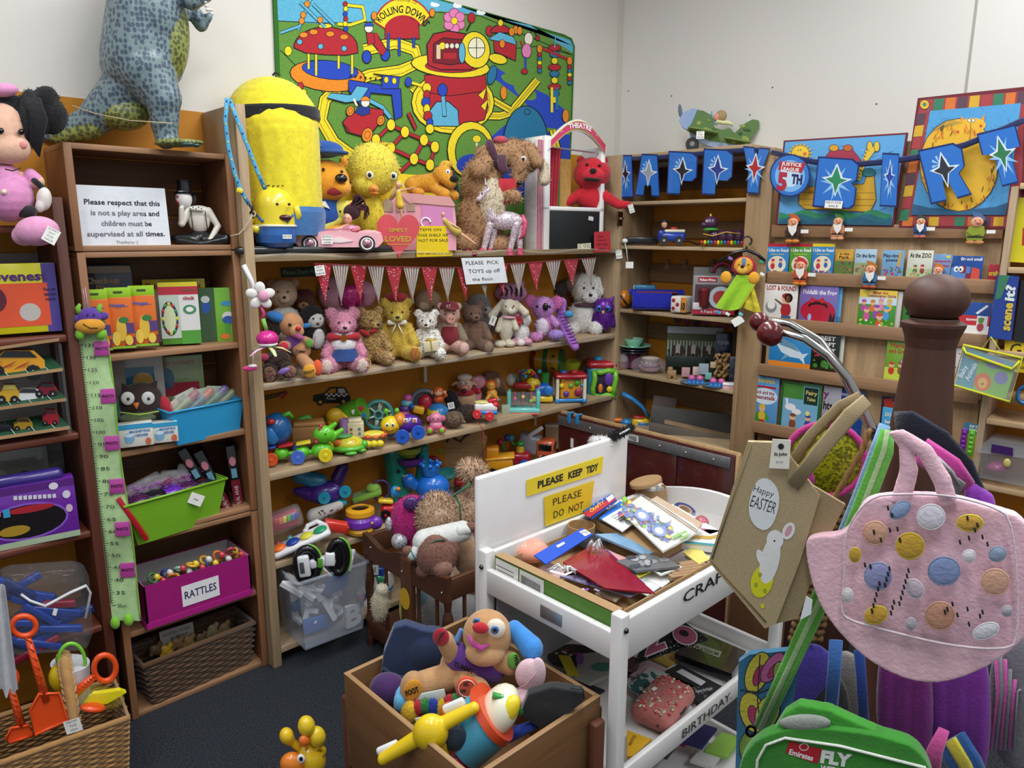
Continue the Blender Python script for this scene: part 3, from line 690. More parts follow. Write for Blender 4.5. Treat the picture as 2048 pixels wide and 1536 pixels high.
t=Tp('doll','small dark-haired doll in a sparkly pink dress sitting in the pink convertible','doll',on(700,Z1+.06,2.60))
put(t.m(BD,'plastic',vox=1.1),[('e',(697,-6,-437),(9,9,11),'d9a184'),('e',(694,-4,-455),(13,9,7),'d9a184'),('t',(684,-10,-456),(664,-18,-460),3.5,2.5,'d9a184')])
t.m('dress',GT).ell((702,-4,-457),(20,13,8),'d98ca0')
h=t.m('hair',FU);h.ell((706,0,-424),(17,13,16),'3a1a22')
for i in range(26):a_=rnd.uniform(-.4,2.2);h.tube([(710+rnd.uniform(-6,6),rnd.uniform(-8,8),-412+rnd.uniform(-6,2)),(716+16*cos(a_),rnd.uniform(-10,8),-412+22*sin(a_)),(722+18*cos(a_-.9),rnd.uniform(-10,8),-420+20*sin(a_-1.1))],[2.4,2,.5],'4a1f2a',5)
eye(t,692,-14,-436,1.1);eye(t,699,-15,-437,1.1);t.m('hair_band').torus((708,0,-408),5,1.2,'e0506a',RX(30));t.done()
# pink doll camper
t=Tp('toy_camper','pink doll camper van with rounded roof and window arches behind the red heart','toy car',on(832,Z1,2.68))
prof=[(762,-500),(756,-470),(758,-445),(768,-420),(790,-394),(800,-390),(900,-398),(908,-410),(911,-440),(911,-500)]
t.m(BD).prism(prof,90,'e6a2b0',TR(0,-30,0))
t.m('roof').prism([(800,-388),(900,-396),(910,-412),(906,-414),(830,-408),(822,-410)],96,'d59a98',TR(0,-33,0))
for x0,x1,z0,z1 in((772,790,-425,-400),(796,812,-425,-396),(816,832,-424,-402)):
 n=10;t.m('window',MT).prism([(x0,z0),(x1,z0)]+[((x0+x1)/2+(x1-x0)/2*cos(pi*i/n),z1-8+8*sin(pi*i/n))for i in range(n+1)],2,'a88f78',TR(0,-32,0))
t.m('door').prism([(842,-470),(905,-466),(905,-418),(845,-412)],2,'d287b8',TR(0,-32,0));t.m('swirl').torus((852,-33,-446),9,1.8,'f0e2ee',RX(90),arc=250)
t.done()
def fashion_doll(lab,loc,pts,cl,yaw=None):
 """pts: head, hair-end, neck, hip, knee, foot, hand"""
 t=Tp('doll',lab,'doll',loc);hd,he,nk,hp,kn,ft,ha=[Vector(p)for p in pts];sk='dba586'
 b=t.m(BD,'plastic',vox=.9,it=3);b.ell(hd,(5,5,6.5),sk);b.tap(hd,nk,2,2.4,sk);b.tap(nk,hp,5,5,sk);b.tap(hp,kn,4.2,3,sk);b.tap(kn,ft,3,1.6,sk);b.tap(nk,ha,2.6,1.4,sk)
 d=t.m('dress',FB,vox=1.1);d.tap(nk*.85+hp*.15,hp,6,7,cl);d.tap(hp,(hp+kn)/2,7,8.5,cl)
 h=t.m('hair',FU);h.ell(hd+Vector((1.5,3,2)),(6.5,6,7),'d8bd7e')
 for i in range(12):q=Vector((rnd.uniform(-4,4),rnd.uniform(1,6),rnd.uniform(-2,3)));h.tube([hd+q,(hd+he)/2+q*1.4,he+q],[1.8,2.2,.5],'d8bd7e',5)
 t.m('ribbon',FB).tube([hd+Vector((2,4,7)),hd+Vector((8,2,2)),hd+Vector((16,0,-8))],1.6,'f0ece2',5,flat=.3)
 eye(t,hd.x-2,hd.y-5,hd.z+.5,.7);eye(t,hd.x+2,hd.y-5,hd.z+.5,.7);t.done()
fashion_doll('curly blonde doll in a yellow dress standing at the camper window',on(796,Z1+.07,2.60),[(799,-8,-372),(784,-2,-400),(799,-6,-384),(800,-6,-402),(803,-8,-420),(806,-6,-444),(830,-14,-376)],'d3b032')
fashion_doll('blonde doll lying slanted across the yellow note with her feet pointing right',on(890,Z1+.03,2.57),[(887,-10,-430),(882,-4,-470),(889,-10,-440),(905,-12,-458),(926,-14,-470),(950,-16,-487),(918,-20,-456)],'b9a24a')
# heart sign
t=Tp('heart_sign','red painted wooden heart sign lettered in gold','sign',on(800,Z1,2.552))
n=40;H_=[(798+2.62*16*sin(a)**3,-466+3.05*(13*cos(a)-5*cos(2*a)-2*cos(3*a)-cos(4*a)))for a in[2*pi*i/n for i in range(n)]]
t.m('board',MT).prism(H_,3,'cf4a52',TR(0,-4,0),side='8a5a30');a=t.art(LT,GL,M=TR(0,-4.5,0))
a.T('SIMPLY',798,-464,8,'c8a23a',w=38,al='C',bold=.02);a.T('LOVED',797,-483,11,'c8a23a',w=52,al='C',bold=.03);a.Ln([(776,-489),(820,-489)],1.4,'c8a23a');t.done()
def note(name,lab,loc,pts,lines,col,tc='17171c',yaw=0,th=.0015,kind=PA):
 """paper note: measured corner pixels (bl, br, tr, tl) on the plane through loc facing the aisle; lines=(text,u,v,h,w)"""
 loc=Vector(loc);nn=Vector((-sin(radians(yaw)),-cos(radians(yaw)),0))if False else Vector((sin(radians(yaw)),-cos(radians(yaw)),0))
 bl,br,tr,tl=[pn(x,y,loc,nn)for x,y in pts];t=Th(name,lab,'sign',bl,yaw,k=1);iv=t.e.matrix_basis.copy();iv=(TR(bl)@RZ(yaw)).inverted()
 q=[iv@p for p in(bl,br,tr,tl)]
 t.m('sheet',kind).prism([(p.x,p.z)for p in q],th,col,TR(0,-th,0));a=t.m('writing',PA)
 def mp(u,v,l):b=q[0]*(1-u)+q[1]*u;c=q[3]*(1-u)+q[2]*u;p=b*(1-v)+c*v;return Vector((p.x,-th-.0006-l*.3,p.z))
 a.map=mp;asp=(q[1]-q[0]).length/(q[3]-q[0]).length
 for s_,u,v,h,w,*o in lines:
  vs,fs,x0,x1=glyphs(s_,o[0]if o else 0);k=h/.72;kx=w/(x1-x0);a.L+=1;O=len(a.v)
  a.v+=[mp(u+(X-x0)*kx,v+Y*k,a.L*.00025)for X,Y in vs];a.f+=[tuple(i+O for i in f)for f in fs];a.c+=[C(tc)]*len(fs);a.s+=[False]*len(fs)
 return t,a
t,a=note('paper_note','yellow handwritten note saying items on this shelf are not for sale',(1.1,2.545,0),[(833,514),(905,512),(905,452),(832,452)],
[('ITEMS ON',.05,.84,.09,.62),('THIS SHELF ARE',.03,.66,.09,.9),('NOT FOR SALE',.06,.49,.09,.8),('THEY ARE FOR OUR display',.02,.07,.06,.94)],'e9c918');t.done()
t,a=note('paper_note','white handwritten note asking to please pick toys up off the floor',(1.1,2.515,0),[(932,569),(1015,565),(1006,514),(922,516)],
[('PLEASE  PICK',.08,.74,.14,.78),('TOYS up off',.1,.42,.15,.76),('the floor.',.16,.12,.13,.52)],'e8ebee');t.done()
# yellow dog
t=Tp('plush_dog','golden yellow plush dog with floppy black ears lying on the camper roof',ST,on(868,Z1+.2,2.70))
Y_='d9992a'
put(t.m(BD,FU,vox=1.7,tuft=900,tl=3,it=3),[('t',(832,8,-368),(868,0,-366),17,20,Y_),('e',(886,-10,-350),(20,18,18),Y_),('t',(888,-20,-356),(903,-32,-368),12,10,Y_),('t',(868,-10,-376),(890,-34,-390),10,11,Y_),('t',(885,0,-378),(908,-22,-392),9,10,Y_),('e',(824,-8,-372),(13,14,16),Y_),('e',(838,-22,-386),(12,12,9),Y_),('e',(893,-8,-330),(13,10,8),'e0b040')])
t.m('ear',FU).tap((876,-6,-336),(868,-4,-366),4,6,'151516');t.m('ear',FU).tap((905,0,-340),(914,-10,-392),5,8,'151516');t.m('nose',FU).ell((908,-40,-360),(9,8,7),'151516');eye(t,896,-26,-346,2,w=5);t.done()
# large brown dog / kangaroo-like toy bending over
t=Tp('plush_dog','huge tan and cream plush dog with a purple scarf bending over the pink unicorn',ST,on(985,Z1,2.68))
TN,CR='b08660','d8c8ac'
put(t.m(BD,FU,vox=2.6,tuft=3500,tl=6,it=3),[('e',(962,0,-440),(46,40,62),TN),('e',(965,-2,-370),(42,34,52),TN),('e',(985,-28,-410),(26,20,50),CR),('t',(975,0,-320),(1030,0,-310),26,26,TN),('e',(1048,-6,-318),(30,24,30),TN),('t',(1040,-14,-330),(1033,-22,-368),22,11,TN),
('t',(975,-20,-330),(960,-36,-345),15,20,TN),('t',(1000,-20,-390),(1028,-40,-396),13,13,TN),('e',(938,-8,-485),(30,34,24),TN),('e',(1000,-6,-488),(34,30,20),TN)])
put(t.m('ear',FU,vox=2,tuft=300,tl=4),[('t',(1058,-22,-310),(1072,-26,-330),11,12,TN),('t',(1085,-8,-332),(1086,-10,-362),8,12,CR)])
t.m('nose',GL).ell((1037,-36,-370),(5,4,5),'141416');eye(t,1044,-32,-325,3.2,w=6)
t.m('mouth',MT).tube([(1036,-36,-352),(1046,-32,-344),(1058,-26,-330)],1,'5a3a24',5)
s_=t.m('scarf',FB);s_.torus((988,0,-318),28,8,'4a2238',RY(70),R2=26);s_.tube([(1002,-28,-318),(1004,-36,-340),(1010,-40,-352)],[9,9,8],'4a2238',8,flat=.4);s_.torus((990,0,-318),29,4,'8a2a48',RY(70),R2=27)
for i in range(16):t.m('scarf_fringe',FB).tube([(998+i*2,-38,-362),(1000+i*2,-38,-385-rnd.uniform(0,6)),(1004+i*2+rnd.uniform(-2,2),-38,-408+rnd.uniform(-6,4))],1.4,'b3202e',5)
t.m('scarf_ball',FU).ell((1001,-10,-287),(14,10,8),'c85060');t.done()
# unicorn
t=Tp('unicorn_ornament','pink and clear acrylic unicorn ornament with pink hooves standing on the shelf','ornament',on(1003,Z1,2.59))
UW,UP='d9c6cf','dd5f7c'
put(t.m(BD,GT,vox=1.2,it=3),[('e',(1012,0,-442),(34,15,19),UW),('t',(985,-2,-436),(976,-4,-392),14,8,UW),('t',(978,-4,-382),(958,-8,-400),8.5,5.5,UW),('e',(982,-2,-378),(4,3,9),UW),
('t',(980,-6,-450),(966,-8,-505),8,5.5,UW),('t',(990,6,-450),(980,6,-505),8,5.5,UW),('t',(1032,-6,-450),(1020,-6,-502),8,5.5,UW),('t',(1038,6,-448),(1040,6,-502),9,5.5,UW)])
m=t.m('mane',GT);m.tube([(978,-2,-374),(990,0,-385),(996,0,-405),(1000,0,-425),(1008,-2,-434)],[3,6,7,6,2],UP);m.tube([(1043,0,-430),(1050,0,-445),(1047,0,-470),(1038,0,-478)],[4,6,5,2],UP)
for x,y in((965,-8),(980,6),(1019,-6),(1040,6)):t.m('hoof',GT).cyl((x,y,-496),(x,y,-510),6.5,8,UP)
t.m('horn').cyl((972,-4,-372),(969,-6,-345),2.4,.4,'d8d4d8');eye(t,961+4,-14,-389,1.8);card(t,983,-421,7,12,'x',rot=-12,y=-14);t.done()
# pink heart cushion / small plush at feet
t=Tp('plush_ball','small dark red sequin toy under the big tan dog',ST,on(938,Z1,2.575));put(t.m(BD,GT),[('e',(935,0,-505),(12,9,8),'6e1a2c'),('e',(948,-2,-508),(7,6,5),'9a3050')]);t.done()
# theatre
t=Tp('toy_theatre','white toy puppet theatre with pink THEATRE banner and blackboard','toy theatre',on(1150,Z1,2.60),yaw=-6)
f=t.m('frame')
for x0,x1,z0,z1 in((1064,1078,-508,-284),(1212,1222,-508,-300),(1064,1222,-508,-501),(1064,1222,-423,-415)):f.box(((x0+x1)/2,0,(z0+z1)/2),(x1-x0,12,z1-z0),'f2efec',1.5)
f.box((1070,30,-396),(14,50,224),'f0ece8',1);f.box((1217,30,-400),(8,50,210),'f0ece8',1);f.box((1143,0,-460),(140,4,84),'efecea',1)
t.m('striped_side',FB).box((1058,18,-400),(14,34,218),'f0e8e8',1)
for i in range(4):t.m('stripe',FB,par='striped_side').box((1052.5+i*3.8,.4,-400),(1.8,1,216),'b0305a')
t.m('blackboard',MT).box((1144,-4,-461),(132,3,74),'17191b',.6)
ar=[(1070+150*i/18,-300+40*sin(pi*i/18))for i in range(19)]
t.m('banner').prism([(x,z-10)for x,z in ar]+[(x,z+12-6*abs(i-9)/9)for i,(x,z)in enumerate(ar)][::-1],5,'f6f3ee',TR(0,-9,0))
t.m('banner_ribbon','plastic',par='banner').prism([(x*.94+69,z-5)for x,z in ar]+[(x*.94+69,z+6)for x,z in ar][::-1],1.5,'d4376e',TR(0,-11,0))
t.m('banner_edge','plastic',par='banner').tube([(x*.94+69,-11,z+7.5)for x,z in ar],.9,'d9b44a',5);t.m('banner_edge','plastic',par='banner').tube([(x*.94+69,-11,z-6.5)for x,z in ar],.9,'d9b44a',5)
a=t.art(LT,PA,M=TR(0,-11.8,0));a.T('THEATRE',1146,-264.5,9,'faf6f0',w=58,al='C',bold=.04,cur=100);a.T('~',1098,-279,8,'faf6f0',rot=30);a.T('~',1186,-276,8,'faf6f0',rot=-30)
cu=t.m('curtain',FB)
cu.grid(lambda u,v:(1080+u*34-(1-v)*2*u*4,6+3*sin(u*26),-416+v*112),26,6,lambda u,v:'8e1526' if sin(u*26)>0 else 'a81c30')
t.m('rod','metal').cyl((1074,6,-303),(1218,6,-306),1.6,1.6,'c8c8c8');t.m('backdrop',FB).prism([(1108,-416),(1142,-416),(1142,-300),(1108,-300)],2,'4a8a34',TR(0,40,0));t.m('backdrop',FB).prism([(1142,-416),(1175,-416),(1175,-318),(1142,-318)],2,'c79a50',TR(0,44,0))
a=t.art('backdrop_lettering',PA,M=TR(0,39,0));a.T('ce',1110,-374,10,'d02060',w=15,bold=.03);a.T('friends',1104,-392,7,'e8e0d8',w=26)
card(t,1184,-437,13,8,'NOT FOR\nSALE',rot=8,y=-8);card(t,1167,-493,36,13,'NOT FOR SALE','e8e4c8',rot=-3,y=-9,sz=.32)
t.done()
t,a=note('paper_tag','red cardboard tag reading good theatre not for sale, propped at the theatre corner',(1.1,2.545,0),[(1188,505),(1221,504),(1220,462),(1188,464)],[('Good',.2,.72,.1,.35),('theatre',.18,.55,.1,.55),('NOT FOR',.16,.32,.11,.65),('SALE',.2,.12,.11,.45)],'c63a42');t.done()
# red plush
t=Tp('plush_monster','bright red long-armed plush reaching out of the toy theatre window',ST,on(1180,Z1+.195,2.64))
RR='c81a2c'
put(t.m(BD,FB,vox=1.9,it=4,tuft=900,tl=2.6),[('e',(1182,0,-348),(37,30,32),RR),('e',(1182,4,-396),(30,22,26),RR),('t',(1160,2,-388),(1130,-6,-408),12,9,RR),('t',(1204,-2,-390),(1236,-14,-410),12,9,RR),('t',(1236,-14,-410),(1254,-18,-410),9,7,RR),('e',(1160,4,-322),(9,7,9),RR),('e',(1204,4,-322),(9,7,9),RR),('e',(1184,-20,-352),(22,16,16),'d62a3c')])
t.m('nose',FB).ell((1184,-38,-345),(7,5,5),'2a1214');t.m('mouth',FB).ell((1183,-31,-362),(17,6,4),'1a0c0e',RY(6));eye(t,1172,-27,-332,3);eye(t,1196,-27,-334,3)
card(t,1260,-418,10,17,'NOT\nFOR\nSALE',rot=-18,y=-26);t.done()
t=Tp('price_tag','small white card tied at the right end of the top shelf','tag',on(1238,1.62,2.545));card(t,1238,-509,12,16,'NOT\nSALE',rot=-10,y=-3);t.m('string',FB).tube([(1196,-2,-503),(1220,-3,-498),(1238,-3,-500)],.8,'e8e8e8',4);t.done()
# bunting
t=Th('bunting','fabric bunting of red starry and striped triangles hung under the top shelf','bunting',on(900,1.6,2.535),0,k=1)
iv=(TR(t.P)).inverted();BP=((0,2.532,0),(0,-1,0))
top=lambda x:(527+4*sin((x-630)/560*pi)*2.0 if x<1000 else 527-(x-1000)*.07+2)
fl=[(628+36.3*i,i%2)for i in range(16)]
tp_=t.m('tape',FB);tp_.tube([iv@pn(x,top(x),*BP)for x in range(628,1198,12)],.004,'b03048',6,flat=.3)
for i,(x,k_)in enumerate(fl):
 w=34-4.5*i/15;x=629+i*35.6 if i<16 else x;L=84-32*i/15
 if 925<x<1000:L-=6
 p0,p1,p2=[iv@pn(a,b,*BP)for a,b in((x,top(x)),(x+w,top(x+w)),(x+w*.6+rnd.uniform(-3,3),top(x)+L))]
 f=t.m('flag',FB);n=6;wv=rnd.uniform(.6,1.4)
 def pt(u,v,p0=p0,p1=p1,p2=p2,wv=wv):b=p0*(1-u)+p1*u;q=b*(1-v)+p2*v;return(q.x,q.y-.006*sin(u*5)*v*wv-.004*v,q.z)
 f.grid(pt,22,8,(lambda u,v:('c8c4bc','5d7468','a8433f','8f9a94')[int(u*22)%4])if k_ else 'a81d30')
 if not k_:
  for j in range(22):
   v=rnd.random()**1.5*.9+.02;u=rnd.uniform(.08,.92);f.ell(Vector(pt(u,v))-Vector((0,.0008,0)),(.0022,.0006,.0022),'e8dcd8',n=6)
t.done()
t=Tp('price_tag','small white not for sale card pinned on the first bunting flag','tag',on(640,1.58,2.515));card(t,640,-541,19,20,'NOT\nFOR\nSALE',rot=-8,y=-2);t.done()
# dinosaur on the top crate
t=Tq('inflatable_dinosaur','huge green-grey inflatable dinosaur standing on top of the stacked crates','inflatable toy',on(340,1.986,2.66))
D1,D2='7c8f92','8f9650'
b=put(t.m(BD,'scales',vox=3.6),[('t',(305,0,60),(292,0,-20),66,84,D1),('t',(292,0,-20),(285,10,-110),84,90,D1),('t',(285,10,-110),(262,20,-165),86,62,D1),('t',(262,20,-165),(180,30,-236),62,38,D1),('t',(180,30,-236),(95,40,-262),36,17,D1),('t',(95,40,-262),(20,50,-262),17,8,D1),
('t',(292,-24,-140),(328,-40,-205),60,37,D1),('t',(328,-40,-205),(330,-34,-250),34,29,D1),('t',(330,-34,-250),(334,-34,-278),27,24,D1),
('t',(340,-50,20),(385,-58,-18),24,18,D1),('t',(385,-58,-18),(412,-62,-8),17,13,D1),('t',(390,10,-24),(404,4,-48),16,14,D1),('t',(404,4,-48),(418,-2,-32),12,9,D1),
('e',(346,-14,-80),(34,50,86),D2),('e',(306,-36,-30),(60,50,90),D1),('e',(250,10,-226),(52,40,34),D2),('t',(180,20,-252),(110,34,-268),26,16,D2)])
b.ell((358,-50,-291),(52,34,8),D2)
for i in range(5):t.m('claw',GL).ell((410+3*i,-66,-4-8*i)if i<3 else(416+2*i,-4,-20-8*(i-3)),(5,4,3),'e8e6e0',n=8)
t.m('toe_print',GL).ell((375,-80,-289),(14,9,5),'2c4a44');t.m('toe_print',GL).ell((392,-70,-291),(9,8,4),'2c4a44')
t.m('tie_cord',FB).tube([(140,0,-205),(190,-20,-225),(260,-50,-243),(345,-75,-252)],1.1,'c2b38c',5)
t.done()
# big doll at the left edge
t=Tq('rag_doll','large soft doll in a pink dress with black bun, sitting on the mahogany bookcase','doll',on(60,1.737,2.56))
FS,PK2,BK='dcae94','d38ab8','121116'
put(t.m(BD,FB,vox=2.6,it=4,tuft=0),[('e',(2,0,-268),(58,46,66),FS),('e',(20,-26,-300),(44,26,30),FS),('t',(20,0,-352),(75,-14,-365),14,15,FS)])
put(t.m('hair',FU,vox=2.8,it=3,tuft=1200,tl=4),[('e',(14,16,-252),(68,44,66),BK),('e',(58,2,-238),(24,40,60),BK),('e',(90,6,-205),(30,22,34),BK),('e',(106,0,-236),(30,22,34),BK),('e',(82,-4,-246),(24,20,26),BK)])
for i in range(9):t.m('hair_strand',FU).tube([(52+i*3,-30,-196),(66+i*3,-36,-240),(62+i*2,-34,-290-3*i)],[5,6,2],BK,6)
t.m('head_scarf',FB).ell((8,-22,-180),(30,16,14),'dc92bc');eye(t,2,-44,-262,7);eye(t,42,-42,-264,7);t.m('cheek',FB).ell((46,-46,-290),(9,4,8),'d88a84')
put(t.m('dress',FB,vox=2.4),[('t',(10,-6,-360),(20,-8,-395),34,50,PK2),('t',(60,-12,-352),(72,-14,-362),15,15,PK2)])
put(t.m('glove',FB,vox=2),[('e',(88,-30,-398),(16,15,24),'d8cfc8'),('e',(80,-36,-412),(10,10,14),'d8cfc8')]);t.m('cuff',FB).torus((76,-18,-368),13,6,BK,RY(40))
put(t.m('leg',FB,vox=2),[('t',(25,-20,-420),(62,-38,-424),13,13,BK)]);put(t.m('shoe',FB,vox=2.4),[('e',(74,-66,-462),(46,28,30),'d894ba'),('e',(50,-52,-470),(28,26,22),'d894ba')])
t.m('button').ell((8,-56,-384),6,'e8d8b8');t.m('mouth',MT).tube([(10,-52,-338),(25,-58,-342),(42,-60,-336)],1.4,'3a2020')
card(t,102,-471,30,30,'SORRY\nNOT\nFOR\nSALE',rot=28,y=-96);t.done()
# ================= soft toys on the second shelf (z 1.165) =================
Z2=1.167
def soft(name,lab,px,y,prims,kind=FU,z=Z2,vox=1.5,tuft=700,tl=3,eyes=(),nose=None,cat=ST,grp=None,done=True,yaw=None,x=None,ec='0e0c0b'):
 t=Tp(name,lab,cat,on(px,z,y)if x is None else on(px,z,x=x),grp,yaw)
 put(t.m(BD,kind,vox=vox,tuft=tuft,tl=tl,it=3),prims)
 for e in eyes:eye(t,*e,c=ec)
 if nose:t.m('nose',GL).ell(nose[:3],(nose[3],nose[3]*.7,nose[3]*.8),'141010' if len(nose)<5 else nose[4],n=10)
 if done:t.done()
 return t
# back row
soft('teddy_bear','cream bear in a white shirt at the back left corner of the plush shelf',572,2.78,[('e',(574,0,-590),(28,22,27),'c9ab8e'),('e',(553,6,-572),(9,6,9),'b08e74'),('e',(598,6,-570),(9,6,9),'b08e74'),('e',(577,-20,-598),(11,8,9),'d8bfa4'),('e',(575,4,-650),(34,22,36),'e6e2de')],eyes=[(566,-20,-585,2.2),(584,-20,-585,2.2)],nose=(577,-28,-595,3.5))
soft('teddy_bear','dark brown bear wearing a maroon hat behind the penguin toy',620,2.79,[('e',(616,0,-606),(20,16,20),'5a3526'),('e',(614,-14,-612),(10,7,8),'b08060'),('e',(616,2,-590),(19,15,9),'5e1a24'),('e',(618,4,-650),(22,16,30),'5a3526')],eyes=[(609,-14,-603,1.8),(621,-14,-603,1.8)],nose=(614,-21,-610,2.5))
soft('plush_pig','large pale pink plush at the back behind the bunting with a shiny pink heart',682,2.79,[('e',(672,0,-590),(28,20,34),'d49aac'),('e',(735,6,-592),(20,14,26),'cf93a8'),('e',(700,0,-640),(44,20,30),'d49aac')],eyes=[(664,-18,-578,2.4)],done=False,tuft=400).m('heart',GT).ell((706,-14,-595),(26,12,24),'c2307c')
soft('plush_penguin','small black and white penguin toy with a blue scarf beside the pink bear',632,2.70,[('e',(630,0,-634),(24,18,22),'1b1a1d'),('e',(636,-10,-640),(16,11,15),'e6e2dc'),('e',(634,0,-670),(22,18,30),'1b1a1d'),('e',(638,-10,-675),(14,10,22),'dcd8d4')],eyes=[(632,-20,-636,2.2),(645,-18,-637,2)],nose=(640,-22,-646,3),done=False).m('scarf',FB).ell((618,-14,-650),(10,7,5),'3f8fd0',RY(-15))
soft('teddy_bear','tan bear half hidden at the back behind the white bear',860,2.79,[('e',(858,0,-604),(26,20,24),'b8987a'),('e',(850,-16,-612),(11,8,9),'d8bfa0'),('e',(860,0,-650),(26,18,30),'b8987a')],eyes=[(868,-18,-612,1.8)])
soft('teddy_bear','grey fluffy toy at the back between the brown bear and cream rabbit',962,2.78,[('e',(958,0,-612),(24,18,24),'8f8a8c'),('e',(975,-10,-622),(10,8,9),'b8b2b4'),('e',(966,0,-655),(24,16,30),'8f8a8c')],eyes=[(972,-17,-618,2.6)])
t=soft('plush_tiger','pink and black striped tiger toy hiding behind the cream rabbit',1025,2.78,[('e',(1022,0,-588),(32,20,20),'cf8fb4'),('e',(1004,4,-570),(8,5,8),'cf8fb4'),('e',(1040,4,-570),(8,5,8),'cf8fb4'),('e',(1022,0,-640),(28,16,36),'8a6a9a')],eyes=[(1015,-18,-586,2),(1029,-18,-586,2)],done=False)
for i in range(5):t.m('stripe',FU).tube([(1000+i*10,-14,-572-i%2*4),(1006+i*9,-20,-580),(1002+i*10,-18,-592)],1.8,'1c1620',5)
t.done()
t=soft('plush_dog','big white plush dog with one grey ear at the right end of the plush shelf',1165,2.73,[('e',(1170,0,-578),(30,24,30),'e4e0da'),('e',(1178,-22,-592),(16,12,13),'f0eeea'),('e',(1150,0,-568),(20,16,20),'9a8a7a'),('t',(1192,0,-560),(1196,-2,-585),6,9,'e4e0da'),('t',(1140,4,-565),(1120,2,-580),9,14,'4a423e'),
('e',(1168,0,-635),(36,26,34),'e4e0da'),('e',(1190,-28,-652),(14,16,14),'ece8e4'),('e',(1145,-24,-655),(15,14,12),'ece8e4')],tuft=1800,tl=4,eyes=[(1166,-24,-575,2.3),(1184,-22,-575,2.3)],nose=(1179,-33,-588,4),done=False)
t.m('neck_scarf',FB).torus((1172,-4,-612),22,4,'5a3a44',RX(-12),R2=20);t.done()
# puppy with lettering
t=soft('plush_puppy','tan puppy with blue hat and lettered paws at the left end of the plush shelf',588,2.64,[('e',(588,0,-650),(24,20,24),'b9845a'),('e',(598,-16,-662),(14,10,12),'c8966a'),('e',(595,0,-690),(22,18,24),'6a3f86'),('e',(605,-12,-700),(18,14,16),'b9845a'),('t',(578,-10,-690),(572,-24,-688),9,10,'b9845a'),('t',(612,-10,-680),(620,-20,-684),8,9,'b9845a'),('t',(605,-20,-715),(618,-40,-728),12,13,'b9845a'),('e',(617,-50,-735),(13,6,14),'d89a2a')],kind=FB,tuft=0,nose=(601,-28,-655,6,'c02430'),eyes=[(586,-20,-648,3.4)],done=False)
t.m('hat',FB).ell((560,-4,-634),(18,14,11),'2f73b8',RY(20));t.m('ear','curl').ell((552,0,-655),(18,12,20),'2a1a16');t.m('mouth',FB).ell((601,-26,-671),(10,4,5),'a84f8a',RY(25))
t.m('paw_pad',FB).ell((572,-34,-688),(9,4,9),'c0243a');t.m('paw_pad',FB).ell((620,-29,-684),(7,4,9),'5f9a3a');t.m('foot_pad',FB).ell((633,-44,-730),(9,8,16),'e0562a')
a=t.art(LT,PA,M=TR(0,-57,0));a.T('FOOT',617,-738,6,'1a1a1a',w=20,al='C',rot=8,bold=.03);a=t.art(LT,PA,M=TR(0,-27,0));a.T('TUMMY',603,-702,5,'1a1a1a',w=20,al='C',rot=-8,bold=.03);t.done()
t=soft('plush_monkey','dark brown curly monkey lying with round feet under the puppy',560,2.60,[('e',(558,0,-722),(26,20,22),'2e1c16'),('e',(541,-18,-742),(16,12,20),'2e1c16'),('e',(578,-22,-738),(17,12,16),'2e1c16'),('e',(541,-28,-743),(12,5,15),'7a5444'),('e',(580,-32,-739),(12,5,12),'86604e')],kind='curl',tuft=300,done=False)
t.m('pink_bow',FB).ell((532,-10,-712),(10,6,8),'b83a5c');t.m('toy_flower').ell((568,-36,-736),(12,4,6),'8a6ab0',RY(-20));t.done()
# front row of bears
t=Tp('teddy_bear','big pink bear in white top, red bow and blue skirt on the plush shelf',ST,on(690,Z2,2.62))
P_,Hd=bear(t,690,-738,124,'dd93ab',muz='e4a4b8',pad='e8cfc4',tuft=2200,turn=6,earr=10,y=0)
t.m('top',FB,vox=1.6).ell(P_(0,-2,43),(30,27,25),'ece8ea');b=t.m('bow',FB);
for q in(-1,1):b.tap(P_(3*q,-21,53),P_(20*q,-16,54),3.5,8,'a51c2c')
t.m('brooch','metal').cyl(P_(0,-26,53),P_(0,-22,53),6.5,6.5,'c9762a')
t.m('skirt',FB).lathe([(24,10),(30,-2),(36,-12),(33,-11),(22,8)],P_(2,-4,27),'1f3f78',n=24);t.m('embroidery',FB).torus(P_(34,-44,16),7,1,'b89a3a',RX(80));t.done()
t=Tp('teddy_bear','golden brown curly-haired bear with a red neck ribbon beside the pink bear',ST,on(748,Z2,2.65))
P_,Hd=bear(t,746,-724,112,'a5834e',kind='curl',pad='b89468',tuft=1600,turn=30,hx=-2);t.m('ribbon',FB).ell(P_(-12,-16,54),(12,5,5),'b01a26',RY(30));t.m('ribbon',FB).ell(P_(4,-18,58),(10,5,4),'b01a26',RY(-20));t.done()
t=Tp('teddy_bear','yellow bear with a white satin bow and red beret on the plush shelf',ST,on(797,Z2,2.66))
P_,Hd=bear(t,796,-716,122,'cfae44',pad='b0702e',tuft=1300,turn=3,muz='d8bc58');t.m('beret',FB).ell(P_(0,4,98),(23,18,10),'9a1a26')
for q in(-1,1):t.m('bow',FB).tap(P_(2*q,-18,58),P_(12*q,-18,60),2,5,'ece6d4');t.m('bow_tail',FB).tube([P_(2*q,-20,57),P_(9*q,-22,42)],3,'ece6d4',6,flat=.3)
t.done()
t=Tp('teddy_bear','white curly bear holding a small cream gift box with gold ribbon',ST,on(855,Z2,2.62))
P_,Hd=bear(t,855,-714,97,'dcd6cc',kind='curl',tuft=900,turn=-4,pad='e8e4dc');t.m('gift_box',PA).box(P_(8,-34,28),(30,14,20),'dccfae',1.2,RY(-6));t.m('gift_ribbon',GL).box(P_(8,-34,28),(3,15,21),'a8923a',.4,RY(-6));t.m('gift_bow',GL).ell(P_(8,-34,40),(12,6,3),'b39a3e');t.done()
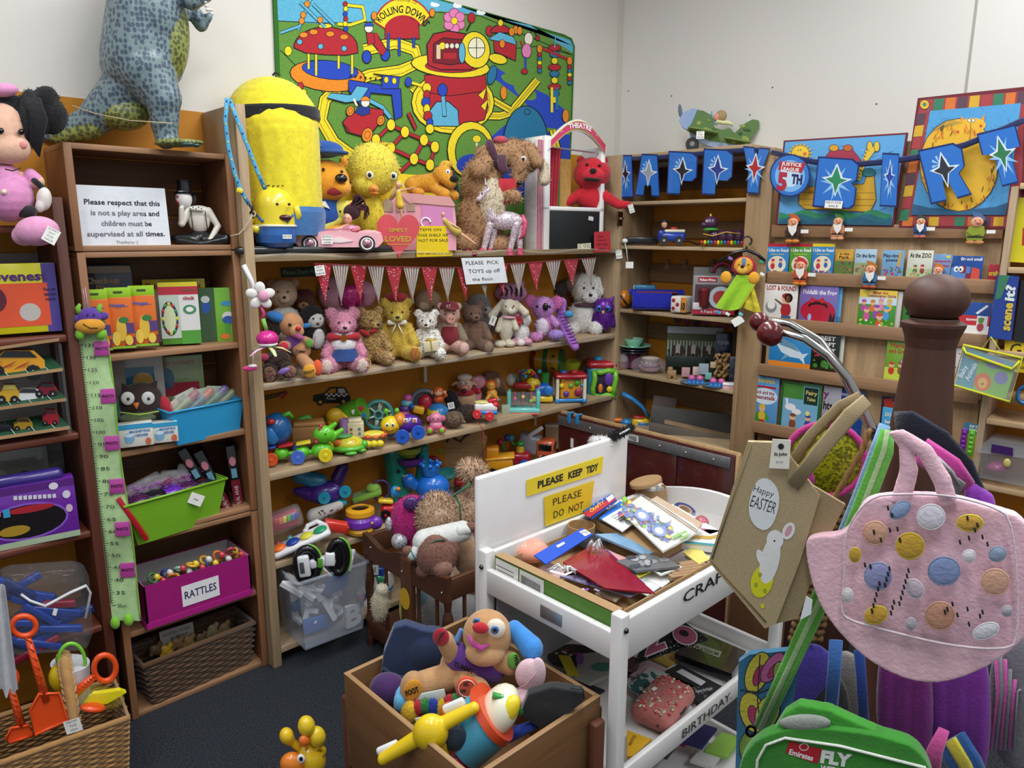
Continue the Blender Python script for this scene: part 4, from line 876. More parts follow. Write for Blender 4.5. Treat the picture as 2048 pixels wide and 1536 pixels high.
t=Tp('plush_pig','pink plush pig in maroon dungarees and cap with round feet',ST,on(902,Z2,2.63))
P_,Hd=bear(t,900,-703,100,'d2a594',head='d6a898',arm='8a7a62',pad='dcb4a6',tuft=500,earr=8,nose='b06a60',nsz=1)
t.m('snout',FB).cyl(P_(2,-20,69),P_(3,-31,68),8,8.5,'c98f82');t.m('nostril',MT).ell(P_(0,-31,69),1.3,'5a2a26');t.m('nostril',MT).ell(P_(6,-31,68),1.3,'5a2a26')
t.m('dungarees',FB,vox=1.6).ell(P_(0,-1,33),(24.5,21.5,26),'7a1c28');t.m('cap',FB).ell(P_(0,0,88),(20,17,12),'7a1c28');t.m('cap_peak',FB).ell(P_(2,-20,86),(15,9,3),'6e1824')
a=t.art('cap_lettering',PA,M=TR(0,-20,0));a.T('87',898,-614,6,'e0d8cc',w=9,al='C');t.done()
t=Tp('teddy_bear','plain mid-brown velvety bear sitting right of the pig',ST,on(952,Z2,2.66));bear(t,950,-700,98,'7b5d4c',muz='8a6b58',pad='9a7d6a',tuft=700,turn=20,hx=-5);t.done()
t=soft('plush_rabbit','tall cream rabbit standing with long drooping ears and a paper tag',1014,2.62,[('e',(1018,0,-616),(19,16,17),'d6cbb4'),('e',(1022,-14,-621),(9,7,7),'ddd4c0'),('t',(1005,0,-604),(984,-4,-632),5,9,'d6cbb4'),('t',(1032,0,-606),(1050,-4,-626),5,8,'d6cbb4'),('e',(1012,0,-655),(16,14,28),'d6cbb4'),('t',(1002,-4,-640),(996,-12,-658),6,6,'d6cbb4'),('t',(1026,-4,-640),(1032,-12,-655),6,6,'d6cbb4'),('e',(1000,-8,-687),(11,14,7),'d6cbb4'),('e',(1020,-8,-686),(11,14,7),'d6cbb4')],tuft=500,tl=2,eyes=[(1012,-14,-612,1.6),(1027,-14,-611,1.6)],nose=(1025,-21,-613,2.4,'a05a44'),done=False)
card(t,986,-640,12,18,'I',rot=20,y=-14);t.m('neck_bow',FB).ell((1018,-12,-634),(13,5,3),'cf9aa8');t.done()
t=soft('plush_cat','small white toy with pink feet and a red felt rose on its head',1044,2.60,[('e',(1044,0,-640),(18,14,16),'e8dedc'),('e',(1042,0,-664),(17,14,18),'ece6e4'),('e',(1030,-10,-682),(9,10,7),'d9a0b0'),('e',(1056,-10,-682),(9,10,7),'d9a0b0'),('e',(1042,-14,-684),(8,8,6),'e8dedc')],tuft=500,tl=2.4,nose=(1046,-15,-645,2),done=False)
for i in range(5):t.m('rose',FB).ell((1036+5*cos(i*1.25),-15-i,-640+5*sin(i*1.25)),(5,4,5),'a81828')
t.m('frill',FB).ell((1032,-8,-630),(12,8,7),'cf8aa4');t.done()
t=soft('plush_koala','pink and lilac koala with big fluffy ears and black oval nose',1087,2.64,[('e',(1086,0,-616),(23,19,22),'c48ac8'),('e',(1062,2,-604),(12,7,14),'d06aa8'),('e',(1112,2,-606),(13,7,14),'d06aa8'),('e',(1088,0,-652),(20,17,22),'cc82bc'),('e',(1084,-12,-652),(13,10,16),'e2d4de'),('e',(1072,-24,-670),(14,12,9),'d48ac4'),('e',(1112,-22,-666),(15,12,10),'a98ad0'),('t',(1102,-6,-636),(1112,-18,-646),7,7,'c48ac8')],tuft=1300,tl=3.4,eyes=[(1074,-16,-612,2.8),(1098,-16,-612,2.8)],nose=(1090,-22,-612,1),done=False)
t.m('nose',GL).ell((1090,-21,-612),(5.5,4,8),'121014');t.done()
t=soft('plush_caterpillar','lilac striped long-tailed plush hanging its tail over the shelf edge',1128,2.58,[('t',(1122,6,-606),(1120,2,-640),10,9,'b070c8'),('t',(1120,2,-640),(1134,-20,-665),9,8,'b070c8'),('t',(1134,-20,-665),(1150,-34,-688),9,8,'b070c8'),('e',(1137,-4,-628),(9,7,7),'3f9cc8')],tuft=300,tl=2.5,done=False)
for i in range(11):p=Vector((1112+i*2.9,-8-i*2.6,-622-i*6));t.m('stripe',FU).tube([p+Vector((2,-3,0)),p+Vector((8,-6,2)),p+Vector((14,-3,4))],1.5,'7a3aa0',5)
t.done()
t=soft('plush_owl','small purple sequin owl with a yellow beak at the far right of the plush shelf',1207,2.60,[('e',(1206,0,-635),(20,17,28),'5b1f86'),('e',(1206,0,-614),(21,17,18),'6a2a96'),('t',(1192,0,-600),(1188,0,-594),5,2,'6a2a96'),('t',(1220,0,-600),(1225,0,-594),5,2,'6a2a96'),('t',(1190,0,-630),(1186,-4,-650),6,5,'4a1a78'),('t',(1222,0,-630),(1226,-4,-650),6,5,'4a1a78')],kind=GT,tuft=0,done=False)
for q in(-1,1):t.m('eye_ring',GT).ell((1205+q*8,-14,-616),(7,3,7),'3a6ac0');eye(t,1205+q*8,-17,-616,3)
t.m('beak',FB).lathe([(3,0),(2,4),(.3,7)],(1205,-16,-622),'d9a42a',RX(120));t.done()
# please don't play sign behind + police car stickers on orange back
t=Th('wall_sign','small dark green sign reading please do not play at the back of the plush shelf','sign',(0,0,0),0,k=1)
pp=lambda x,y,yy:pn(x,y,(0,yy,0),(0,-1,0));q0=pp(563,555,2.85);t.e.location=q0
w_=(pp(640,551,2.85)-q0).x;t.m('board',MT).box((w_/2,-.002,.02),(w_,.004,.04),'1d3a28');a=t.art(LT,PA,M=TR(0,-.0045,0));a.T("Please Don't Play",.006,.012,.018,'8fae98',w=w_*.9);t.done()
def sticker(lab,pts,col,fn):
 P0=(0,WY-.008,0);c=pn(*pts[0],P0,(0,-1,0));t=Th('wall_sticker',lab,'sticker',c,0,k=1)
 iv=TR(c).inverted();a=t.m('vinyl',PA);a.map=lambda x,y,l:iv@pn(x,y,P0,(0,-1,0))+Vector((0,-l,0));fn(a);t.done()
def pcar(a):
 a.P([(626,802),(627,790),(648,786),(660,774),(690,774),(698,788),(701,795),(700,806),(640,807)],'141414');a.P([(652,786),(662,777),(672,777),(671,786)],'c9861b');a.P([(676,786),(676,777),(688,777),(692,786)],'c8d0d4')
 for i in range(9):a.P([(650+i*5,787+i%2*3),(655+i*5,787+i%2*3),(655+i*5,790+i%2*3),(650+i*5,790+i%2*3)],'f0f0ec')
 a.E(640,804,7,7,'141414');a.E(640,804,3.5,3.5,'c8a030');a.E(686,803,7,7,'141414');a.E(686,803,3.5,3.5,'c8a030');a.T('Police',652,799,5,'e8e8e8',w=18,ydown=True)
sticker('black police car wall sticker above the toy row',[(660,800)],'k',pcar)
def ladder(a):
 a.Ln([(527,800),(570,788)],2,'141414');a.Ln([(528,793),(572,783)],2,'141414')
 for i in range(8):a.Ln([(529+i*5.4,800-i*1.5),(533+i*5.4,791-i*1.4)],1.3,'141414')
 a.P([(556,790),(574,782),(576,786),(566,798)],'a32a24')
sticker('black and red crane wall sticker left of the police car',[(550,795)],'k',ladder)
# hanging baby mobile on the post
t=Tp('baby_mobile','white flower and pink musical baby mobile hanging on the left shelf post','mobile',on(522,1.50,2.47))
for i in range(5):a_=radians(90+72*i);t.m('petal',FB).ell((521+17*cos(a_),0,-592+17*sin(a_)),(12,5,10),'e4e0da',RY(-math.degrees(a_)))
t.m('flower_centre',FB).ell((527,-6,-592),(11,6,11),'d99ab4');t.m('stalk').tube([(520,4,-612),(526,4,-628),(520,3,-640)],3.5,'c43a80')
t.m('strap',FB).tube([(523,0,-638),(528,0,-662)],4,'7cc04a',6,flat=.3);t.m('music_ball').ell((529,0,-679),(22,20,17),'d42c8c');t.m('music_base').ell((529,0,-690),(20,18,6),'ece8e8')
for a0 in(0,72,144,216,288):t.m('arm').tube([(529,0,-694),(529+28*cos(radians(a0)),28*sin(radians(a0)),-700),(529+44*cos(radians(a0)),44*sin(radians(a0)),-710)],[4,5,3],('cfe0a0','e8b0cc')[a0//72%2],6,flat=.4)
t.m('bunny_charm',FB).ell((492,-4,-738),(15,6,6),'d83a84');t.m('bunny_charm',FB).ell((497,-6,-733),(9,6,4),'f0d8e4');t.m('cord',FB).tube([(500,0,-708),(497,-4,-732)],.6,'ddd',4)
t.m('clamp').tube([(493,6,-530),(505,8,-560),(516,6,-600)],5,'e8e8ea',6);t.done()
# ================= plastic toys on the third shelf (z .81) =================
Z3=.812
def toy(name,lab,px,y,z=Z3,cat='toy',yaw=None,x=None,grp=None):return Tp(name,lab,cat,on(px,z,y)if x is None else on(px,z,x=x),grp,yaw)
def wheel(t,x,y,z,r,col,hub=None,w=5,part='wheel',n=20):
 t.m(part,'plastic').lathe([(.4,-w*.6),(r*.5,-w*.55),(r*.92,-w/2),(r,-w*.2),(r,w*.2),(r*.92,w/2),(.4,w/2)],(x,y,z),col,RX(90),n)
 if hub:t.m('hub','plastic',par=part).lathe([(.3,w*.75),(r*.25,w*.72),(r*.3,w*.5)],(x,y,z),hub,RX(90),12)
t=toy('activity_ball','dark blue half-dome activity toy at the left end of the toy shelf',560,2.68)
t.m(BD).ell((558,0,-858),(29,27,32),'1f5fa0');t.m('speaker').ell((548,-20,-866),(14,8,18),'2f7fc0');t.m('button').ell((548,-22,-838),(8,6,6),'c0282c');t.m('handle').tube([(570,-6,-833),(582,-4,-828),(588,0,-838)],5,'4fae3a');t.done()
t=toy('wooden_box_toy','brown wooden shape-sorter crate behind the green crocodile',618,2.72)
t.m(BD,WX_).box((620,0,-866),(66,36,36),'9a6d3c',3);t.m('lid',WX_).box((620,0,-846),(60,38,9),'a8783f',3);t.m('opening',MT).ell((638,-18,-868),(7,2,9),'3a2614');t.done()
t=toy('pull_along_crocodile','bright green crocodile pull-along train with orange, blue and yellow wheels',610,2.60)
GR='63c42c'
for x in(570,610,648):t.m('carriage').ell((x-4,4,-904),(22 if x>640 else 15,14,15 if x>640 else 12),GR)
t.m('coupling').cyl((578,4,-906),(630,4,-906),5,5,'56b024')
for x,c,r,h in((547,'e0562a',13,'e86a3a'),(597,'4a6cc8',14,'5a7cd8'),(650,'e8cf2a',14,'f0d83a')):wheel(t,x,-14,-910,r,c,h);wheel(t,x+4,24,-906,r,c)
t.m('plate').box((575,2,-888),(28,20,4),'b8242c',1,RY(-6));t.m('plate').box((609,2,-886),(28,20,4),'e0cc2a',1,RY(-6));t.m('plate').box((546,2,-890),(22,20,4),'2a48a0',1,RY(-6))
put(t.m('head','plastic',vox=1.1),[('e',(650,2,-872),(22,16,17),GR),('t',(664,0,-880),(684,0,-866),8,5,GR),('t',(655,0,-866),(672,-2,-852),8,4,GR)])
for i in range(6):t.m('back_spike').ell((634+i*2,-6,-884+i*6),4,'c43a5a',n=8)
eye(t,652,-14,-868,1.6);t.done()
t=toy('toy_turtle','green and yellow shape turtle toy beside the crocodile',697,2.60)
t.m('shell').ell((697,0,-886),(31,24,14),'d8cf3a');t.m('rim').torus((697,0,-893),31,5,'5fb83a',RX(0),R2=24)
for x,c in((680,'e0762a'),(706,'dfae2a'),(694,'9ac83a')):t.m('shell_patch').ell((x,-13,-882),(10,7,7),c)
t.m('head').ell((728,-8,-888),(8,7,8),'5fb83a');t.m('flipper').ell((702,-24,-900),(12,6,4),'5fb83a');t.m('flipper').ell((722,-14,-898),(10,6,4),'5fb83a');t.m('button').ell((688,-2,-871),(18,12,4),'4fa45a');t.done()
t=toy('toy_sun','flat yellow and red smiling sun rattle lying at the shelf front',748,2.60)
t.m('face').ell((748,0,-868),(22,16,7),'e8d44a')
for i in range(9):a_=i*2*pi/9;t.m('ray').ell((748+22*cos(a_),16*sin(a_),-870),(6,5,4),('d8522a','e87a3a')[i%2])
for i in range(3):t.m('bead').ell((736+i*12,-20,-882),(8,7,7),'e8d22a')
t.done()
t=toy('toy_duck','yellow plastic duck toy behind the crocodile',672,2.75);put(t.m(BD,'plastic',vox=1.2),[('e',(672,0,-832),(17,13,16),'e0b62a'),('t',(682,0,-826),(694,0,-838),5,5,'e0b62a'),('t',(664,0,-830),(666,0,-848),9,9,'e0b62a')]);t.done()
t=toy('toy_drum','green and grey learning drum lying on its side behind the blocks',712,2.75)
t.m('drum').cyl((690,10,-835),(728,-10,-815),24,22,'5fb02e',28);t.m('rim').cyl((684,13,-838),(690,10,-835),25,25,'8a9096',28)
for x,z,c in((710,-818,'f0eee8'),(724,-812,'d0283c'),(716,-832,'e8d43a'),(729,-826,'3a6ac0')):t.m('key').box((x,-24,z),(9,4,9),c,1,RY(-20))
t.done()
t=toy('toy_block','beige wooden block house with small window prints',716,2.64);t.m('block',WX_).box((713,0,-858),(32,26,30),'d8c8a4',2);t.m('roof',WX_).box((712,0,-840),(26,24,8),'e0d2b0',2)
for i in range(4):t.m('print',PA).box((704+(i%2)*16,-13.5,-855-(i//2)*9),(5,.8,5),('8a5a3a','4a7a9a')[i%2])
t.done()
t=toy('stacking_cup','small purple cup toy beside the beige block',690,2.66);t.m('cup').lathe([(6,-876),(8,-860),(9,-838),(7,-838),(5,-872)],(690,0,0),'a078b0');t.done()
t=toy('shape_sorter','round teal shape-sorter wheel with cut-outs standing upright',756,2.72)
t.m('disc').cyl((758,-4,-832),(756,4,-832),1,1,'3a8a86');b=t.m('disc_ring');b.torus((758,0,-830),27,4.5,'4a9a96',RX(90)@RY(8));b.torus((758,0,-830),8,3,'5aaaa4',RX(90))
for i in range(6):a_=i*pi/3+.3;b.tube([(758+8*cos(a_),0,-830+8*sin(a_)),(758+25*cos(a_),0,-830+25*sin(a_))],4.5,'c8d4ca',6,flat=.5)
t.m('backing',MT).cyl((759,3,-830),(759,6,-830),25,25,'5c6a58',28)
for i in range(5):a_=i*1.26;t.m('dot').ell((758+24*cos(a_),-5,-830+24*sin(a_)),2.4,'d0483a' if i%2 else 'e8c83a',n=8)
t.done()
t=toy('green_case','green flat toy case lying behind the wooden crate',605,2.78);t.m('case').box((607,0,-842),(40,16,12),'4aa83a',4,RY(-14));t.m('lid').ell((607,-2,-836),(18,10,4),'5aba4a',RY(-14));t.done()
t=toy('toy_caterpillar','smiling yellow caterpillar toy with purple body and blue wheels',802,2.59)
t.m(BD).ell((818,2,-848),(26,18,18),'5a2a98');t.m('head').ell((782,-4,-848),(20,18,18),'f0d42a')
for x in(778,792):t.m('antenna').cyl((x,-4,-834),(x+(x-785)*.5,-4,-822),2,2,'4aa83a');t.m('antenna_ball').ell((x+(x-785)*.5,-4,-820),5,'6ac83a')
t.m('body_ring').ell((800,0,-840),(14,17,15),'e8902a');wheel(t,805,-20,-868,14,'2a5fc8','1f4aa0');wheel(t,836,-16,-862,14,'2a5fc8','1f4aa0');wheel(t,780,16,-866,12,'2a5fc8')
for x,c in((812,'c02a40'),(830,'d05a2a')):t.m('badge').box((x,-15,-838),(9,4,9),'e8e4d8',1);a=t.art('badge_letter',M=TR(0,-17.5,0));a.T('AB'[x>820],x,-841,6,c,al='C',bold=.03)
eye(t,776,-21,-844,2,'151515',4);eye(t,787,-21,-844,2,'151515',4);t.m('smile',MT).tube([(773,-21,-853),(781,-23,-857),(789,-21,-853)],.9,'7a1a1a',5)
for x in(770,793):t.m('cheek').ell((x,-18,-851),(3,2,3),'e8762a',n=8)
t.done()
t=toy('stacked_toy','purple and teal baby toy with a yellow digger scoop behind the caterpillar',826,2.72)
for i,(r,c,z)in enumerate(((14,'c05a9a',-826),(12,'6a3a9a',-816),(12,'6ab0c0',-806),(9,'c85a9a',-796))):t.m('ring').ell((808+i*3,0,z),(r,r,8),c)
t.m('scoop').box((838,-8,-818),(22,16,14),'dca828',3,RY(15));t.m('driver').ell((826,-8,-812),(7,7,6),'1f4f9a');t.done()
t=toy('ball_popper','grey dome toy with a red centre at the back of the toy shelf',848,2.77);t.m('dome').torus((848,0,-806),25,5,'7a8694',RX(90)@RY(5),arc=200);t.m('hood').ell((850,8,-806),(24,12,24),'6a7684');t.m('red_ball').ell((852,-6,-804),(15,12,17),'b82a3a');t.done()
t=toy('toy_ball','blue ball with a yellow star pattern under the orange monkey',878,2.70);t.m('ball').ell((876,0,-828),(23,23,23),'2f7fc0');t.m('star').lathe([(22.6,-6),(23.4,0),(22.6,6)],(876,0,-828),'e8c82a',RY(20))
t.m('star').ell((870,-20,-822),(9,5,6),'e8c82a');t.done()
t=toy('toy_monkey','orange plastic monkey figure sitting on the blue ball',876,2.70,z=Z3+.09);put(t.m(BD,'plastic',vox=1),[('e',(877,0,-783),(11,9,10),'d0622a'),('e',(877,-6,-785),(8,5,6),'e8b48a'),('e',(865,0,-785),(4,3,4),'e8a47a'),('e',(890,0,-785),(4,3,4),'e8a47a'),('e',(877,0,-799),(10,8,8),'c8541e'),('t',(886,0,-796),(893,-4,-790),3,3,'c8541e')]);eye(t,874,-10,-781,1);eye(t,881,-10,-781,1);t.done()
t=toy('toy_elephant','small pink smiling elephant toy at the shelf edge',872,2.585);put(t.m(BD,'plastic',vox=1),[('e',(872,0,-836),(13,11,11),'e88aa8'),('e',(872,0,-850),(13,11,10),'e88aa8'),('e',(859,2,-838),(6,3,6),'d46a98'),('e',(886,2,-838),(6,3,6),'d46a98')])
for x in(860,884):t.m('foot').ell((x,-10,-857),(8,7,7),'d84a78');t.m('sole').ell((x,-16,-857),(5,2,5),'8ac83a')
eye(t,867,-11,-835,1.2);eye(t,877,-11,-835,1.2);t.done()
for lb,x,y,z,r,c in(('light brown knitted hedgehog lying at the shelf edge',908,2.60,-838,(20,17,16),'6a5644'),('dark brown knitted hedgehog behind the light brown one',935,2.64,-826,(24,17,17),'3a2a22')):
 t=toy('knitted_hedgehog',lb,x,y,cat=ST);t.m(BD,'curl',vox=1.2,tuft=500,tl=2.4).ell((x,0,z),r,c);t.m('snout',FU).tap((x+r[0]*.7,-6,z-2),(x+r[0]*1.1,-8,z-5),6,2.5,'7a6450' if x<920 else '4a3a30');eye(t,x+r[0]*.75,-14,z+3,1.3);
 if x>920:card(t,903,-808,13,13,'O',rot=-12,y=-14)
 t.done()
t=toy('toy_plush_dark','small black knitted toy behind the hedgehogs with a paper tag',905,2.73,cat=ST);put(t.m(BD,'curl',vox=1.2,tuft=300,tl=2),[('e',(903,0,-796),(14,11,16),'17151a'),('e',(908,0,-812),(15,11,14),'17151a')]);t.done()
t=toy('cow_figure','vinyl cow chef figure with a white hat and red neckerchief',936,2.76)
put(t.m(BD,'plastic',vox=1.2),[('e',(932,0,-800),(22,14,22),'c8a080'),('e',(930,0,-770),(16,13,14),'d8b8a0'),('e',(930,-10,-774),(10,8,8),'d08878'),('t',(912,0,-766),(905,0,-770),4,3,'c8a080'),('t',(946,0,-766),(953,0,-770),4,3,'c8a080')])
t.m('hat',MT).ell((930,0,-755),(15,12,7),'e8e0d4');t.m('neckerchief',FB).ell((931,-6,-785),(18,11,6),'a8242c');t.m('mouth',MT).ell((929,-18,-778),(5,3,5),'4a1a1c');eye(t,925,-13,-764,1.4,'111',3);eye(t,935,-13,-764,1.4,'111',3);t.done()
t=toy('hippo_figure','pink vinyl hippo figure leaning beside the cow chef',956,2.75);put(t.m(BD,'plastic',vox=1.2),[('e',(958,0,-764),(14,12,14),'cf8a9c'),('e',(953,-8,-758),(10,8,8),'d898a8'),('e',(950,0,-790),(14,11,18),'cf8a9c'),('t',(940,-6,-780),(958,-12,-780),5,5,'b02434')]);eye(t,952,-12,-752,1.3);t.done()
t=toy('toy_lion','small orange lion figure on a blue base',984,2.70);put(t.m(BD,'plastic',vox=1),[('e',(982,0,-770),(12,9,11),'c8602a'),('e',(982,-6,-771),(8,6,8),'e8a83a'),('e',(984,0,-787),(11,9,9),'e8a83a'),('t',(978,-6,-790),(974,-12,-796),4,4,'e8a83a'),('t',(990,-6,-790),(994,-12,-796),4,4,'e8a83a')]);eye(t,979,-12,-769,1);eye(t,985,-12,-769,1);t.m('base').ell((984,0,-799),(18,14,5),'3a9ac0');t.done()
t=toy('styling_doll','brown-haired styling doll head lying at the back of the toy shelf',986,2.80,cat='doll');h=t.m('hair',FU);h.ell((984,0,-762),(22,14,20),'8a6650')
for i in range(18):h.tube([(975+i*1.2,-8,-745),(966+i*2.4,-14,-765),(968+i*2.6,-10,-790)],[3,3,1],'8a6650',5)
t.m('face').ell((994,-10,-764),(10,8,12),'c89a80');t.done()
t=toy('toy_telephone','white and blue toy telephone with a red handset and red wheels',973,2.58)
t.m(BD).box((972,0,-812),(46,34,16),'f0eeea',5);t.m('base').box((972,0,-822),(46,34,8),'2f7fd0',3);t.m('face_panel').ell((964,-4,-803),(16,12,3),'e8dc8a');t.m('handset').box((985,-4,-800),(20,14,8),'c82434',3,RY(-10));t.m('handset_end').ell((990,-10,-808),(8,7,7),'c82434')
wheel(t,954,-18,-824,9,'e03a40','f06a6a',6);wheel(t,979,-18,-828,9,'e03a40','f06a6a',6);t.m('pull_cord',MT).tube([(955,-22,-838),(966,-24,-850),(970,-24,-900),(970,-22,-948)],.7,'c8402a',4)
t.done()
t=toy('tumbler_toy','turquoise toy stand with clear spinning cylinders and wavy base',1045,2.62)
for x in(1018,1076):t.m('end_frame').box((x,0,-800),(8,30,40),'6ac8c0',3)
t.m('base').box((1047,0,-818),(66,32,9),'7ad0c8',2);t.m('wavy_edge').box((1047,-16,-824),(64,3,4),'d8604a',1)
for x in(1030,1046,1062):t.m('cylinder','clear').cyl((x,-8,-806),(x,-8,-784),10,10,'c8e4ea',20);t.m('rod').cyl((x,-8,-808),(x,-8,-782),1.5,1.5,'c04a6a');t.m('ball').ell((x,-8,-800+(x%3)*4),4,('e8c83a','8ac83a','d85a8a')[(x-30)//16%3])
t.m('box_card',PA).box((1012,-16,-815),(16,3,18),'a8b8a0',.5);t.done()
t=toy('bead_maze','toddler bead maze with looping green, red and yellow wires',1050,2.76)
t.m('base').box((1052,0,-770),(50,26,12),'b02a34',4);
for i,c in enumerate(('4aae3a','2a6ac0','e0b82a')):t.m('wire').tube([(1034+i*6,0,-765),(1032+i*8,-6,-745),(1046+i*8,-8,-738),(1058+i*6,0,-748),(1060+i*5,4,-765)],1.8,c)
for i in range(7):t.m('bead').ell((1036+i*7,-6,-742-(i%3)*5),4.5,('c82a3a','5a3a9a','2a9ac0','e8c82a')[i%4],n=10)
t.done()
t=toy('toy_train','blue, yellow and green plastic train engine beside the activity cube',1083,2.70)
t.m('boiler').cyl((1070,0,-780),(1098,0,-778),15,15,'1f5fc0');t.m('base').box((1084,0,-796),(44,26,12),'e8c22a',4);t.m('chimney').cyl((1090,0,-765),(1090,0,-746),7,9,'2a8a3a');t.m('face').ell((1096,-14,-778),(10,4,10),'2a7ad0')
t.m('dome').ell((1066,-4,-768),(15,12,14),'e8c82a')
for i in range(6):t.m('dome_rib').tube([(1066,-4,-753),(1066+11*cos(i),-4-9*abs(sin(i)),-760),(1066+15*cos(i),-4-12*abs(sin(i)),-770)],1,'9a7a14',5)
t.m('white_shell').ell((1024,10,-762),(14,10,13),'e8e8ea');t.done()
t=toy('rolling_drum','dark green, red and yellow rolling drum tilted against the back wall',1098,2.79)
t.m('drum').cyl((1074,6,-718),(1122,-6,-722),25,24,'b88f1c',32);t.m('end').cyl((1070,8,-717),(1076,6,-718),26,26,'8f1f24',32);t.m('band').cyl((1090,3,-720),(1098,1,-720),26.5,26.5,'1d6a3a',32);t.m('end').cyl((1120,-5,-722),(1124,-6,-722),25,25,'1d6a3a',32)
for z in(-712,-730):t.m('shape_hole',MT).box((1106,-22,z),(9,5,9),'2a1a12',1,RY(20))
t.done()
t=toy('yellow_bowl','yellow-green plastic bowl behind the activity cubes',1140,2.80);t.m('bowl').lathe([(14,-750),(22,-730),(24,-722),(22,-722),(12,-746)],(1138,0,0),'b8c02a');t.m('blue_cup').lathe([(9,-760),(12,-742),(10,-742),(7,-756)],(1124,-8,0),'2a8ac0');t.done()
def cube(lab,px,y,x0,x1,z0,z1,top,fr,post,side,yaw,det):
 t=toy('activity_cube',lab,px,y,yaw=yaw);cx=(x0+x1)/2;w=x1-x0;h=z1-z0;d=w*.8
 t.m('roof').box((cx,0,z1-4),(w+4,d+4,10),top,4)
 for a in(-1,1):
  for b in(-1,1):t.m('post').cyl((cx+a*w*.45,b*d*.45,z0+4),(cx+a*w*.45,b*d*.45,z1-6),w*.06,w*.06,post);t.m('corner').ell((cx+a*w*.45,b*d*.45,z0+3),w*.09,fr)
  t.m('base_bar').box((cx,a*d*.45,z0+4),(w*.9,6,7),fr,2.5);t.m('base_bar').box((cx+a*w*.45,0,z0+4),(6,d*.9,7),fr,2.5)
 t.m('panel').box((cx,0,(z0+z1)/2),(w*.7,d*.7,h*.8),side,3)
 for i,(u,v,r,c)in enumerate(det):t.m('knob').ell((x0+u*w,-d*.38,z0+v*h),(r,4,r),c,n=12)
 t.m('top_knob').ell((cx-w*.2,0,z1+2),(w*.12,w*.1,4),'2a5fb0');t.m('top_knob').ell((cx+w*.15,0,z1+2),(w*.14,w*.1,4),'b82a34');t.done()
cube('square activity cube with a red roof, cream posts and blue base',1138,2.63,1108,1168,-800,-746,'a8202c','2f84c8','e8dcc0','e0962a',-38,[(.2,.6,5,'e8d22a'),(.35,.3,6,'5a3a9a'),(.5,.6,5,'6ab83a'),(.7,.7,6,'4aae2a'),(.75,.35,8,'9a2a4a'),(.9,.6,5,'3a8ac8'),(.25,.85,5,'e8d22a')])
t=toy('activity_cube','big rounded activity cube in teal, lime green and purple with a red top',1200,2.66,yaw=-42)
t.m('side').box((1200,0,-760),(58,52,66),'3a9cc4',9);t.m('roof').box((1200,0,-727),(60,54,16),'b4202e',7);t.m('base').box((1200,0,-793),(58,52,9),'5a2a90',4);t.m('face_recess',MT).box((1204,-25,-762),(36,6,38),'1c1a30',2)
for q in[(1183,-760),(1224,-760)]:t.m('vine_frame').tube([(q[0],-28,-784),(q[0]-2,-29,-770),(q[0]+2,-29,-752),(q[0],-28,-736)],5.5,'7ac43a')
for q in(-786,-738):t.m('vine_frame').tube([(1184,-28,q),(1196,-29,q-2),(1210,-29,q+2),(1224,-28,q)],5.5,'7ac43a')
t.m('wheel').ell((1212,-30,-752),(9,4,14),'6a3aa0');t.m('figure').ell((1196,-31,-770),(5,4,9),'d8762a');t.m('flower').ell((1214,-31,-772),(6,3,6),'e8cf2a');t.m('top_knob').ell((1195,0,-718),(10,9,5),'2a9ac8')
t.m('side_window',MT).box((1171,0,-748),(3,20,18),'1f3a7a',2);t.done()
# ================= toys on the fourth shelf (z .445) =================
Z4=.447
t=toy('ride_toy','purple and turquoise tipping cart toy with round wheels at the back left',655,2.70,z=Z4)
put(t.m(BD,'plastic',vox=1.6),[('e',(655,0,-985),(38,24,22),'4a2a8a'),('t',(625,0,-985),(600,0,-978),15,7,'4a2a8a'),('t',(680,0,-960),(690,0,-940),14,12,'3a1f6a')])
put(t.m('shell','plastic',vox=1.6),[('t',(606,4,-950),(645,4,-965),14,16,'2f8ab0'),('t',(606,4,-950),(618,4,-940),13,11,'2f8ab0'),('t',(625,-14,-1020),(680,-10,-1008),9,10,'2a86a8')])
wheel(t,652,-24,-988,12,'2a9ab8','1f7f9a');wheel(t,692,-22,-980,12,'2a9ab8','1f7f9a');t.m('front').ell((684,-10,-1005),(12,10,8),'2a9ab8');t.done()
t=toy('toy_xylophone','red xylophone with rainbow keys wrapped in clear plastic',572,2.62,z=Z4,yaw=-20)
t.m(BD).box((572,0,-1040),(56,30,26),'a8283c',4,RY(-12));
for i in range(6):t.m('key').box((556+i*8,-16,-1037+i*1.6),(7,4,12),('c82a3a','e8762a','e8d22a','5ab83a','2a7ac0','5a3a9a')[i],.8)
t.m('wrapper','film').box((574,-2,-1038),(66,40,36),'e8e8f0',8,RY(-12));t.done()
t=toy('toy_piano','white baby piano with big orange, blue, yellow and green buttons sticking out over the shelf',608,2.56,z=Z4,yaw=-22)
M_=TR(608,0,-1092)@RY(-17)
t.X=t.X@M_;t.m(BD).box((0,4,10),(116,52,13),'e4e2e4',6)
for i,c in enumerate(('e8722a','1f3f98','d8d04a','2a9a6a')):t.m('button').ell((-44+i*28,-4,18),(14,14,6),c)
t.m('handle').tube([(10,22,14),(20,32,22),(40,32,22),(50,22,14)],5,'dcdce0');t.m('note_button').ell((-20,24,18),(6,6,4),'6ab8b0');t.m('note_button').ell((12,24,18),(5,5,4),'e0d8d8');t.m('note_button').ell((-44,26,17),(4,4,3),'d8586a');t.done()
t=toy('baby_pillow','small white printed pillow between the xylophone and tambourine',655,2.64,z=Z4,cat='cushion');put(t.m('cushion',FB,vox=1.6),[('t',(632,0,-1030),(680,0,-1014),15,9,'b8b2ac')])
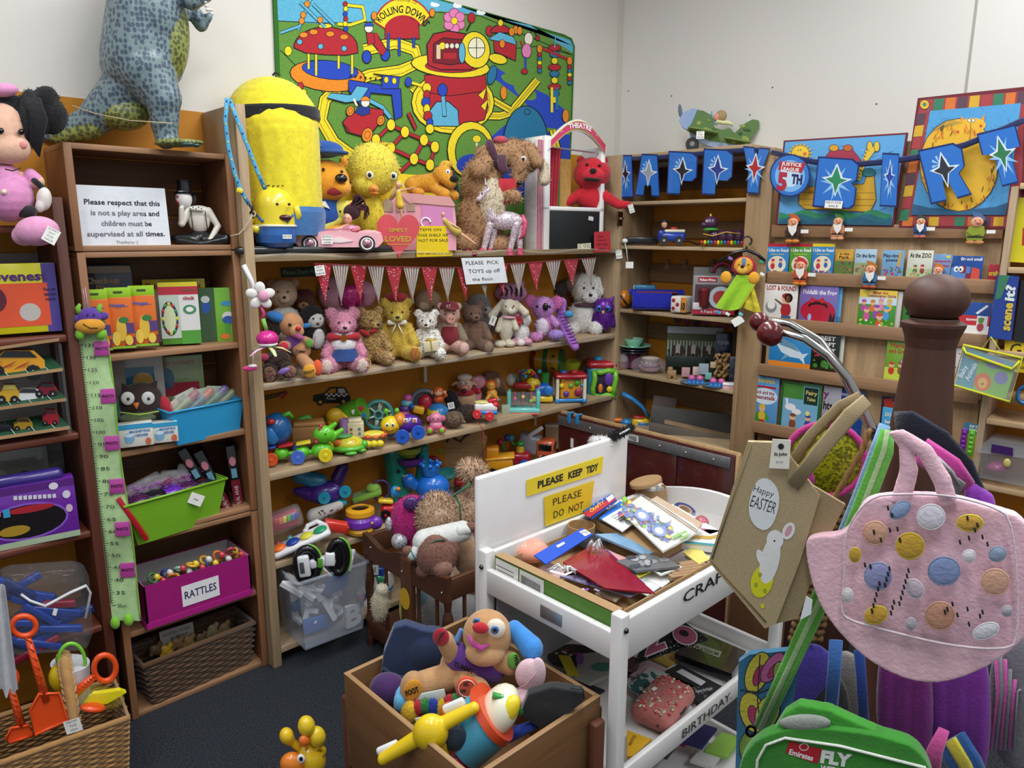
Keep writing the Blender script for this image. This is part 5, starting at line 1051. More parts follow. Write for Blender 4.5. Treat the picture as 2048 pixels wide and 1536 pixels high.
for i in range(26):t.m('print',MT).ell((630+rnd.random()*48,-10-rnd.random()*3,-1030+rnd.random()*14),(1.6,2,1.2),'3a3638',n=6)
t.done()
t=toy('toy_block','red plastic connector block lying on the shelf edge',673,2.57,z=Z4,yaw=-30);t.m('block').box((673,0,-1052),(46,20,20),'d83a30',3,RY(14));t.m('socket').box((694,-2,-1060),(8,16,16),'b82a22',2,RY(14));t.done()
t=toy('tambourine','yellow and purple toy tambourine with a mirror top',725,2.58,z=Z4)
t.m('base').lathe([(2,-1062),(27,-1062),(29,-1056),(26,-1050)],(722,0,0),'e0a82a');t.m('ring').lathe([(26,-1052),(30,-1046),(30,-1036),(26,-1030)],(722,0,0),'7a3ab8');t.m('top').lathe([(26,-1030),(29,-1026),(28,-1018),(18,-1014),(17,-1017)],(722,0,0),'e0a020');t.m('mirror',GL).lathe([(.3,-1017),(18,-1017)],(722,0,0),'2a201a')
t.m('handle').ell((752,-10,-1044),(13,10,13),'7a3ab8');t.m('button').ell((744,-20,-1040),3,'e8c02a');t.done()
t=toy('cloth_book','green frog cloth book with a mirror lying open',725,2.70,z=Z4,cat='book');t.m('cover',FB).box((735,0,-990),(60,40,12),'7aa83a',5,RY(-16));t.m('eye_patch',FB).ell((748,-6,-976),(14,12,9),'8aba4a');t.m('page',PA).box((722,-16,-1002),(34,6,22),'6a3a24',1,RY(-12));t.m('ring').torus((762,-8,-980),18,2.2,'4a2a6a',RY(30)@RX(80));t.done()
t=toy('bubble_dinosaur','tall teal toy elephant fountain with purple and green bowls',812,2.74,z=Z4)
put(t.m(BD,'plastic',vox=1.8),[('t',(790,0,-905),(795,0,-950),20,22,'1f8a78'),('t',(795,0,-950),(800,0,-1000),22,26,'1f8a78'),('e',(820,-12,-965),(18,14,12),'1f7a78'),('t',(850,0,-900),(845,4,-960),10,14,'1f8a88')])
t.m('bowl').lathe([(14,-912),(24,-902),(26,-892),(24,-892),(10,-908)],(820,-8,0),'9aae3a');t.m('bowl').lathe([(14,-930),(26,-922),(28,-912),(26,-912),(10,-926)],(822,-8,0),'5a2a80');eye(t,800,-24,-935,3.5)
for i in range(3):t.m('zigzag').tube([(806+2*j,-26,-946-i*6+(j%2)*4)for j in range(6)],1,('e8e4e0','c84a6a','2a3a9a')[i],4)
t.done()
t=toy('toy_whale','blue whale watering toy with a crown spout',868,2.62,z=Z4)
put(t.m(BD,'plastic',vox=1.5),[('e',(866,0,-974),(34,26,26),'1f6fd0'),('t',(830,0,-970),(820,0,-960),10,14,'1f6fd0')]);t.m('crown').lathe([(14,-950),(18,-938),(20,-928),(16,-930)],(862,0,0),'2f82e0');t.m('crown').ell((862,0,-946),(16,14,10),'1f6fd0')
for i in range(8):a_=i*pi/4;t.m('crown_point').ell((862+19*cos(a_),19*sin(a_),-928),4.5,'2f82e0',n=8)
eye(t,880,-24,-976,3);t.m('spout').cyl((890,-14,-985),(900,-18,-992),9,10,'164f9a');t.done()
t=toy('toy_race_car','small red toy car with a blue bird driver and yellow spoiler',790,2.60,z=Z4)
t.m(BD).box((786,0,-1018),(46,24,20),'c8202c',7);t.m('spoiler').box((773,0,-1000),(30,22,8),'e8c02a',3,RY(8));t.m('driver').ell((792,0,-984),(10,9,12),'2a8ac8');t.m('beak').ell((798,-8,-976),(5,5,4),'d8862a');t.m('checker_flag',PA).box((803,-8,-999),(13,2,12),'26262a')
for x in(772,802):wheel(t,x,-13,-1024,10,'1a1a1c','c8202c',7)
t.done()
t=toy('bath_boat','teal bowl and red toy car behind the whale',905,2.72,z=Z4);t.m('bowl').lathe([(10,-960),(24,-950),(26,-942),(24,-942),(8,-956)],(890,0,0),'3a9a9a');t.m('car').box((930,0,-965),(44,26,16),'8a1a24',6);t.m('handle').torus((864,6,-935),18,4,'a8202c',RX(80),arc=180);wheel(t,915,-16,-974,8,'151517');wheel(t,944,-16,-974,8,'151517');t.done()
t=toy('wooden_mirror_board','light wooden activity board with a squiggle slot and green knob',935,2.78,z=Z4)
pol=[(862,-925),(864,-905),(856,-890),(866,-872),(890,-868),(905,-858),(965,-862),(975,-875),(972,-895),(978,-960),(975,-990),(860,-990)]
t.m('board',WX_).prism(pol,8,'c09a6a');t.m('squiggle',MT).tube([(895,-1,-884),(902,-1,-872),(912,-1,-878),(922,-1,-884),(930,-1,-874),(940,-1,-868)],2.4,'5a4028',6);t.m('knob').ell((880,-5,-900),(7,5,7),'7ab03a')
for x,z in((868,-905),(915,-910),(960,-905),(900,-940)):t.m('screw','metal').ell((x,-1,z),1.8,'ccc',n=8)
t.done()
t=toy('toy_dump_truck','yellow dumper truck partly hidden by the white backboard',1010,2.62,z=Z4,cat='toy truck')
t.m('tipper').box((1000,0,-925),(52,34,20),'d8921c',3,RY(-5));t.m('tipper').box((1000,0,-913),(58,38,5),'e0a02a',2,RY(-5));t.m('cab').box((985,0,-904),(26,30,22),'d88a1c',4)
for x in(985,1020):wheel(t,x,-18,-942,11,'1a1a1a')
t.done()
t=toy('toy_train','red and blue ride-on train with a green funnel and looping handles',1035,2.70,z=Z4,cat='toy truck')
t.m(BD).box((1032,0,-915),(58,30,24),'a8182c',7);t.m('funnel').cyl((1040,0,-905),(1040,0,-890),9,7,'d8b02a');t.m('funnel_top').ell((1040,0,-888),(9,9,6),'2a8a3a');t.m('handle').tube([(1008,0,-905),(1005,0,-885),(1018,-2,-876),(1028,0,-890)],2.6,'3aa05a')
for i,(x,z,c)in enumerate(((1000,-884,'a82a3a'),(1014,-876,'3a3a9a'),(1022,-876,'2a8a9a'))):t.m('bead').ell((x,-2,z),7,c,n=10)
wheel(t,1048,-18,-925,11,'2a5fc0','1f4aa0');t.done()
t=toy('toy_recycling_truck','orange and grey toy recycling truck with black windows',1080,2.66,z=Z4,cat='toy truck',yaw=-55)
t.m('cab').box((1092,0,-895),(36,34,34),'d8623a',5);t.m('window',GL).box((1092,-17,-890),(26,3,13),'121214',2);t.m('window',GL).box((1110,0,-890),(3,26,13),'121214',2);t.m('hopper').box((1058,4,-888),(44,36,36),'8e9096',6,RY(12));t.m('arm').box((1072,-10,-862),(34,6,8),'c8c8cc',2,RY(-35));a=t.art(LT,M=TR(0,-17.6,0));a.T('CAR',1082,-910,5,'f0e8e0',w=16,al='L',bold=.03)
for x in(1052,1092):wheel(t,x,-20,-916,12,'17171a','7a7a7e',8)
t.done()
t=toy('cardboard_box','plain white and tan cardboard box at the back of the truck shelf',1112,2.80,z=Z4,cat='box');t.m('box',PA).box((1112,0,-872),(44,24,44),'b89c7c',1);t.m('lid',PA).box((1112,0,-849),(46,26,5),'d8d4cc',1);t.done()
# ================= corner unit on the right wall =================
def tb(name,lab,px,z,x=3.3,cat='toy',yaw=None):return Tp(name,lab,cat,on(px,z,x=x),None,yaw)
t=tb('toy_plane','camouflage green painted wooden toy plane standing on top of the corner unit',1415,2.138,3.42,yaw=None)
t.X=t.X@TR(1425,0,-262)@RY(12)
hull=[(-70,8),(-66,24),(-52,34),(-30,34),(-12,28),(0,6),(16,4),(28,10),(40,2),(54,24),(66,34),(78,34),(82,22),(76,0),(62,-18),(40,-20),(0,-22),(-40,-14),(-62,-4)]
t.m('fuselage',MT).prism(hull,9,'55743a',TR(0,-5,0));t.m('nose_cone',MT).prism([(-72,8),(-67,25),(-52,35),(-42,35),(-46,6),(-52,-8),(-62,-4)],10,'8ea2c8',TR(0,-5.6,0));t.m('belly',MT).prism([(-46,-12),(0,-22),(40,-20),(62,-18),(30,-30),(0,-32),(-40,-24)],9,'9aaccc',TR(0,-5.2,0))
for i in range(26):
 x,z=rnd.uniform(-36,70),rnd.uniform(-16,28)
 if z<26-abs(x-5)*.1 and(abs(x-10)>22 or z<0)and not(30<x<48 and z>2):t.m('camouflage',MT).ell((x,-5,z),(rnd.uniform(4,8),.6,rnd.uniform(3,5)),('8a9a48','36522c','6f8a3c')[i%3],n=8)
t.m('wing',MT).box((-20,-20,-6),(58,34,4),'66803c',1.5);t.m('tail_wing',MT).box((50,-14,-12),(50,24,3.5),'66803c',1.5);t.m('propeller',MT).ell((-74,-4,26),(4,2,14),'5a6a7c',RY(-20))
for y in(-12,8):t.m('wheel',MT).cyl((-34,y,-34),(-34,y+5,-34),13,13,'2a2a2c',20);t.m('hub',MT,par='wheel').cyl((-34,y-1,-34),(-34,y,-34),5,5,'8a8a8c')
t.m('pilot',MT).ell((6,-2,30),(11,7,12),'a08458');t.m('pilot_face',MT).ell((-2,-5,26),(6,5,8),'d0907a');t.m('scarf',FB).tube([(0,-4,18),(12,-4,18),(24,-4,20),(34,-3,16)],[5,4,4,2],'d8d8a0');t.m('windscreen',MT).prism([(-18,18),(-14,38),(-8,24),(4,10)],5,'6f9ab0',TR(0,-3,0));card(t,-22,-18,15,15,'NOT\nFOR\nSALE',y=-42,rot=-12);t.done()
# letter banner
HERO=[('H',1238,1265,310,396,-2),('A',1272,1322,308,393,3),('P',1335,1394,303,390,3),('P',1405,1465,298,391,3),('Y',1482,1537,294,388,5),('B',1628,1716,315,417,4),('I',1762,1796,306,414,3),('R',1846,1934,290,402,-12),('T',1966,2046,256,372,-14)]
LP={'A':[[(0,0),(.18,1),(.82,1),(1,0),(.68,0),(.64,.25),(.36,.25),(.32,0)]],'P':[[(0,0),(0,1),(.8,1),(1,.9),(1,.42),(.85,.32),(.45,.32),(.45,0)]],'Y':[[(0,1),(.4,1),(.5,.7),(.6,1),(1,1),(.72,.42),(.72,0),(.28,0),(.28,.42)]],
 'B':[[(0,0),(.05,1),(.85,1),(1,.9),(.98,.6),(.86,.52),(.98,.42),(.96,.08),(.85,0)]],'I':[[(0,0),(0,1),(1,1),(1,0)]],'R':[[(.04,0),(0,1),(.82,1),(1,.88),(.98,.55),(.82,.44),(1,.02),(.66,0),(.52,.36),(.4,.36),(.4,0)]],'T':[[(0,1),(1,1),(1,.62),(.72,.6),(.72,0),(.3,0),(.3,.6),(0,.62)]],'H':[[(0,0),(0,1),(1,1),(1,0)]]}
ord_=['first','silver','black','navy','red','green','blue','charcoal','emerald'];HC=['2a2a3a','9aa4ae','2b2d38','23408c','b02436','2f8a5c','27429a','30323c','2f7a50']
nb=0
def bplane(x):return((3.235,0,0),(-1,0,0))if x<1540 else dplane(.045)
for i,(ch,x0,x1,y0,y1,rot)in enumerate(HERO):
 pln=bplane((x0+x1)/2);c=pn((x0+x1)/2,y1,*pln);yaw=-90 if x0<1540 else DY
 t=Th('letter_card',f'blue starburst letter {ch} card with a {ord_[i]} emblem on the party banner' if i else 'blue letter card cut off at the left end of the party banner','letter card',c,yaw,'letter cards of the party banner',k=1)
 iv=(TR(c)@RZ(yaw)).inverted();cx,cy=(x0+x1)/2,(y0+y1)/2;cr,sr=cos(radians(rot)),sin(radians(rot))
 def W(u,v,g=1.):X=(u-.5)*(x1-x0)*g;Y=-(v-.5)*(y1-y0)*g;return(cx+X*cr-Y*sr,cy+X*sr+Y*cr)
 pg=LP[ch][0];q=[iv@pn(*W(*p),*pln)for p in pg];t.m('card',GL).prism([(p.x,p.z)for p in q],.002,'1c2c66')
 a=t.m('print',GL);a.map=lambda x,y,l:iv@pn(*W(x,y,.93),*pln)+Vector((0,-.0005-l*.4,0))
 a.P(pg,'2e72c8');
 for k_ in range(9):
  an=k_*2*pi/9+.3;a.P([(.5+.06*cos(an+1.5),.5+.06*sin(an+1.5)),(.5+.4*cos(an),.5+.42*sin(an)),(.5-.06*cos(an+1.5),.5-.06*sin(an+1.5))],'8cc0ec')if ch not in 'APR' else a.P([(.42,.68),(.42+.2*cos(an),.68+.18*sin(an)),(.42+.2*cos(an+.3),.68+.18*sin(an+.3))],'9ccbf0')
 c0=HC[i];a.P([(.5,.92),(.66,.62),(.9,.6)if ch not in 'I' else(.8,.6),(.6,.48),(.5,.2),(.4,.48),(.14,.6),(.36,.64)],'dfe9f4');a.P([(.5,.86),(.61,.6),(.78,.58),(.57,.48),(.5,.27),(.43,.48),(.24,.58),(.4,.62)],c0)
 t.done()
t=Th('birthday_badge','oval blue banner badge lettered 5TH between the letters Y and B','badge',pn(1580,393,*dplane(.05)),DY,k=1)
iv=(TR(t.P)@RZ(DY)).inverted();pln=dplane(.05);t.m('card',GL).prism([((iv@pn(1580+41*cos(a),351+43*sin(a),*pln)).x,(iv@pn(1580+41*cos(a),351+43*sin(a),*pln)).z)for a in[-i*pi/16 for i in range(32)]],.002,'1c2c66')
a=t.m('print',GL);a.map=lambda x,y,l:iv@pn(x,y,*pln)+Vector((0,-.0006-l*.4,0));a.E(1580,351,38,40,'2e78cc',32);a.E(1580,352,30,32,'7db6ea',32);a.E(1580,352,20,22,'c4def5',32)
a.P([(1560,322),(1612,326),(1604,346),(1556,340)],'b02a36');a.T('JUSTICE',1583,332,7,'f4f0f0',w=40,al='C',ydown=True,rot=-5,bold=.03);a.T('LEAGUE',1580,342,7,'f4f0f0',w=36,al='C',ydown=True,rot=-5,bold=.03);a.T('5',1553,378,34,'b02a44',w=20,ydown=True,rot=-6,bold=.06);a.T('TH',1582,366,18,'26265e',w=22,ydown=True,rot=-6,bold=.06);t.done()
t=Th('banner_ribbon','dark blue starry ribbon carrying the party letters','ribbon',pn(1400,320,(3.24,0,0),(-1,0,0)),0,k=1);iv=TR(t.P).inverted()
rb=t.m('ribbon',FB);pts=[(x,y)for x,y in((1245,318),(1300,316),(1365,311),(1435,304),(1500,300),(1535,302))]
for P_,q in(((3.243,0,0),pts),):rb.tube([iv@pn(x,y,P_,(-1,0,0))for x,y in q],.012,'1d2454',6,flat=.15,up=(1,0,0))
rb.tube([iv@pn(x,y,*dplane(.04))for x,y in((1542,304),(1600,318),(1640,326),(1720,328),(1780,323),(1850,312),(1930,290),(1985,268),(2048,240))],.012,'1d2454',6,flat=.15,up=(1,0,0));t.done()
t=Tp('paper_tag','white not for sale note at the foot of the letter B','tag',pn(1667,409,*dplane(.055)),yaw=DY);card(t,1667,-409,34,15,'NOT FOR\nSALE',rot=4,y=0);t.done()
# posters on the display
def poster(lab,pts,fn):
 pln=dplane(0);c=pn(*pts[0],*pln);t=Th('poster',lab,'poster',c,DY,k=1);iv=(TR(c)@RZ(DY)).inverted();q=[iv@pn(x,y,*pln)for x,y in pts]
 t.m('board',MT).prism([(p.x,p.z)for p in q],.012,'6e1628',TR(0,.003,0));a=t.m('print',PA);a.map=lambda x,y,l:iv@pn(x,y,*pln)+Vector((0,.0024-l*.2,0));fn(a);t.done()
def ark(a):
 B,S='2f86c8','5ea6dc';a.P([(1555,448),(1783,451),(1811,269),(1570,284)],S)
 for i in range(60):x=rnd.uniform(1575,1790);y=rnd.uniform(285,420);a.Ln([(x,y),(x+rnd.uniform(6,16),y-rnd.uniform(1,6))],1.2,('4f96d4','7db8e6')[i%2])
 for i in range(16):an=i*pi/8;a.P([(1601+16*cos(an-.2),306+14*sin(an-.2)),(1601+25*cos(an),306+21*sin(an)),(1601+16*cos(an+.2),306+14*sin(an+.2))],'e8b02a')
 a.OE(1601,306,17,15,'f0c93a',1,'6a4a14');a.E(1590,312,4,4,'e0762a');a.E(1610,308,4,4,'e0762a');a.E(1597,301,1,1.4,'222');a.E(1602,300,1,1.4,'222')
 a.O([(1650,315),(1662,300),(1706,300),(1722,320),(1715,335),(1640,335)],'a8304a',1.2,'5a1a2a')
 for x in(1668,1696):a.OE(x,296,9,6,('d8a02a','c8642a')[x>1680],1)
 a.O([(1600,375),(1598,408),(1610,418),(1740,424),(1752,400),(1748,350),(1735,349),(1728,368),(1640,372)],'d9a82c',1.6,'7a5a14')
 for y in(385,398,410):a.Ln([(1600,y),(1750,y+1)],1.2,'8a6a18')
 a.T('ARK',1617,388,8,'5a4010',w=17,ydown=True)
 for x in(1740,1754):a.Ln([(1716,360),(1728,325),(x,290)],8,'e6c23a');a.OE(x,293,5,10,'e6c23a',1)
 for i in range(9):a.E(1718+i*2,355-i*7,1.6,2,'8a5a1a')
 a.OE(1738,345,13,8,'2f7f8a',1)
 for k_,(y,c)in enumerate(((424,'2f8a5c'),(432,'1f6a7a'),(440,'1d5a72'))):a.P([(1560+i*14,y+5*sin(i*1.3+k_))for i in range(17)]+[(1784,451),(1556,448)],c)
poster('ark poster with giraffes and a smiling sun in a maroon frame on the display top',[(1550,450),(1787,454),(1815,265),(1567,281)],ark)
def fatcat(a):
 C_=('a83a3e','2f7a5a','d8722a','5a3a4a','d8a82a');a.P([(1802,450),(2040,455),(2050,182),(1840,200)],'a03a3e')
 for i in range(9):x=1844+i*24;a.P([(x,200-i*2),(x+20,198-i*2),(x+17,222-i*2),(x-3,224-i*2)],C_[i%5]);a.P([(1804+i*26,452),(1824+i*26,452),(1826+i*26,434),(1806+i*26,434)],C_[(i+2)%5])
 for i in range(9):a.P([(1834-i*4,228+i*24),(1852-i*4,226+i*24),(1848-i*4,248+i*24),(1830-i*4,250+i*24)],C_[(i+3)%5])
 a.OE(1849,209,9,9,'e6b42a',1);a.E(1849,209,4,4,'3a8a6a');a.P([(1822,430),(2012,430),(2042,206),(1860,222)],'4e9ed6')
 for i in range(70):x=rnd.uniform(1850,2030);y=rnd.uniform(215,425);a.Ln([(x,y),(x+rnd.uniform(-8,10),y-rnd.uniform(4,12))],1.2,('3a86c0','74b4e0')[i%2])
 a.P([(1822,430),(2012,430),(2016,405),(1990,414),(1930,420),(1860,416),(1826,408)],'2a5f86')
 a.OE(1918,330,78,92,'eab62c',1.5,'4a3410');a.P([(1922,250),(1922,232),(1936,244)],'e8962a');a.P([(1956,246),(1970,228),(1968,250)],'e8962a');a.E(1946,250,26,14,'eeb82e')
 for x in(1939,1947):a.OE(x,241,3,3,'f4f0e0',1)
 a.E(1916,264,3,3,'c84a2a');a.E(1962,252,3,3,'c84a2a');a.Ln([(1942,246),(1940,284)],1,'5a3a10')
 for i in range(90):an=rnd.uniform(0,2*pi);r_=rnd.uniform(.75,.97);x=1918+78*r_*cos(an);y=330+92*r_*sin(an);a.Ln([(x,y),(x+rnd.uniform(-5,5),y+rnd.uniform(6,12))],1.4,('c8641a','3a2810','e07a20')[i%3])
 for i in range(8):a.Ln([(1925-i*5,246+i),(1890-i*4,236+i*4)],.6,'3a4a5a')
poster('round yellow cat poster with a patchwork border, right of the ark poster',[(1797,455),(2048,460),(2060,172),(1835,196)],fatcat)
# small wooden gnomes
def gnome(lab,x,z,h,hat,coat,face='e0a07c',beard='ece8e0',boots='d8822a',sit=0):
 t=Tp('wooden_gnome',lab,'cutout',pn(x,-z,*dplane(.03)),'painted wooden gnomes on the display rails',yaw=DY);s=h/60;o=lambda P:[(x+a*s,z+b*s)for a,b in P];m=t.m('coat',MT)
 m.prism(o([(-13,8),(-16,22),(-12,34),(0,38),(12,34),(15,22),(12,8)]),4,coat);t.m('arm',MT).prism(o([(-12,30),(-4,22),(6,24),(8,19),(-4,16),(-15,24)]),2,coat,TR(0,-2,0));t.m('belt',MT).prism(o([(-13,13),(13,13),(13,16),(-13,16)]),1,'2a1c14',TR(0,-1,0))
 for q in(-1,1):t.m('boot',MT).ell((x+q*7*s,2,z+4*s),(8*s,3,4.5*s),boots)
 t.m('head',MT).ell((x,0,z+42*s),(11*s,3.5,10*s),face);t.m('nose',MT).ell((x+3*s,-4,z+41*s),(4*s,2,3*s),'d88468')
 t.m('hat',MT).prism(o([(-13,46),(-6,52),(-10,62),(4,58),(12,50),(13,45),(0,48)]),5,hat,TR(0,-1,0))
 if beard:t.m('beard',MT).prism(o([(-9,37),(0,34),(10,39),(9,24),(2,14),(-6,25)]),2,beard,TR(0,-5,0))
 eye(t,x-2*s,-4,z+45*s,1);eye(t,x+5*s,-4,z+45*s,1);card(t,x+24*s,z+24*s,15,7,'',y=2);t.done()
gnome('wooden gnome in a brown coat and orange hat at the left of the ark poster',1583,-486,58,'c85a2a','4a2a22')
gnome('wooden gnome in peach clothes with a green hat under the ark poster',1673,-480,52,'4a7a3a','d08a60',boots='d89a74')
gnome('wooden gnome in blue with a dark green hat under the cat poster',1838,-476,46,'2a4a3a','2a5a9a',boots='d0705a')
gnome('beardless wooden gnome in a green-yellow coat and blue cap under the cat poster',1948,-489,64,'4a6a9a','8a9a2a',beard=None,boots='c0844a')
gnome('wooden gnome in an orange coat and red hat on the second rail',1598,-571,56,'c8303a','d0562a')
gnome('wooden gnome in a blue coat and brown hat on the second rail',1737,-577,54,'b8742a','3a7aa8',boots='b0502a')
gnome('wooden gnome with orange hat peeping above the dark wooden finial',1872,-575,48,'d8782a','8a3a2a')
# books
def book(lab,x0,y0,x1,yb,bg,ops,out=.0,th=.008,name='book',cat='book',k=GL,grp='books facing out on the display rack'):
 pln=dplane(out);bl=pn(x0,yb,*pln);n=pn(x1,yb,*pln);w=(Vector((n.x,n.y,0))-Vector((bl.x,bl.y,0))).length;h=pn(x0,y0,*pln).z-bl.z
 t=Th(name,lab,cat,bl,DY,grp,k=1);t.m('pages',PA).box((w/2,th/2+.001,h/2),(w-.004,th-.002,h-.004),'e8e4d8');t.m('cover',k).box((w/2,0,h/2),(w,.0014,h),bg,.0006)
 a=t.m('cover_print',k);a.map=lambda x,y,l:Vector((x/100*w,-.0009-l*.3,y/100*h));R_=random.Random(lab);s=w/h
 for o in ops:
  c=o[0]
  if c=='T':a.map,sv=(lambda x,y,l:Vector((x*h/100,-.0009-l*.3,y/100*h))),a.map;a.T(o[1],o[2]*s,o[3],o[4],o[5],w=o[6]*s if len(o)>6 else None,al='C',bold=.03);a.map=sv
  elif c=='E':a.E(*o[1:])
  elif c=='R':a.R(*o[1:])
  elif c=='P':a.P(o[1],o[2])
  elif c=='S':
   for _ in range(o[1]):r=R_.uniform(2,o[7]if len(o)>7 else 6);x=R_.uniform(o[2]+r,o[4]-r);y=R_.uniform(o[3]+r,o[5]-r);a.E(x,y,r,r*s,R_.choice(o[6]),8)
  elif c=='K':
   for x,y,q,cl in o[1]:a.E(x,y,q*1.1,q*1.6*s,cl,12);a.E(x,y+q*2.2*s,q,q*s,'e8b890',12);a.E(x,y+q*2.9*s,q,q*.6*s,cl,10)
 t.done();return t
KD=['c83a3a','e8b43a','4a8a3a','7a4a9a','3a6ab8','e88a5a']
for x0,x1,bg,top,w_ in((1530,1575,'2f86c8','c02a44','leftmost blue'),(1577,1620,'4f9a3a','b8283c','green'),(1621,1665,'2f86c8','e8cf2a','yellow-topped blue')):
 book(w_+' reader titled I Like to Read on the second rail',x0,487,x1,547,bg,[('R',0,90,100,100,top),('T','I Like to Read',50,74,10,'f6f6f4',92),('T','stories',50,64,4,'e8d83a',60),('E',50,32,40,28,'f0e4c8'),('K',[(32,26,9,'c83a4a'),(66,30,8,'3a6ab8')]),('S',14,5,2,95,14,KD)])
book('In the Park poems book with orange banner and leaves',1667,498,1704,550,'b8903a',[('R',0,0,100,55,'5a7a3a'),('P',[(10,60),(90,66),(95,92),(12,88)],'e0a83a'),('T','In the',50,78,9,'2a2a1a',50),('T','Park',50,64,11,'2a2a1a',56),('S',24,2,2,98,55,['b8402a','8a3a4a','d8762a','4a8a3a'])])
book('On the farm poems book with pale blue sky cover',1706,498,1749,552,'a8c4d8',[('R',0,0,100,50,'9aaa7a'),('T','On the farm',50,70,14,'2a3040',90),('S',20,2,5,98,48,['c86a5a','e8e0d0','8a6a4a','5a7a3a'])])
book('Play-time poems book with a giraffe',1761,500,1805,553,'7aa8cc',[('T','Play-time',44,74,12,'26304a',80),('T','poems',44,58,12,'26304a',52),('P',[(70,40),(74,92),(86,94),(82,40)],'d8a83a'),('S',26,2,2,98,42,KD)])
book('At the Zoo book with cream cover',1811,500,1862,555,'dcdccc',[('T','At the ZOO',50,74,16,'26262a',84),('R',0,0,100,34,'b8cc9a'),('K',[(34,24,8,'4a7a3a'),(62,26,8,'a83a3a')]),('S',12,4,2,96,26,['8a9a6a','c8a070','5a6a5a'])])
book('Awesome Performer book with light blue cover behind the peeping gnome',1863,508,1899,556,'6f9cc8',[('T','Awesome',50,66,13,'b8284a',88),('T','Performer',50,48,12,'b8284a',88),('E',80,90,12,6,'e8d84a')])
book('Big and small book with a blue face and red checks',1900,511,1962,560,'1f4f9c',[('T','Big and small',62,82,12,'f0f0f4',68),('P',[(0,0),(0,52),(30,60),(62,56),(62,0)],'5a8ad0'),('P',[(30,30),(30,60),(48,60),(48,30)],'8a2a3a'),('P',[(48,0),(48,30),(66,30),(66,0)],'8a2a3a'),('P',[(66,0),(66,56),(92,48),(94,0)],'d8503c'),('E',16,46,8,12,'f4f4f4'),('E',32,46,8,12,'f4f4f4'),('E',18,44,3,5,'222'),('E',30,44,3,5,'222')])
book('small red craft book at the right end of the second rail',1974,528,1996,562,'b02a38',[('T','craft',50,34,28,'e8cf3a',86)])
book('Lost and Found book, white with a dreadlocked cartoon person',1525,566,1592,636,'ece8e2',[('T','LOST & FOUND',50,82,13,'a8202c',86),('E',24,34,17,17,'8a8c90'),('E',24,40,12,12,'ece8e2'),('K',[(68,28,14,'b02a34')]),('E',74,62,12,13,'2a1a16'),('E',72,60,6,9,'7a4a34'),('R',56,0,84,12,'3a5a8a'),('P',[(36,58),(60,44),(58,38),(32,56)],'7a4a34')])
book('Frog book, purple with a huge red frog',1596,569,1672,641,'7a6ab0',[('T','Fiddalik the Frog',52,76,12,'f0ecf4',88),('E',50,30,46,32,'b81c38'),('E',50,44,26,12,'2a1016'),('E',50,40,22,8,'b81c38'),('E',34,60,6,8,'c8283c'),('E',60,60,6,8,'c8283c'),('E',30,12,5,10,'9ab8e0'),('P',[(80,4),(84,30),(90,14),(96,30),(96,2)],'2a1420')],out=-.002)
book('blue book just visible behind the frog book',1612,570,1680,643,'3a8ac0',[('R',60,20,100,80,'5aa8d8')],out=-.014)
book('girls story book with rows of small cartoon dolls',1713,578,1788,653,'4a9a3a',[('R',0,62,100,80,'cfe4f0'),('R',0,80,100,100,'f0cf4a'),('T','Meet the',56,90,7,'b8284a',40),('T','Lalaloopsy Girls',60,82,7,'7a2a8a',74),('K',[(14,52,7,'c050a0'),(38,52,7,'d87a3a'),(60,56,7,'e88ab0'),(82,56,7,'e0b83a'),(24,30,8,'d05a9a'),(50,36,8,'9a4ab0'),(76,34,8,'4aa0d8'),(60,12,9,'d8502a')]),('S',14,2,2,98,24,['8ac83a','f0f0ea','e8d84a'],4)])
book('white notebook behind the girls story book',1735,580,1799,655,'dedad2',[],out=-.014)
book('green book half hidden behind the wooden finial',1802,583,1850,657,'3a8a3a',[('T','GIVE',30,6,9,'141414',50),('P',[(10,40),(30,60),(50,42),(70,62),(60,30)],'161a16')])
book('first English words book in blue, red and white by the right upright',1905,602,1976,667,'1f4a94',[('R',0,30,100,60,'c82a34'),('R',0,0,100,30,'f0eee8'),('T','town',50,44,9,'f4f0f0',34),('P',[(58,68),(86,94),(92,90),(64,64)],'e8e8ee'),('R',64,18,94,60,'dce4ea'),('K',[(76,26,9,'b8404a')]),('E',76,46,7,9,'4a9a3a')])
book('shark book, blue with an orange lower edge',1536,655,1620,731,'2a86c4',[('R',0,0,100,16,'e0862a'),('P',[(16,62),(30,76),(56,64),(80,40),(94,44),(84,30),(88,14),(74,28),(50,30),(30,40)],'d4e2ea'),('P',[(16,62),(30,76),(56,64),(74,44),(50,52),(34,56)],'6a94b0'),('P',[(40,36),(30,18),(50,32)],'7aa4bc'),('E',28,66,2,2,'111'),('R',0,84,100,100,'c8742a')])
book('Best Soft Fruit book, dark green with red berries',1621,661,1676,736,'1a2418',[('T','BEST',55,78,11,'eeeeea',56),('T','SOFT',55,62,11,'eeeeea',56),('T','FRUIT',55,46,11,'eeeeea',60),('S',34,2,30,40,96,['8a1a34','a82a44']),('S',12,2,0,90,34,['4a8a34','3a7a2a'],12)])
book('white paperback behind the Best Soft Fruit book',1640,664,1684,738,'d8d4cc',[],out=-.014)
book('Hansel and Gretel book with two children',1767,676,1819,757,'7aa83a',[('T','Hansel',50,80,12,'b03a2a',74),('T','and Gretel',50,66,11,'b03a2a',80),('R',0,0,100,30,'c8d84a'),('K',[(26,22,11,'c8402a'),(62,24,11,'8a5a34')]),('S',12,55,30,98,60,['d88ab0','b85a9a','e8b0cc'])])
book('pale floral book right of the Hansel and Gretel book',1820,678,1852,760,'d8d0d4',[('S',26,2,2,98,98,['c84a6a','7aa04a','d8a0b8'])])
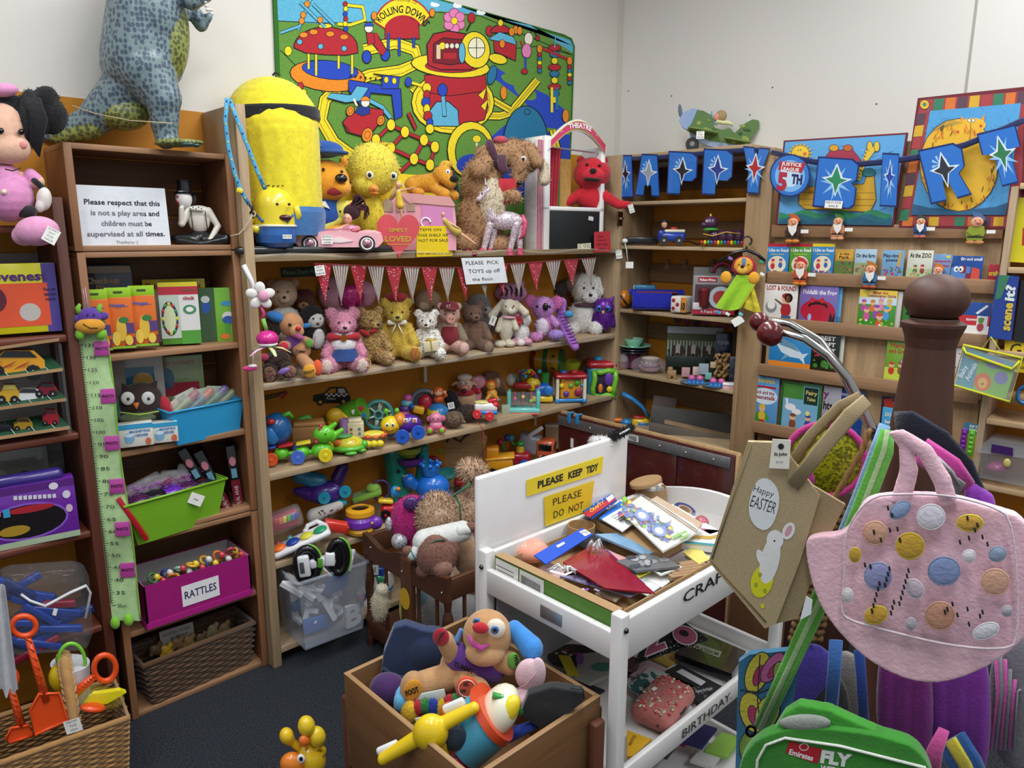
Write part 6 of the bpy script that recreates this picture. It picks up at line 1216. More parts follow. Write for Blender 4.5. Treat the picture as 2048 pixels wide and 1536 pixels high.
book('pink lettered book between the finial and the clear bag',1903,690,1930,770,'dcd0d4',[('S',20,2,2,98,98,['b83a6a','4a7a4a'])])
book('Jack and the Beanstalk book on the lowest rail',1493,748,1552,849,'5a9ad0',[('T','JOANNA',50,88,8,'e8cf2a',72),('R',10,78,92,82,'b82a3a'),('E',56,62,42,16,'d8e8f0'),('T','Jack and the',54,66,7,'a03048',66),('T','Beanstalk',54,56,8,'a03048',76),('S',16,4,4,96,40,['4a9a3a','6ab84a','3a8a3a'],14),('K',[(50,24,11,'e0b83a')]),('R',44,8,60,16,'c8303a'),('T','Mary Finch',62,4,5,'f0f0f0',40)])
book('dark green framed Fairy Tales book with swans',1557,759,1637,856,'1f6a34',[('R',6,5,94,94,'7ab0d0'),('R',58,58,92,92,'1a3a2a'),('T','Fairy',76,78,8,'d8c07a',28),('T','Tales',76,66,7,'d8c07a',22),('R',6,66,56,94,'4a8a3a'),('E',26,48,14,7,'f0f0f0'),('E',42,40,12,6,'f0f0f0'),('P',[(16,50),(12,64),(18,66),(20,52)],'f0f0f0'),('K',[(34,14,8,'8a4a34'),(72,18,7,'4a4a9a')]),('E',70,40,5,5,'f0e08a')])
book('silver-grey book with purple and black lettering next to Fairy Tales',1640,770,1676,862,'a8a4b0',[('T','y',16,76,16,'7a2a6a'),('T','hts',30,50,18,'1a1a1a',50)],out=-.003)
book('dark blue book behind the bag handles',1670,775,1722,868,'1f4a94',[('T','READER',30,86,5,'e8e8e8',40)],out=-.014)
book('Earthquakes book with a red and dark cover',1756,790,1822,872,'1d2240',[('T',"Reader's Digest Pathfinders",62,84,5,'d8d0c0',60),('T','Earthquakes',56,58,13,'f0eee8',100),('P',[(4,92),(30,96),(44,74),(10,70)],'a8342a')],out=-.012)
book('light blue Swim Along With Me book in front of the Earthquakes book',1758,812,1812,884,'4aa4d4',[('T','DORY',34,76,10,'e8e4c8',44),('T','Swim Along',50,56,9,'f4f4f4',76),('T','With Me',50,42,9,'f4f4f4',52),('S',8,50,4,96,34,['e8c83a','2a6ac0'])],out=.012)
t=book('teal and yellow toy card holding purple and green popper strips',1917,842,1954,935,'c8b81c',[('R',0,78,100,100,'3a7a9a'),('T','POP THE',58,90,6,'f0e8d0',56),('T','BUBBLE',58,82,6,'f0e8d0',56)],out=.03,name='toy_card',cat='toy',grp=None)
t=Tp('bubble_popper','purple and green rubber popper strips fixed on the teal toy card','toy',pn(1934,890,*dplane(.034)),yaw=DY)
for x,c in((1927,'7a2a9a'),(1940,'6ab83a')):
 t.m('strip').box((x,0,-884),(11,5,52),c,2)
 for i in range(5):t.m('bubble').ell((x,-3,-866-i*9),(4,3,4),c)
t.done()
# ---- corner unit shelves ----
t=tb('power_strip','long black power board with a white plug on the second shelf of the corner unit',1280,1.657);t.m(BD).box((1283,0,-481),(62,14,15),'141416',2);t.m('plug').ell((1250,-6,-482),(6,5,5),'e8e8e4');t.m('cable',MT).tube([(1250,-6,-486),(1254,-10,-500),(1257,-10,-525)],1,'e0e0dc',5);card(t,1261,-530,15,13,'',y=-12);t.m('cable',MT).tube([(1314,0,-484),(1330,4,-478),(1350,6,-484),(1375,6,-482),(1392,4,-488),(1410,6,-484)],1.6,'151515',5);t.done()
t=tb('toy_patrol_truck','blue and white toy patrol truck with a small dark-capped driver',1341,1.657,cat='toy car')
t.m(BD).box((1342,0,-474),(54,26,18),'1f3fa8',5);t.m('roof_panel').box((1348,0,-462),(40,22,6),'e0dfc8',2);t.m('cab').box((1322,0,-470),(14,26,20),'1a3490',4)
for x in(1328,1357):wheel(t,x,-13,-481,9,'2a2a2c','b0b0b4',7)
t.m('driver').ell((1327,0,-449),(6,6,8),'d8a080');t.m('cap').ell((1327,0,-443),(7,6,4),'16203a');t.m('light').ell((1346,0,-457),(8,4,3),'c02a34');t.done()
t=tb('toy_caterpillar','shiny purple caterpillar toy with rainbow feet beside the patrol truck',1440,1.657)
t.m('head').ell((1419,0,-446),(15,13,14),'4a2848');t.m('snout').ell((1407,-4,-450),(7,7,6),'4a2848');t.m('collar').lathe([(12,-462),(16,-460),(12,-456)],(1420,0,0),'3a9a3a')
for i in range(4):t.m('segment').ell((1427+i*16,0,-472),(12,12,13),'4a2848')
for i in range(13):t.m('foot').ell((1404+i*6.4,-10,-485),(3.4,4,5),('b82a2a','e0c02a','3a9a3a','2a5ab0')[i%4],n=8)
t.m('gold_cord').tube([(1406,-12,-468),(1425,-14,-472),(1450,-14,-464),(1478,-12,-468)],1.3,'c8a02a',5);t.m('antenna').cyl((1419,0,-434),(1418,0,-428),3,1.5,'c8a02a');eye(t,1412,-12,-443,1.4,w=2.6);t.done()
for i,x in enumerate((1333,1368,1424)):
 t=tb('wooden_bird',['leftmost pale wooden bird on the orange back of the corner unit','middle pale wooden bird on the orange back of the corner unit','right pale wooden bird on the orange back of the corner unit'][i],x,1.46,3.53,'ornament');t.m(BD,'wood_z').ell((x,0,-534),(6,2,7),'8c7458');t.m('head','wood_z').ell((x-1,0,-524),(5,2,5),'8c7458');t.done()
t=tb('pumpkin_basket','orange pumpkin treat basket with a black band',1250,1.305);t.m('shell').ell((1248,0,-597),(15,14,17),'c8781c');t.m('stripe').tube([(1240,-12,-590),(1248,-14,-600),(1256,-12,-612)],2,'1a1410',5);t.done()
t=tb('toy_box','white spotted box of small toys behind the blue trays',1275,1.305,3.42,'box');t.m('box',PA).box((1266,0,-590),(44,20,40),'d4d2cc');t.m('toy').box((1288,-6,-576),(42,12,14),'3a86b0',3);t.done()
for i,(x,z,w_,dx)in enumerate(((1303,-598,74,0),(1312,-587,106,4))):
 t=tb('cloth_box',['bright blue cloth box at the front of the third shelf','bright blue cloth tray leaning on the lower blue box'][i],x,1.305+.0*i,3.30+.05*i,'box');b=t.m(BD,FB);h=32 if i==0 else 15
 b.box((x,-13+8*i,z-3+6*i),(w_,2,h-8*i),'1620a4',.8);b.box((x-w_/2,4,z-3+6*i),(2,36,h-8*i),'1a26b0',.8);b.box((x+w_/2,4,z-3+6*i),(2,36,h-8*i),'1a26b0',.8);b.box((x,22,z-3+6*i),(w_,2,h-8*i),'121a8a',.8);b.box((x,4,z-3-h*.4+6*i),(w_,36,2),'10166e');t.m('contents',MT).box((x,6,z+2),(w_*.8,26,h*.4),'6a1a2a',3);t.done()
t=tb('activity_block','soft block printed with ladybirds and the number ten',1362,1.305,yaw=-85);t.X=t.X@TR(1362,0,-608);t.m('block',FB).box((0,0,0),(32,32,32),'e8e2d8',3)
for q,c in((-1,'d8882a'),):t.m('number_side',FB).box((13,-16,0),(12,2,30),c,1)
for x,z in((-9,8),(-9,-8),(0,0)):t.m('ladybird',FB).ell((x,-16.5,z),(4,1,4),'a81c2c',n=10)
a=t.art('number',M=TR(13,-17.6,0));a.T('10',0,-9,14,'181818',w=9,al='C',bold=.04);t.done()
t=tb('boxed_dinner_set','grey and red boxed four piece mealtime set with cup and plate',1430,1.305,3.34,'box')
t.m('box',GL).box((1425,0,-590),(82,26,76),'8e8a8c',1.5);t.m('band',GL).box((1425,-13.4,-622),(82,1,12),'b01c3c');t.m('window',MT).box((1424,-13.2,-592),(70,1.2,46),'4a3a40')
t.m('cup').lathe([(9,-612),(11,-592),(12,-580),(9,-576),(.5,-574)],(1407,-14,0),'6a1a1c');t.m('plate').cyl((1438,-15,-594),(1438,-17,-594),22,22,'b8c8d0',28);t.m('plate_print','plastic',par='plate').cyl((1438,-17,-594),(1438,-18,-594),14,14,'b03a3a',20);t.m('phone_print').box((1395,-15,-612),(18,2,14),'e0d4d8',3)
a=t.art(LT,M=TR(0,-14.5,0));t.m('logo_band',GL).box((1412,-13.6,-559),(36,1,9),'b01c2c');a.T('Fisher-Price',1412,-562,5,'f4f0f0',w=30,al='C',bold=.03);a.T('4 Piece Meal Set',1428,-625,6,'f4f0f0',w=52,al='C');t.done()
t=tb('letter_puzzle_box','grey alphabet puzzle box with a pink handle behind the dinner set',1430,1.305,3.46,'box');t.m('box',GL).box((1426,0,-580),(84,16,90),'9a9694',1);t.m('handle').torus((1440,-10,-545),18,4,'b83a5c',RX(90),arc=180);a=t.art(LT,M=TR(0,-9,0));a.T('D  C',1414,-546,10,'2a6a4a',w=34);t.done()
t=tb('warning_card','yellow card with black capitals hung at the right of the third bay',1452,1.5,3.5,'sign');t.m('card',PA).box((1452,0,-528),(28,2,22),'c8a81c');a=t.art(LT,M=TR(0,-1.4,0));[a.T(s_,1452,-524-i*8,6,'141414',w=20,al='C')for i,s_ in enumerate(('HAS','A','MI'))];t.done()
for i in range(7):
 x=1355+i*19;z=-640-i*2.2-(i%3);c=('5a2a50','9a2a4a','2a2a3a','8a2a44','a02a4c','7a2440','1d1a28')[i];t=tb('heart_cutout',f'{("plum", "crimson", "charcoal", "wine", "bright crimson", "dark red", "black")[i]} paper heart on the back board above the dog picture',x,1.24-i*.004,3.525,'decoration')
 n=14;t.m(PA,PA).prism([(x+.5*16*sin(a)**3,z+.5*(13*cos(a)-5*cos(2*a)-2*cos(3*a)-cos(4*a)))for a in[2*pi*j/n for j in range(n)]],1,c);t['group']if 0 else None;t.e['group']='paper hearts in the corner unit';t.done()
t=tb('canvas_picture','canvas picture of three puppies behind a white fence',1387,.951,3.46,'picture')
t.m('canvas',FB).box((1386,2,-700),(110,5,92),'26341f',1);a=t.art('picture',PA,M=TR(0,-1,0));a.R(1332,-668,1440,-655,'a8b0b4');a.R(1332,-700,1440,-668,'4a5a3a')
for i in range(18):a.R(1333+i*6,-720,1336+i*6,-682,'a4a89c')
a.R(1332,-745,1440,-716,'28381f')
for x in(1354,1384,1413):a.E(x,-705,10,14,'5a463c');a.E(x,-700,5,12,'b8aca0');a.E(x-8,-702,4,11,'3a2a24');a.E(x+8,-702,4,11,'3a2a24');a.E(x,-709,3,2.5,'141010')
t.done()
t=tb('green_trug','dark green wooden trug in front of the puppy picture',1370,.951,3.40,'tray');t.m('side',WX_).box((1370,-8,-723),(76,3,22),'12241c',1);t.m('base',WX_).box((1370,4,-731),(74,26,3),'12241c');
for x in(1334,1408):t.m('end',WX_).cyl((x,4,-714),(x+3,4,-714),13,13,'142a20',20)
t.done()
t=tb('tower_game_box','navy tumbling tower game box at the back right',1445,.951,3.45,'box');t.m('box',GL).box((1442,0,-705),(30,24,78),'14203a',1);t.m('side_print',PA).box((1462,4,-700),(14,14,72),'4a3424');a=t.art(LT,M=TR(0,-13,0));a.T('TOWER',1442,-688,7,'a8b8d0',w=22,al='C');t.done()
R_=random.Random(5)
for i in range(30):
 z0=-750+(i//5)*8;x=1430+(i%5)*5+R_.uniform(-2,2)+(i//5);t=tb('wooden_block',f'loose wooden block in the {("lowest","second","third","fourth","fifth","topmost")[i//5]} layer of the heap, {("far left","left","middle","right","far right")[i%5]}',x,.951+(i//5)*.02,3.38-.012*(i%3),'block');t.e['group']='heap of wooden tower blocks';t.m('block',WX_).box((x,0,t.y0*-1+4 if 0 else z0),(17,6,5),'a88454',.8,RY(R_.uniform(-70,80))@RZ(R_.uniform(0,90)));t.done()
t=tb('serving_bowl','mint green bowl and plate stacked on dark plates',1265,.951,3.36,'crockery')
for r,z,c in((30,-705,'2a2436'),(32,-700,'262a44'),(34,-693,'8fd0b4')):t.m('plate').lathe([(.3,z-2),(r*.6,z-2),(r,z+3),(r*.98,z+4),(r*.6,z)],(1266,0,0),c,n=32)
t.m('bowl').lathe([(.4,-692),(12,-692),(18,-682),(20,-677),(18,-677),(10,-688),(.4,-689)],(1265,0,0),'9cd8bc',n=32);t.m('stand').cyl((1266,4,-735),(1266,4,-705),16,16,'5a1a44');t.done()
t=tb('blue_tin','dark blue tin at the back left of the crockery shelf',1255,.951,3.48,'tin');t.m('tin').cyl((1254,0,-725),(1254,0,-667),11,11,'22304a');t.done()
t=tb('baby_bottle','small clear baby bottle with a purple base',1247,.951,3.30,'bottle');t.m('teat','frost').lathe([(10,-722),(8,-712),(3,-706),(.4,-703)],(1247,0,0),'e8e8ee');t.m('bottle','frost').lathe([(9,-736),(11,-732),(11,-722)],(1247,0,0),'b0a0c0');t.done()
t=tb('bagged_bowls','pink plastic bowls in a clear crinkled bag',1300,.951,3.34,'crockery')
for z,r,c in((-738,24,'c8a8b8'),(-730,20,'d0b4c0'),(-722,18,'c8b8a8')):t.m('bowl').lathe([(.4,z-3),(r*.7,z-2),(r,z+6),(r*.95,z+6),(r*.6,z)],(1300,0,0),c,n=24)
t.m('bag','film',vox=2).ell((1298,0,-731),(38,26,20),'e8dce4');t.done()
t=tb('wooden_truck','small plain wooden toy truck',1345,.951,3.30);t.m(BD,WX_).box((1343,0,-746),(18,14,12),'b08c60',2);t.m('cab',WX_).box((1340,0,-738),(10,13,8),'b08c60',2);[wheel(t,x,-8,-752,4.5,'9a7850')for x in(1338,1350)];t.done()
for i,(x,z,c,s_)in enumerate(((1371,-744,'c89aa0',12),(1392,-742,'d8bcb4',11),(1406,-738,'a0b0b8',14),(1416,-752,'7ab8b4',9),(1424,-730,'c8b48a',8))):
 t=tb('toy_block',f'{("dusty pink", "cream pink", "pale blue", "aqua", "sand coloured")[i]} little house block on the crockery shelf',x,.951,3.34,'block');t.m('block',MT).box((x,0,z),(s_*1.4,s_,s_*1.5),c,1.5);t.done()
for i,(x,z)in enumerate(((1391,-766),(1434,-772))):
 t=tb('toy_skates',['left pair of pink and blue doll skates on a blue saucer','right pair of pink and blue doll skates near the pink lidded case'][i],x,.951,3.28);t.m('saucer').lathe([(.4,z-3),(20,z-2),(26,z+1),(25,z+2),(18,z)],(x-4,4,0),'3a6a8a')
 for q in(-8,8):t.m('boot').ell((x+q,0,z+10),(7,7,6),'d868a8');[wheel(t,x+q+d,-6,z+3,5,'2a74c0','8ac0e8')for d in(-4,5)]
 t.done()
t=tb('small_case','pink case with a white lid at the right end of the crockery shelf',1457,.951,3.29,'box');t.m('base').box((1457,0,-775),(24,18,7),'d8a0ac',2);t.m('lid').box((1457,0,-768),(25,19,7),'e8e4e6',3);t.done()
t=tb('small_card_box','slim dark printed box standing right of the wooden blocks',1464,.951,3.36,'box');t.m('box',GL).box((1464,0,-738),(14,10,46),'2a3a4c',1);t.m('top','frost').box((1464,0,-718),(14,10,8),'c8d0d0');t.done()
t=tb('toy_scale','yellow and blue toy with a long curved blue arm beside the grey box',1280,.642,3.34)
t.m('base').box((1281,0,-848),(34,26,24),'e0b81c',5);t.m('red_top').box((1276,0,-834),(22,18,5),'a8201c',2);t.m('panel').box((1286,-13,-850),(20,3,16),'2a7ac0',3)
t.m('arm').tube([(1243,-4,-788),(1262,-4,-797),(1282,-2,-812),(1296,0,-832)],[9,9,8,8],'2f84c4',flat=.5);t.m('button').ell((1253,-6,-845),(11,9,8),'2f84c4');t.m('orange_foot').box((1236,0,-842),(20,16,8),'d8722a',3);t.done()
t=tb('ziplock_bag','clear zip bag of brown paper standing in the grey box',1325,.642,3.42,'bag');t.m(PA,PA).box((1324,2,-825),(36,3,52),'6e5844',1,RY(4));t.m('bag','film').box((1325,0,-825),(46,8,64),'e4dce4',3,RY(5));t.done()
t=tb('grey_box','open grey cardboard tray holding sheets on the lowest shelf',1382,.642,3.36,'box')
b=t.m(BD,PA);b.box((1382,-16,-868),(165,2,24),'6a6056',.5,RY(7));b.box((1382,30,-850),(165,2,46),'5c5a58',.5,RY(3));b.box((1301,6,-858),(2,46,26),'6a6056',.5);b.box((1462,6,-880),(2,46,26),'6a6056',.5);b.box((1382,6,-878),(165,46,2),'4a4642',0,RY(7));t.m('sheet',PA).box((1388,6,-858),(120,14,2),'9a8264',0,RY(9)@RX(20));t.m('dark_sheet',GL).box((1420,-2,-868),(70,16,2),'1c1a1c',0,RY(9));t.done()
# lion comforter on hanger
t=tb('coat_hanger','small black plastic hanger on the corner unit upright',1485,1.6,3.19,'hanger');b=t.m('hook');b.torus((1491,0,-482),9,1.8,'18181a',RX(90),arc=240,a0=-60);b.cyl((1491,0,-492),(1491,0,-502),2,2,'18181a');t.m('bar').tube([(1440,0,-524),(1468,0,-506),(1491,0,-500),(1512,0,-508),(1528,0,-522)],3.4,'18181a');t.done()
t=tb('lion_comforter','lion comforter toy with red mane and green and yellow cloth body',1482,1.4,3.17,ST)
t.m('mane',FB,vox=1.2).ell((1483,3,-534),(24,9,21),'a81c30');t.m('face',FB).ell((1482,-5,-532),(18,6,17),'e8a42a');t.m('muzzle',FB).ell((1480,-9,-540),(10,4,8),'ecb44a');t.m('forehead',FB).box((1482,-11,-524),(7,2,15),'5a86c0',1);t.m('nose',FB).ell((1480,-13,-533),(4,2,3),'2a1a1a');eye(t,1473,-11,-529,1.5);eye(t,1491,-11,-529,1.5)
t.m('cloth',FB).grid(lambda u,v:(1433+(1470-1433)*(1-v)+u*(46-v*-4)-0*v,-4-5*sin(u*9)*v,-550-v*64-8*sin(u*3)*v),14,10,lambda u,v:'9acb2a' if u<.96 else 'c8c82a');t.m('cloth',FB).grid(lambda u,v:(1478+u*(18+v*28),3*sin(u*14)*v,-550-v*(62+18*u)),16,10,lambda u,v:('d8c832','c4b428')[int(v*14)%2])
for x,z,c in((1450,-556,'e8a42a'),(1503,-556,'e8a42a')):t.m('arm',FB).ell((x,-2,z),(11,7,13),c)
for x,z,c in((1440,-626,'3a9ac8'),(1458,-629,'e8e4e0'),(1483,-628,'6ac0c8'),(1518,-548,'e8e8ec'),(1456,-518,'8a6ac0'),(1515,-524,'3a9a6a')):t.m('ribbon',FB).box((x,-5,z),(9,2,6),c,1,RY(30))
card(t,1478,-642,22,16,'',rot=-35,y=-4);t.done()
# ================= red-brown folding board in front of the corner unit =================
t=Th('folding_board','dark red-brown board with an aluminium strip leaning before the corner unit','board',(2.7,2.5,0),-90,k=1)
for a_,b_ in((0,.235),(.24,.73),(.735,1.02)):t.m('panel',GL).box(((a_+b_)/2,.012,.4),(b_-a_,.02,.80),'4a1f1c',.003)
t.m('edge','wood_z').box((.51,.03,.405),(1.03,.014,.812),'b89468',.002);t.m('edge','wood_z').box((1.03,.012,.405),(.012,.03,.81),'b89468',.002)
t.m('metal_strip','brushed').box((.5,-.002,.765),(1.0,.004,.05),'a0a2a4',.001)
for i in range(7):t.m('rivet','metal').ell((.08+i*.14,-.004,.765),.005,'e0e0e0',n=8)
for x in(.08,.135):b=t.m('blue_clip');b.box((x,-.006,.792),(.022,.004,.05),'2a8ac8',.001);b.box((x,.01,.817),(.022,.035,.004),'2a8ac8',.001)
t.m('white_tape',PA).box((.1,-.001,.66),(.02,.001,.05),'e8e4e0');a=t.art('barcode',M=TR(.42,-.0045,.755));a.R(0,0,.1,.03,'e8e8e4')
for i in range(12):a.R(.045+i*.004,.004,.047+i*.004,.026,'1a1a1a')
t.done()
t=Th('wood_panel','wood-grained brown panel standing right of the red-brown board','board',(2.68,1.44,0),-90,k=1)
for i in range(2):t.m('plank','wood_z').box((.125+.25*i,0,.39),(.248,.02,.78),('6e4a30','3e241a')[i],.003)
t.done()
t=Tq('plush_skunk','black and white fluffy toy peeping over the white backboard',ST,pn(1215,880,(1.7,1.37,1.1),(0,-1,0)));t.m(BD,FU,vox=1.2,tuft=900,tl=4).tap((1190,0,-885),(1215,0,-885),12,12,'e8e6e4');t.m('tail',FU,vox=1.2,tuft=700,tl=5).tap((1225,0,-874),(1262,-2,-856),8,6,'131214');t.m('stripe',FU).tap((1240,-6,-868),(1258,-8,-858),2.5,2,'e8e6e4');t.done()
# ================= white change table =================
WH='dedcda';t=Th('changing_table','white changing table used as a craft stand, lettered CRAFTS and BIRTHDAY','table',(1.16,.884,0),0,k=1);LX,LY=.79,.456
def wb(part,a,b,bev=.004,c=WH,k='plastic',**kw):t.m(part,k,**kw).box(((a[0]+b[0])/2,(a[1]+b[1])/2,(a[2]+b[2])/2),(b[0]-a[0],b[1]-a[1],b[2]-a[2]),c,bev)
wb('leg',(-.002,-.01,0),(.028,.022,.905));wb('leg',(-.002,LY-.02,0),(.03,LY+.012,.905));wb('leg',(LX-.03,-.01,0),(LX,.022,.905));wb('leg',(LX-.03,LY-.02,0),(LX,LY+.01,.905))
wb('side_board',(.028,-.008,.79),(LX-.03,.012,.893));wb('backboard',(-.002,LY+.012,.56),(.63,LY+.03,1.102),.01);wb('inner_board',(.03,LY-.012,.78),(LX-.03,LY+.005,.895))
wb('end_rail',(-.001,.02,.79),(.018,LY-.02,.858));wb('tray',(.018,.012,.785),(LX-.02,LY-.012,.797),.001)
n=14;t.m('end_board').prism([(0,.79),(LY-.02,.79)]+[(LY-.02-(LY-.02)*i/n,.893+.038*sin(pi*i/n))for i in range(n+1)],.016,'e6e4e2',TR(LX-.02,LY-.01,0)@RZ(-90))
for z in(.455,.1):wb('shelf',(0,0,z-.008),(LX-.01,LY,z+.004),.001);wb('shelf_rail',(.028,-.006,z-.01),(LX-.03,.01,z+.05));wb('shelf_rail',(.03,LY-.01,z-.01),(LX-.03,LY+.006,z+.05));wb('shelf_rail',(LX-.02,.01,z-.01),(LX-.004,LY,z+.05));wb('shelf_rail',(0,.02,z-.01),(.016,LY-.02,z+.05))
wb('shade_panel',(.03,LY-.03,.52),(.42,LY-.024,.78),.001,'8a8c90',MT)  # shade on the board beneath the tray, painted as a separate grey sheet
for p in((.012,-.011,.87),(-.003,LY-.004,.86)):t.m('screw','metal').ell(p,.007,'55585a',n=10)
t.m('name_plate','brushed').box((-.003,.2,.825),(.003,.07,.032),'b0aeac',.001)
for x0,x1,z0,z1 in((.225,.5,.845,.888),):t.m('label_tape','clear').box(((x0+x1)/2,-.0095,(z0+z1)/2),(x1-x0,.001,z1-z0),'f4f4f4')
a=t.art(LT,M=TR(0,-.0105,0));a.T('CRAFTS',.235,.851,.03,'18181a',w=.25,bold=.01)
a=t.art(LT,M=TR(0,-.0085,0));a.T('BIRTHDAY.',.27,.463,.026,'2a2a2c',w=.24)
t.done()
def sheet(name,lab,cat,pts,z0,z1,col,th=.004,kind=PA,M=None,fn=None,base=None,grp=None):
 """flat item on the table; pts = measured outline, z0..z1 its height at first/third corner"""
 n=len(pts);vs=[pl(x,y,2,z0+(z1-z0)*min(i,n-i)/(n/2))for i,(x,y)in enumerate(pts)];c=sum(vs,Vector())/n;t=Th(name,lab,cat,c-Vector((0,0,th)),0,grp,k=1)
 v=[p-t.P for p in vs];nn=(v[1]-v[0]).cross(v[2]-v[0]);
 if nn.z<0:v=v[::-1]
 m=t.m(BD,kind);up_=Vector((0,0,th));m.add(v+[p-up_ for p in v],[tuple(range(n)),tuple(range(n,2*n))[::-1]],col,False);m.add(v+[p-up_ for p in v],[(i,i-1,i-1+n,i+n)if i else(0,n-1,2*n-1,n)for i in range(n)],col,False)
 if fn:
  nr=(vs[1]-vs[0]).cross(vs[2]-vs[0]).normalized();nr=nr if nr.z>0 else-nr;a=t.m('print',kind);a.map=lambda x,y,l:pn(x,y,vs[0],nr)+nr*(.0008+l*.1)-t.P;fn(a)
 t.done();return t
def bars(a,x,y,w,h,dx=0):
 for i in range(int(w/2.2)):a.P([(x+i*2.2,y+i*dx),(x+i*2.2+1.1,y+i*dx),(x+i*2.2+1.1,y+h+i*dx),(x+i*2.2,y+h+i*dx)],'222')
# cardboard tray in the table
t=Th('cardboard_tray','long green-sided cardboard tray with a white START label inside the table end','box',(1.182,.91,.80),0,k=1)
for p,s_,c in(((.0,.2,.045),(.004,.4,.1),'4f7a2a'),((.22,.0,.045),(.44,.004,.09),'9a7a54'),((.22,.4,.035),(.44,.004,.07),'9a7a54')):t.m('side',PA).box(p,s_,c,.001)
t.m('rim',PA).box((.012,.2,.094),(.028,.4,.003),'a5845c');t.m('base',PA).box((.22,.2,.006),(.44,.4,.004),'b8946a')
a=t.m('label',PA);a.map=lambda x,y,l:Vector((-.0028-l,.4-x,y));a.R(.005,.01,.09,.09,'e4e2dc');a.R(.095,.01,.18,.09,'e4e2dc');a.T('START',.165,.04,.014,'222',w=.05,rot=180);
for i in range(22):a.R(.1+i*.0034,.052,.1017+i*.0034,.078,'222')
for i in range(6):a.R(.015,.02+i*.011,.08,.0225+i*.011,'555')
a.OE(.28,.03,.03,.028,'4f7a2a',.001,'a8a04a');a.OE(.35,.03,.03,.028,'4f7a2a',.001,'a8a04a');t.done()
t,a=note('sign','yellow laminated sign lettered PLEASE KEEP TIDY on the white backboard',(1.2,1.349,0),[(1053,993),(1203,945),(1206,912),(1053,960)],[('PLEASE',.13,.3,.42,.32,.04),('KEEP',.52,.28,.42,.19,.04),('TIDY',.765,.25,.42,.17,.04)],'e8cf2a');t.done()
t,a=note('sign','yellow laminated sign lettered PLEASE DO NOT below the keep tidy sign',(1.2,1.348,0),[(1090,1053),(1180,1020),(1188,961),(1088,994)],[('PLEASE',.16,.62,.24,.58),('DO  NOT',.17,.18,.24,.64)],'e4c420');t.done()
# craft packets (measured outlines, stacked)
Zc=.86
def stars(a):
 for i in range(26):a.E(rnd.uniform(1180,1222),rnd.uniform(992,1018),1,1,'dfe8f4',6)
 a.P([(1165,1028),(1180,1036),(1232,1000),(1226,994)],'b01c3a');a.T('CRAFTY',1182,1026,6,'e8c03a',w=34,ydown=True,rot=35,bold=.03);a.P([(1212,998),(1224,989),(1229,996),(1218,1005)],'f0f0f0')
sheet('craft_packet','blue and red starry header card packet leaning at the tray back','packet',[(1164,1020),(1220,983),(1234,1000),(1184,1037)],.90,.93,'1f4fae',fn=stars)
sheet('brown_tray','shallow brown cardboard lid holding the dinosaur glasses packet','box',[(1180,1038),(1262,990),(1400,1068),(1325,1106),(1305,1104)],.885,.90,'a8845a',.02)
sheet('paper_sheet','bright blue card sheet under the instruction sheet',PA,[(1198,1036),(1240,1002),(1262,1012),(1226,1050)],.905,.905,'2a74d0')
sheet('paper_sheet','white instruction sheet poking out left of the glasses packet',PA,[(1204,1038),(1258,1006),(1290,1030),(1245,1062)],.91,.91,'eeeef0',fn=lambda a:[a.P([(1222+i*5,1034+i*3),(1240+i*5,1024+i*3),(1241+i*5,1025+i*3),(1223+i*5,1035+i*3)],'888')for i in range(4)])
def specs(a):
 R_=random.Random(3);cl=['6f8ad0','8ac03a','5a7ab8','7a4ab0','e8e04a','3a8a7a','d86a4a']
 for i in range(120):u,v=R_.random(),R_.random();x=1246+u*100+v*-6;y=1006+u*56+v*34-8;a.OE(x,y,R_.uniform(2.5,7),R_.uniform(1.8,4.5),R_.choice(cl),.4,'3a4a6a',rot=R_.uniform(0,90),n=8)
 for x,y in((1284,1035),(1318,1066)):a.OE(x,y,15,10,'7a90d4',1,'4a60a0',rot=25);a.E(x,y,9,6,'f2f2f0',rot=25)
 for x,y in((1330,1042),(1368,1068)):a.OE(x,y,11,8,'f0efec',.8,'b8b8b8');a.E(x,y,4,3,'c8c8c4')
 for i in range(10):a.Ln([(1292+i*3,998+i*1.6),(1385+i*2,1052+i*2)],.8,('b8b8b6','e0e0de')[i%2])
 a.Ln([(1345,1080),(1372,1068),(1376,1075),(1360,1082)],5,'7ab83a')
sheet('craft_packet','clear packet of colourful dinosaur shaped paper glasses on top of the pile','packet',[(1240,1020),(1282,992),(1398,1062),(1326,1102)],.925,.925,'d4d2cc',.006,fn=specs)
t=Th('craft_packet_film','crinkled clear film of the paper glasses packet','packet',pl(1320,1050,2,.93),0,k=1);q=[pl(x,y,2,.934)-t.P for x,y in((1238,1020),(1284,988),(1402,1064),(1326,1106))]
t.m('film','film').grid(lambda u,v:tuple((q[0]*(1-u)*(1-v)+q[3]*u*(1-v)+q[1]*(1-u)*v+q[2]*u*v)+Vector((0,0,.004*sin(u*19+v*7)*sin(v*13)))),24,14,'ffffff');t.done()
sheet('craft_packet','long clear packet of brown sticks above the glasses packet','packet',[(1300,1000),(1314,992),(1405,1046),(1392,1062)],.93,.93,'c0a890',.004)
sheet('ribbon_packet','white packet with a red and pink printed strip near the far side','packet',[(1325,1018),(1345,1008),(1440,1062),(1420,1068)],.9,.9,'e4dcdc',fn=lambda a:[a.E(1345+i*9,1024+i*5,4,2,'c8607a',8)for i in range(8)])
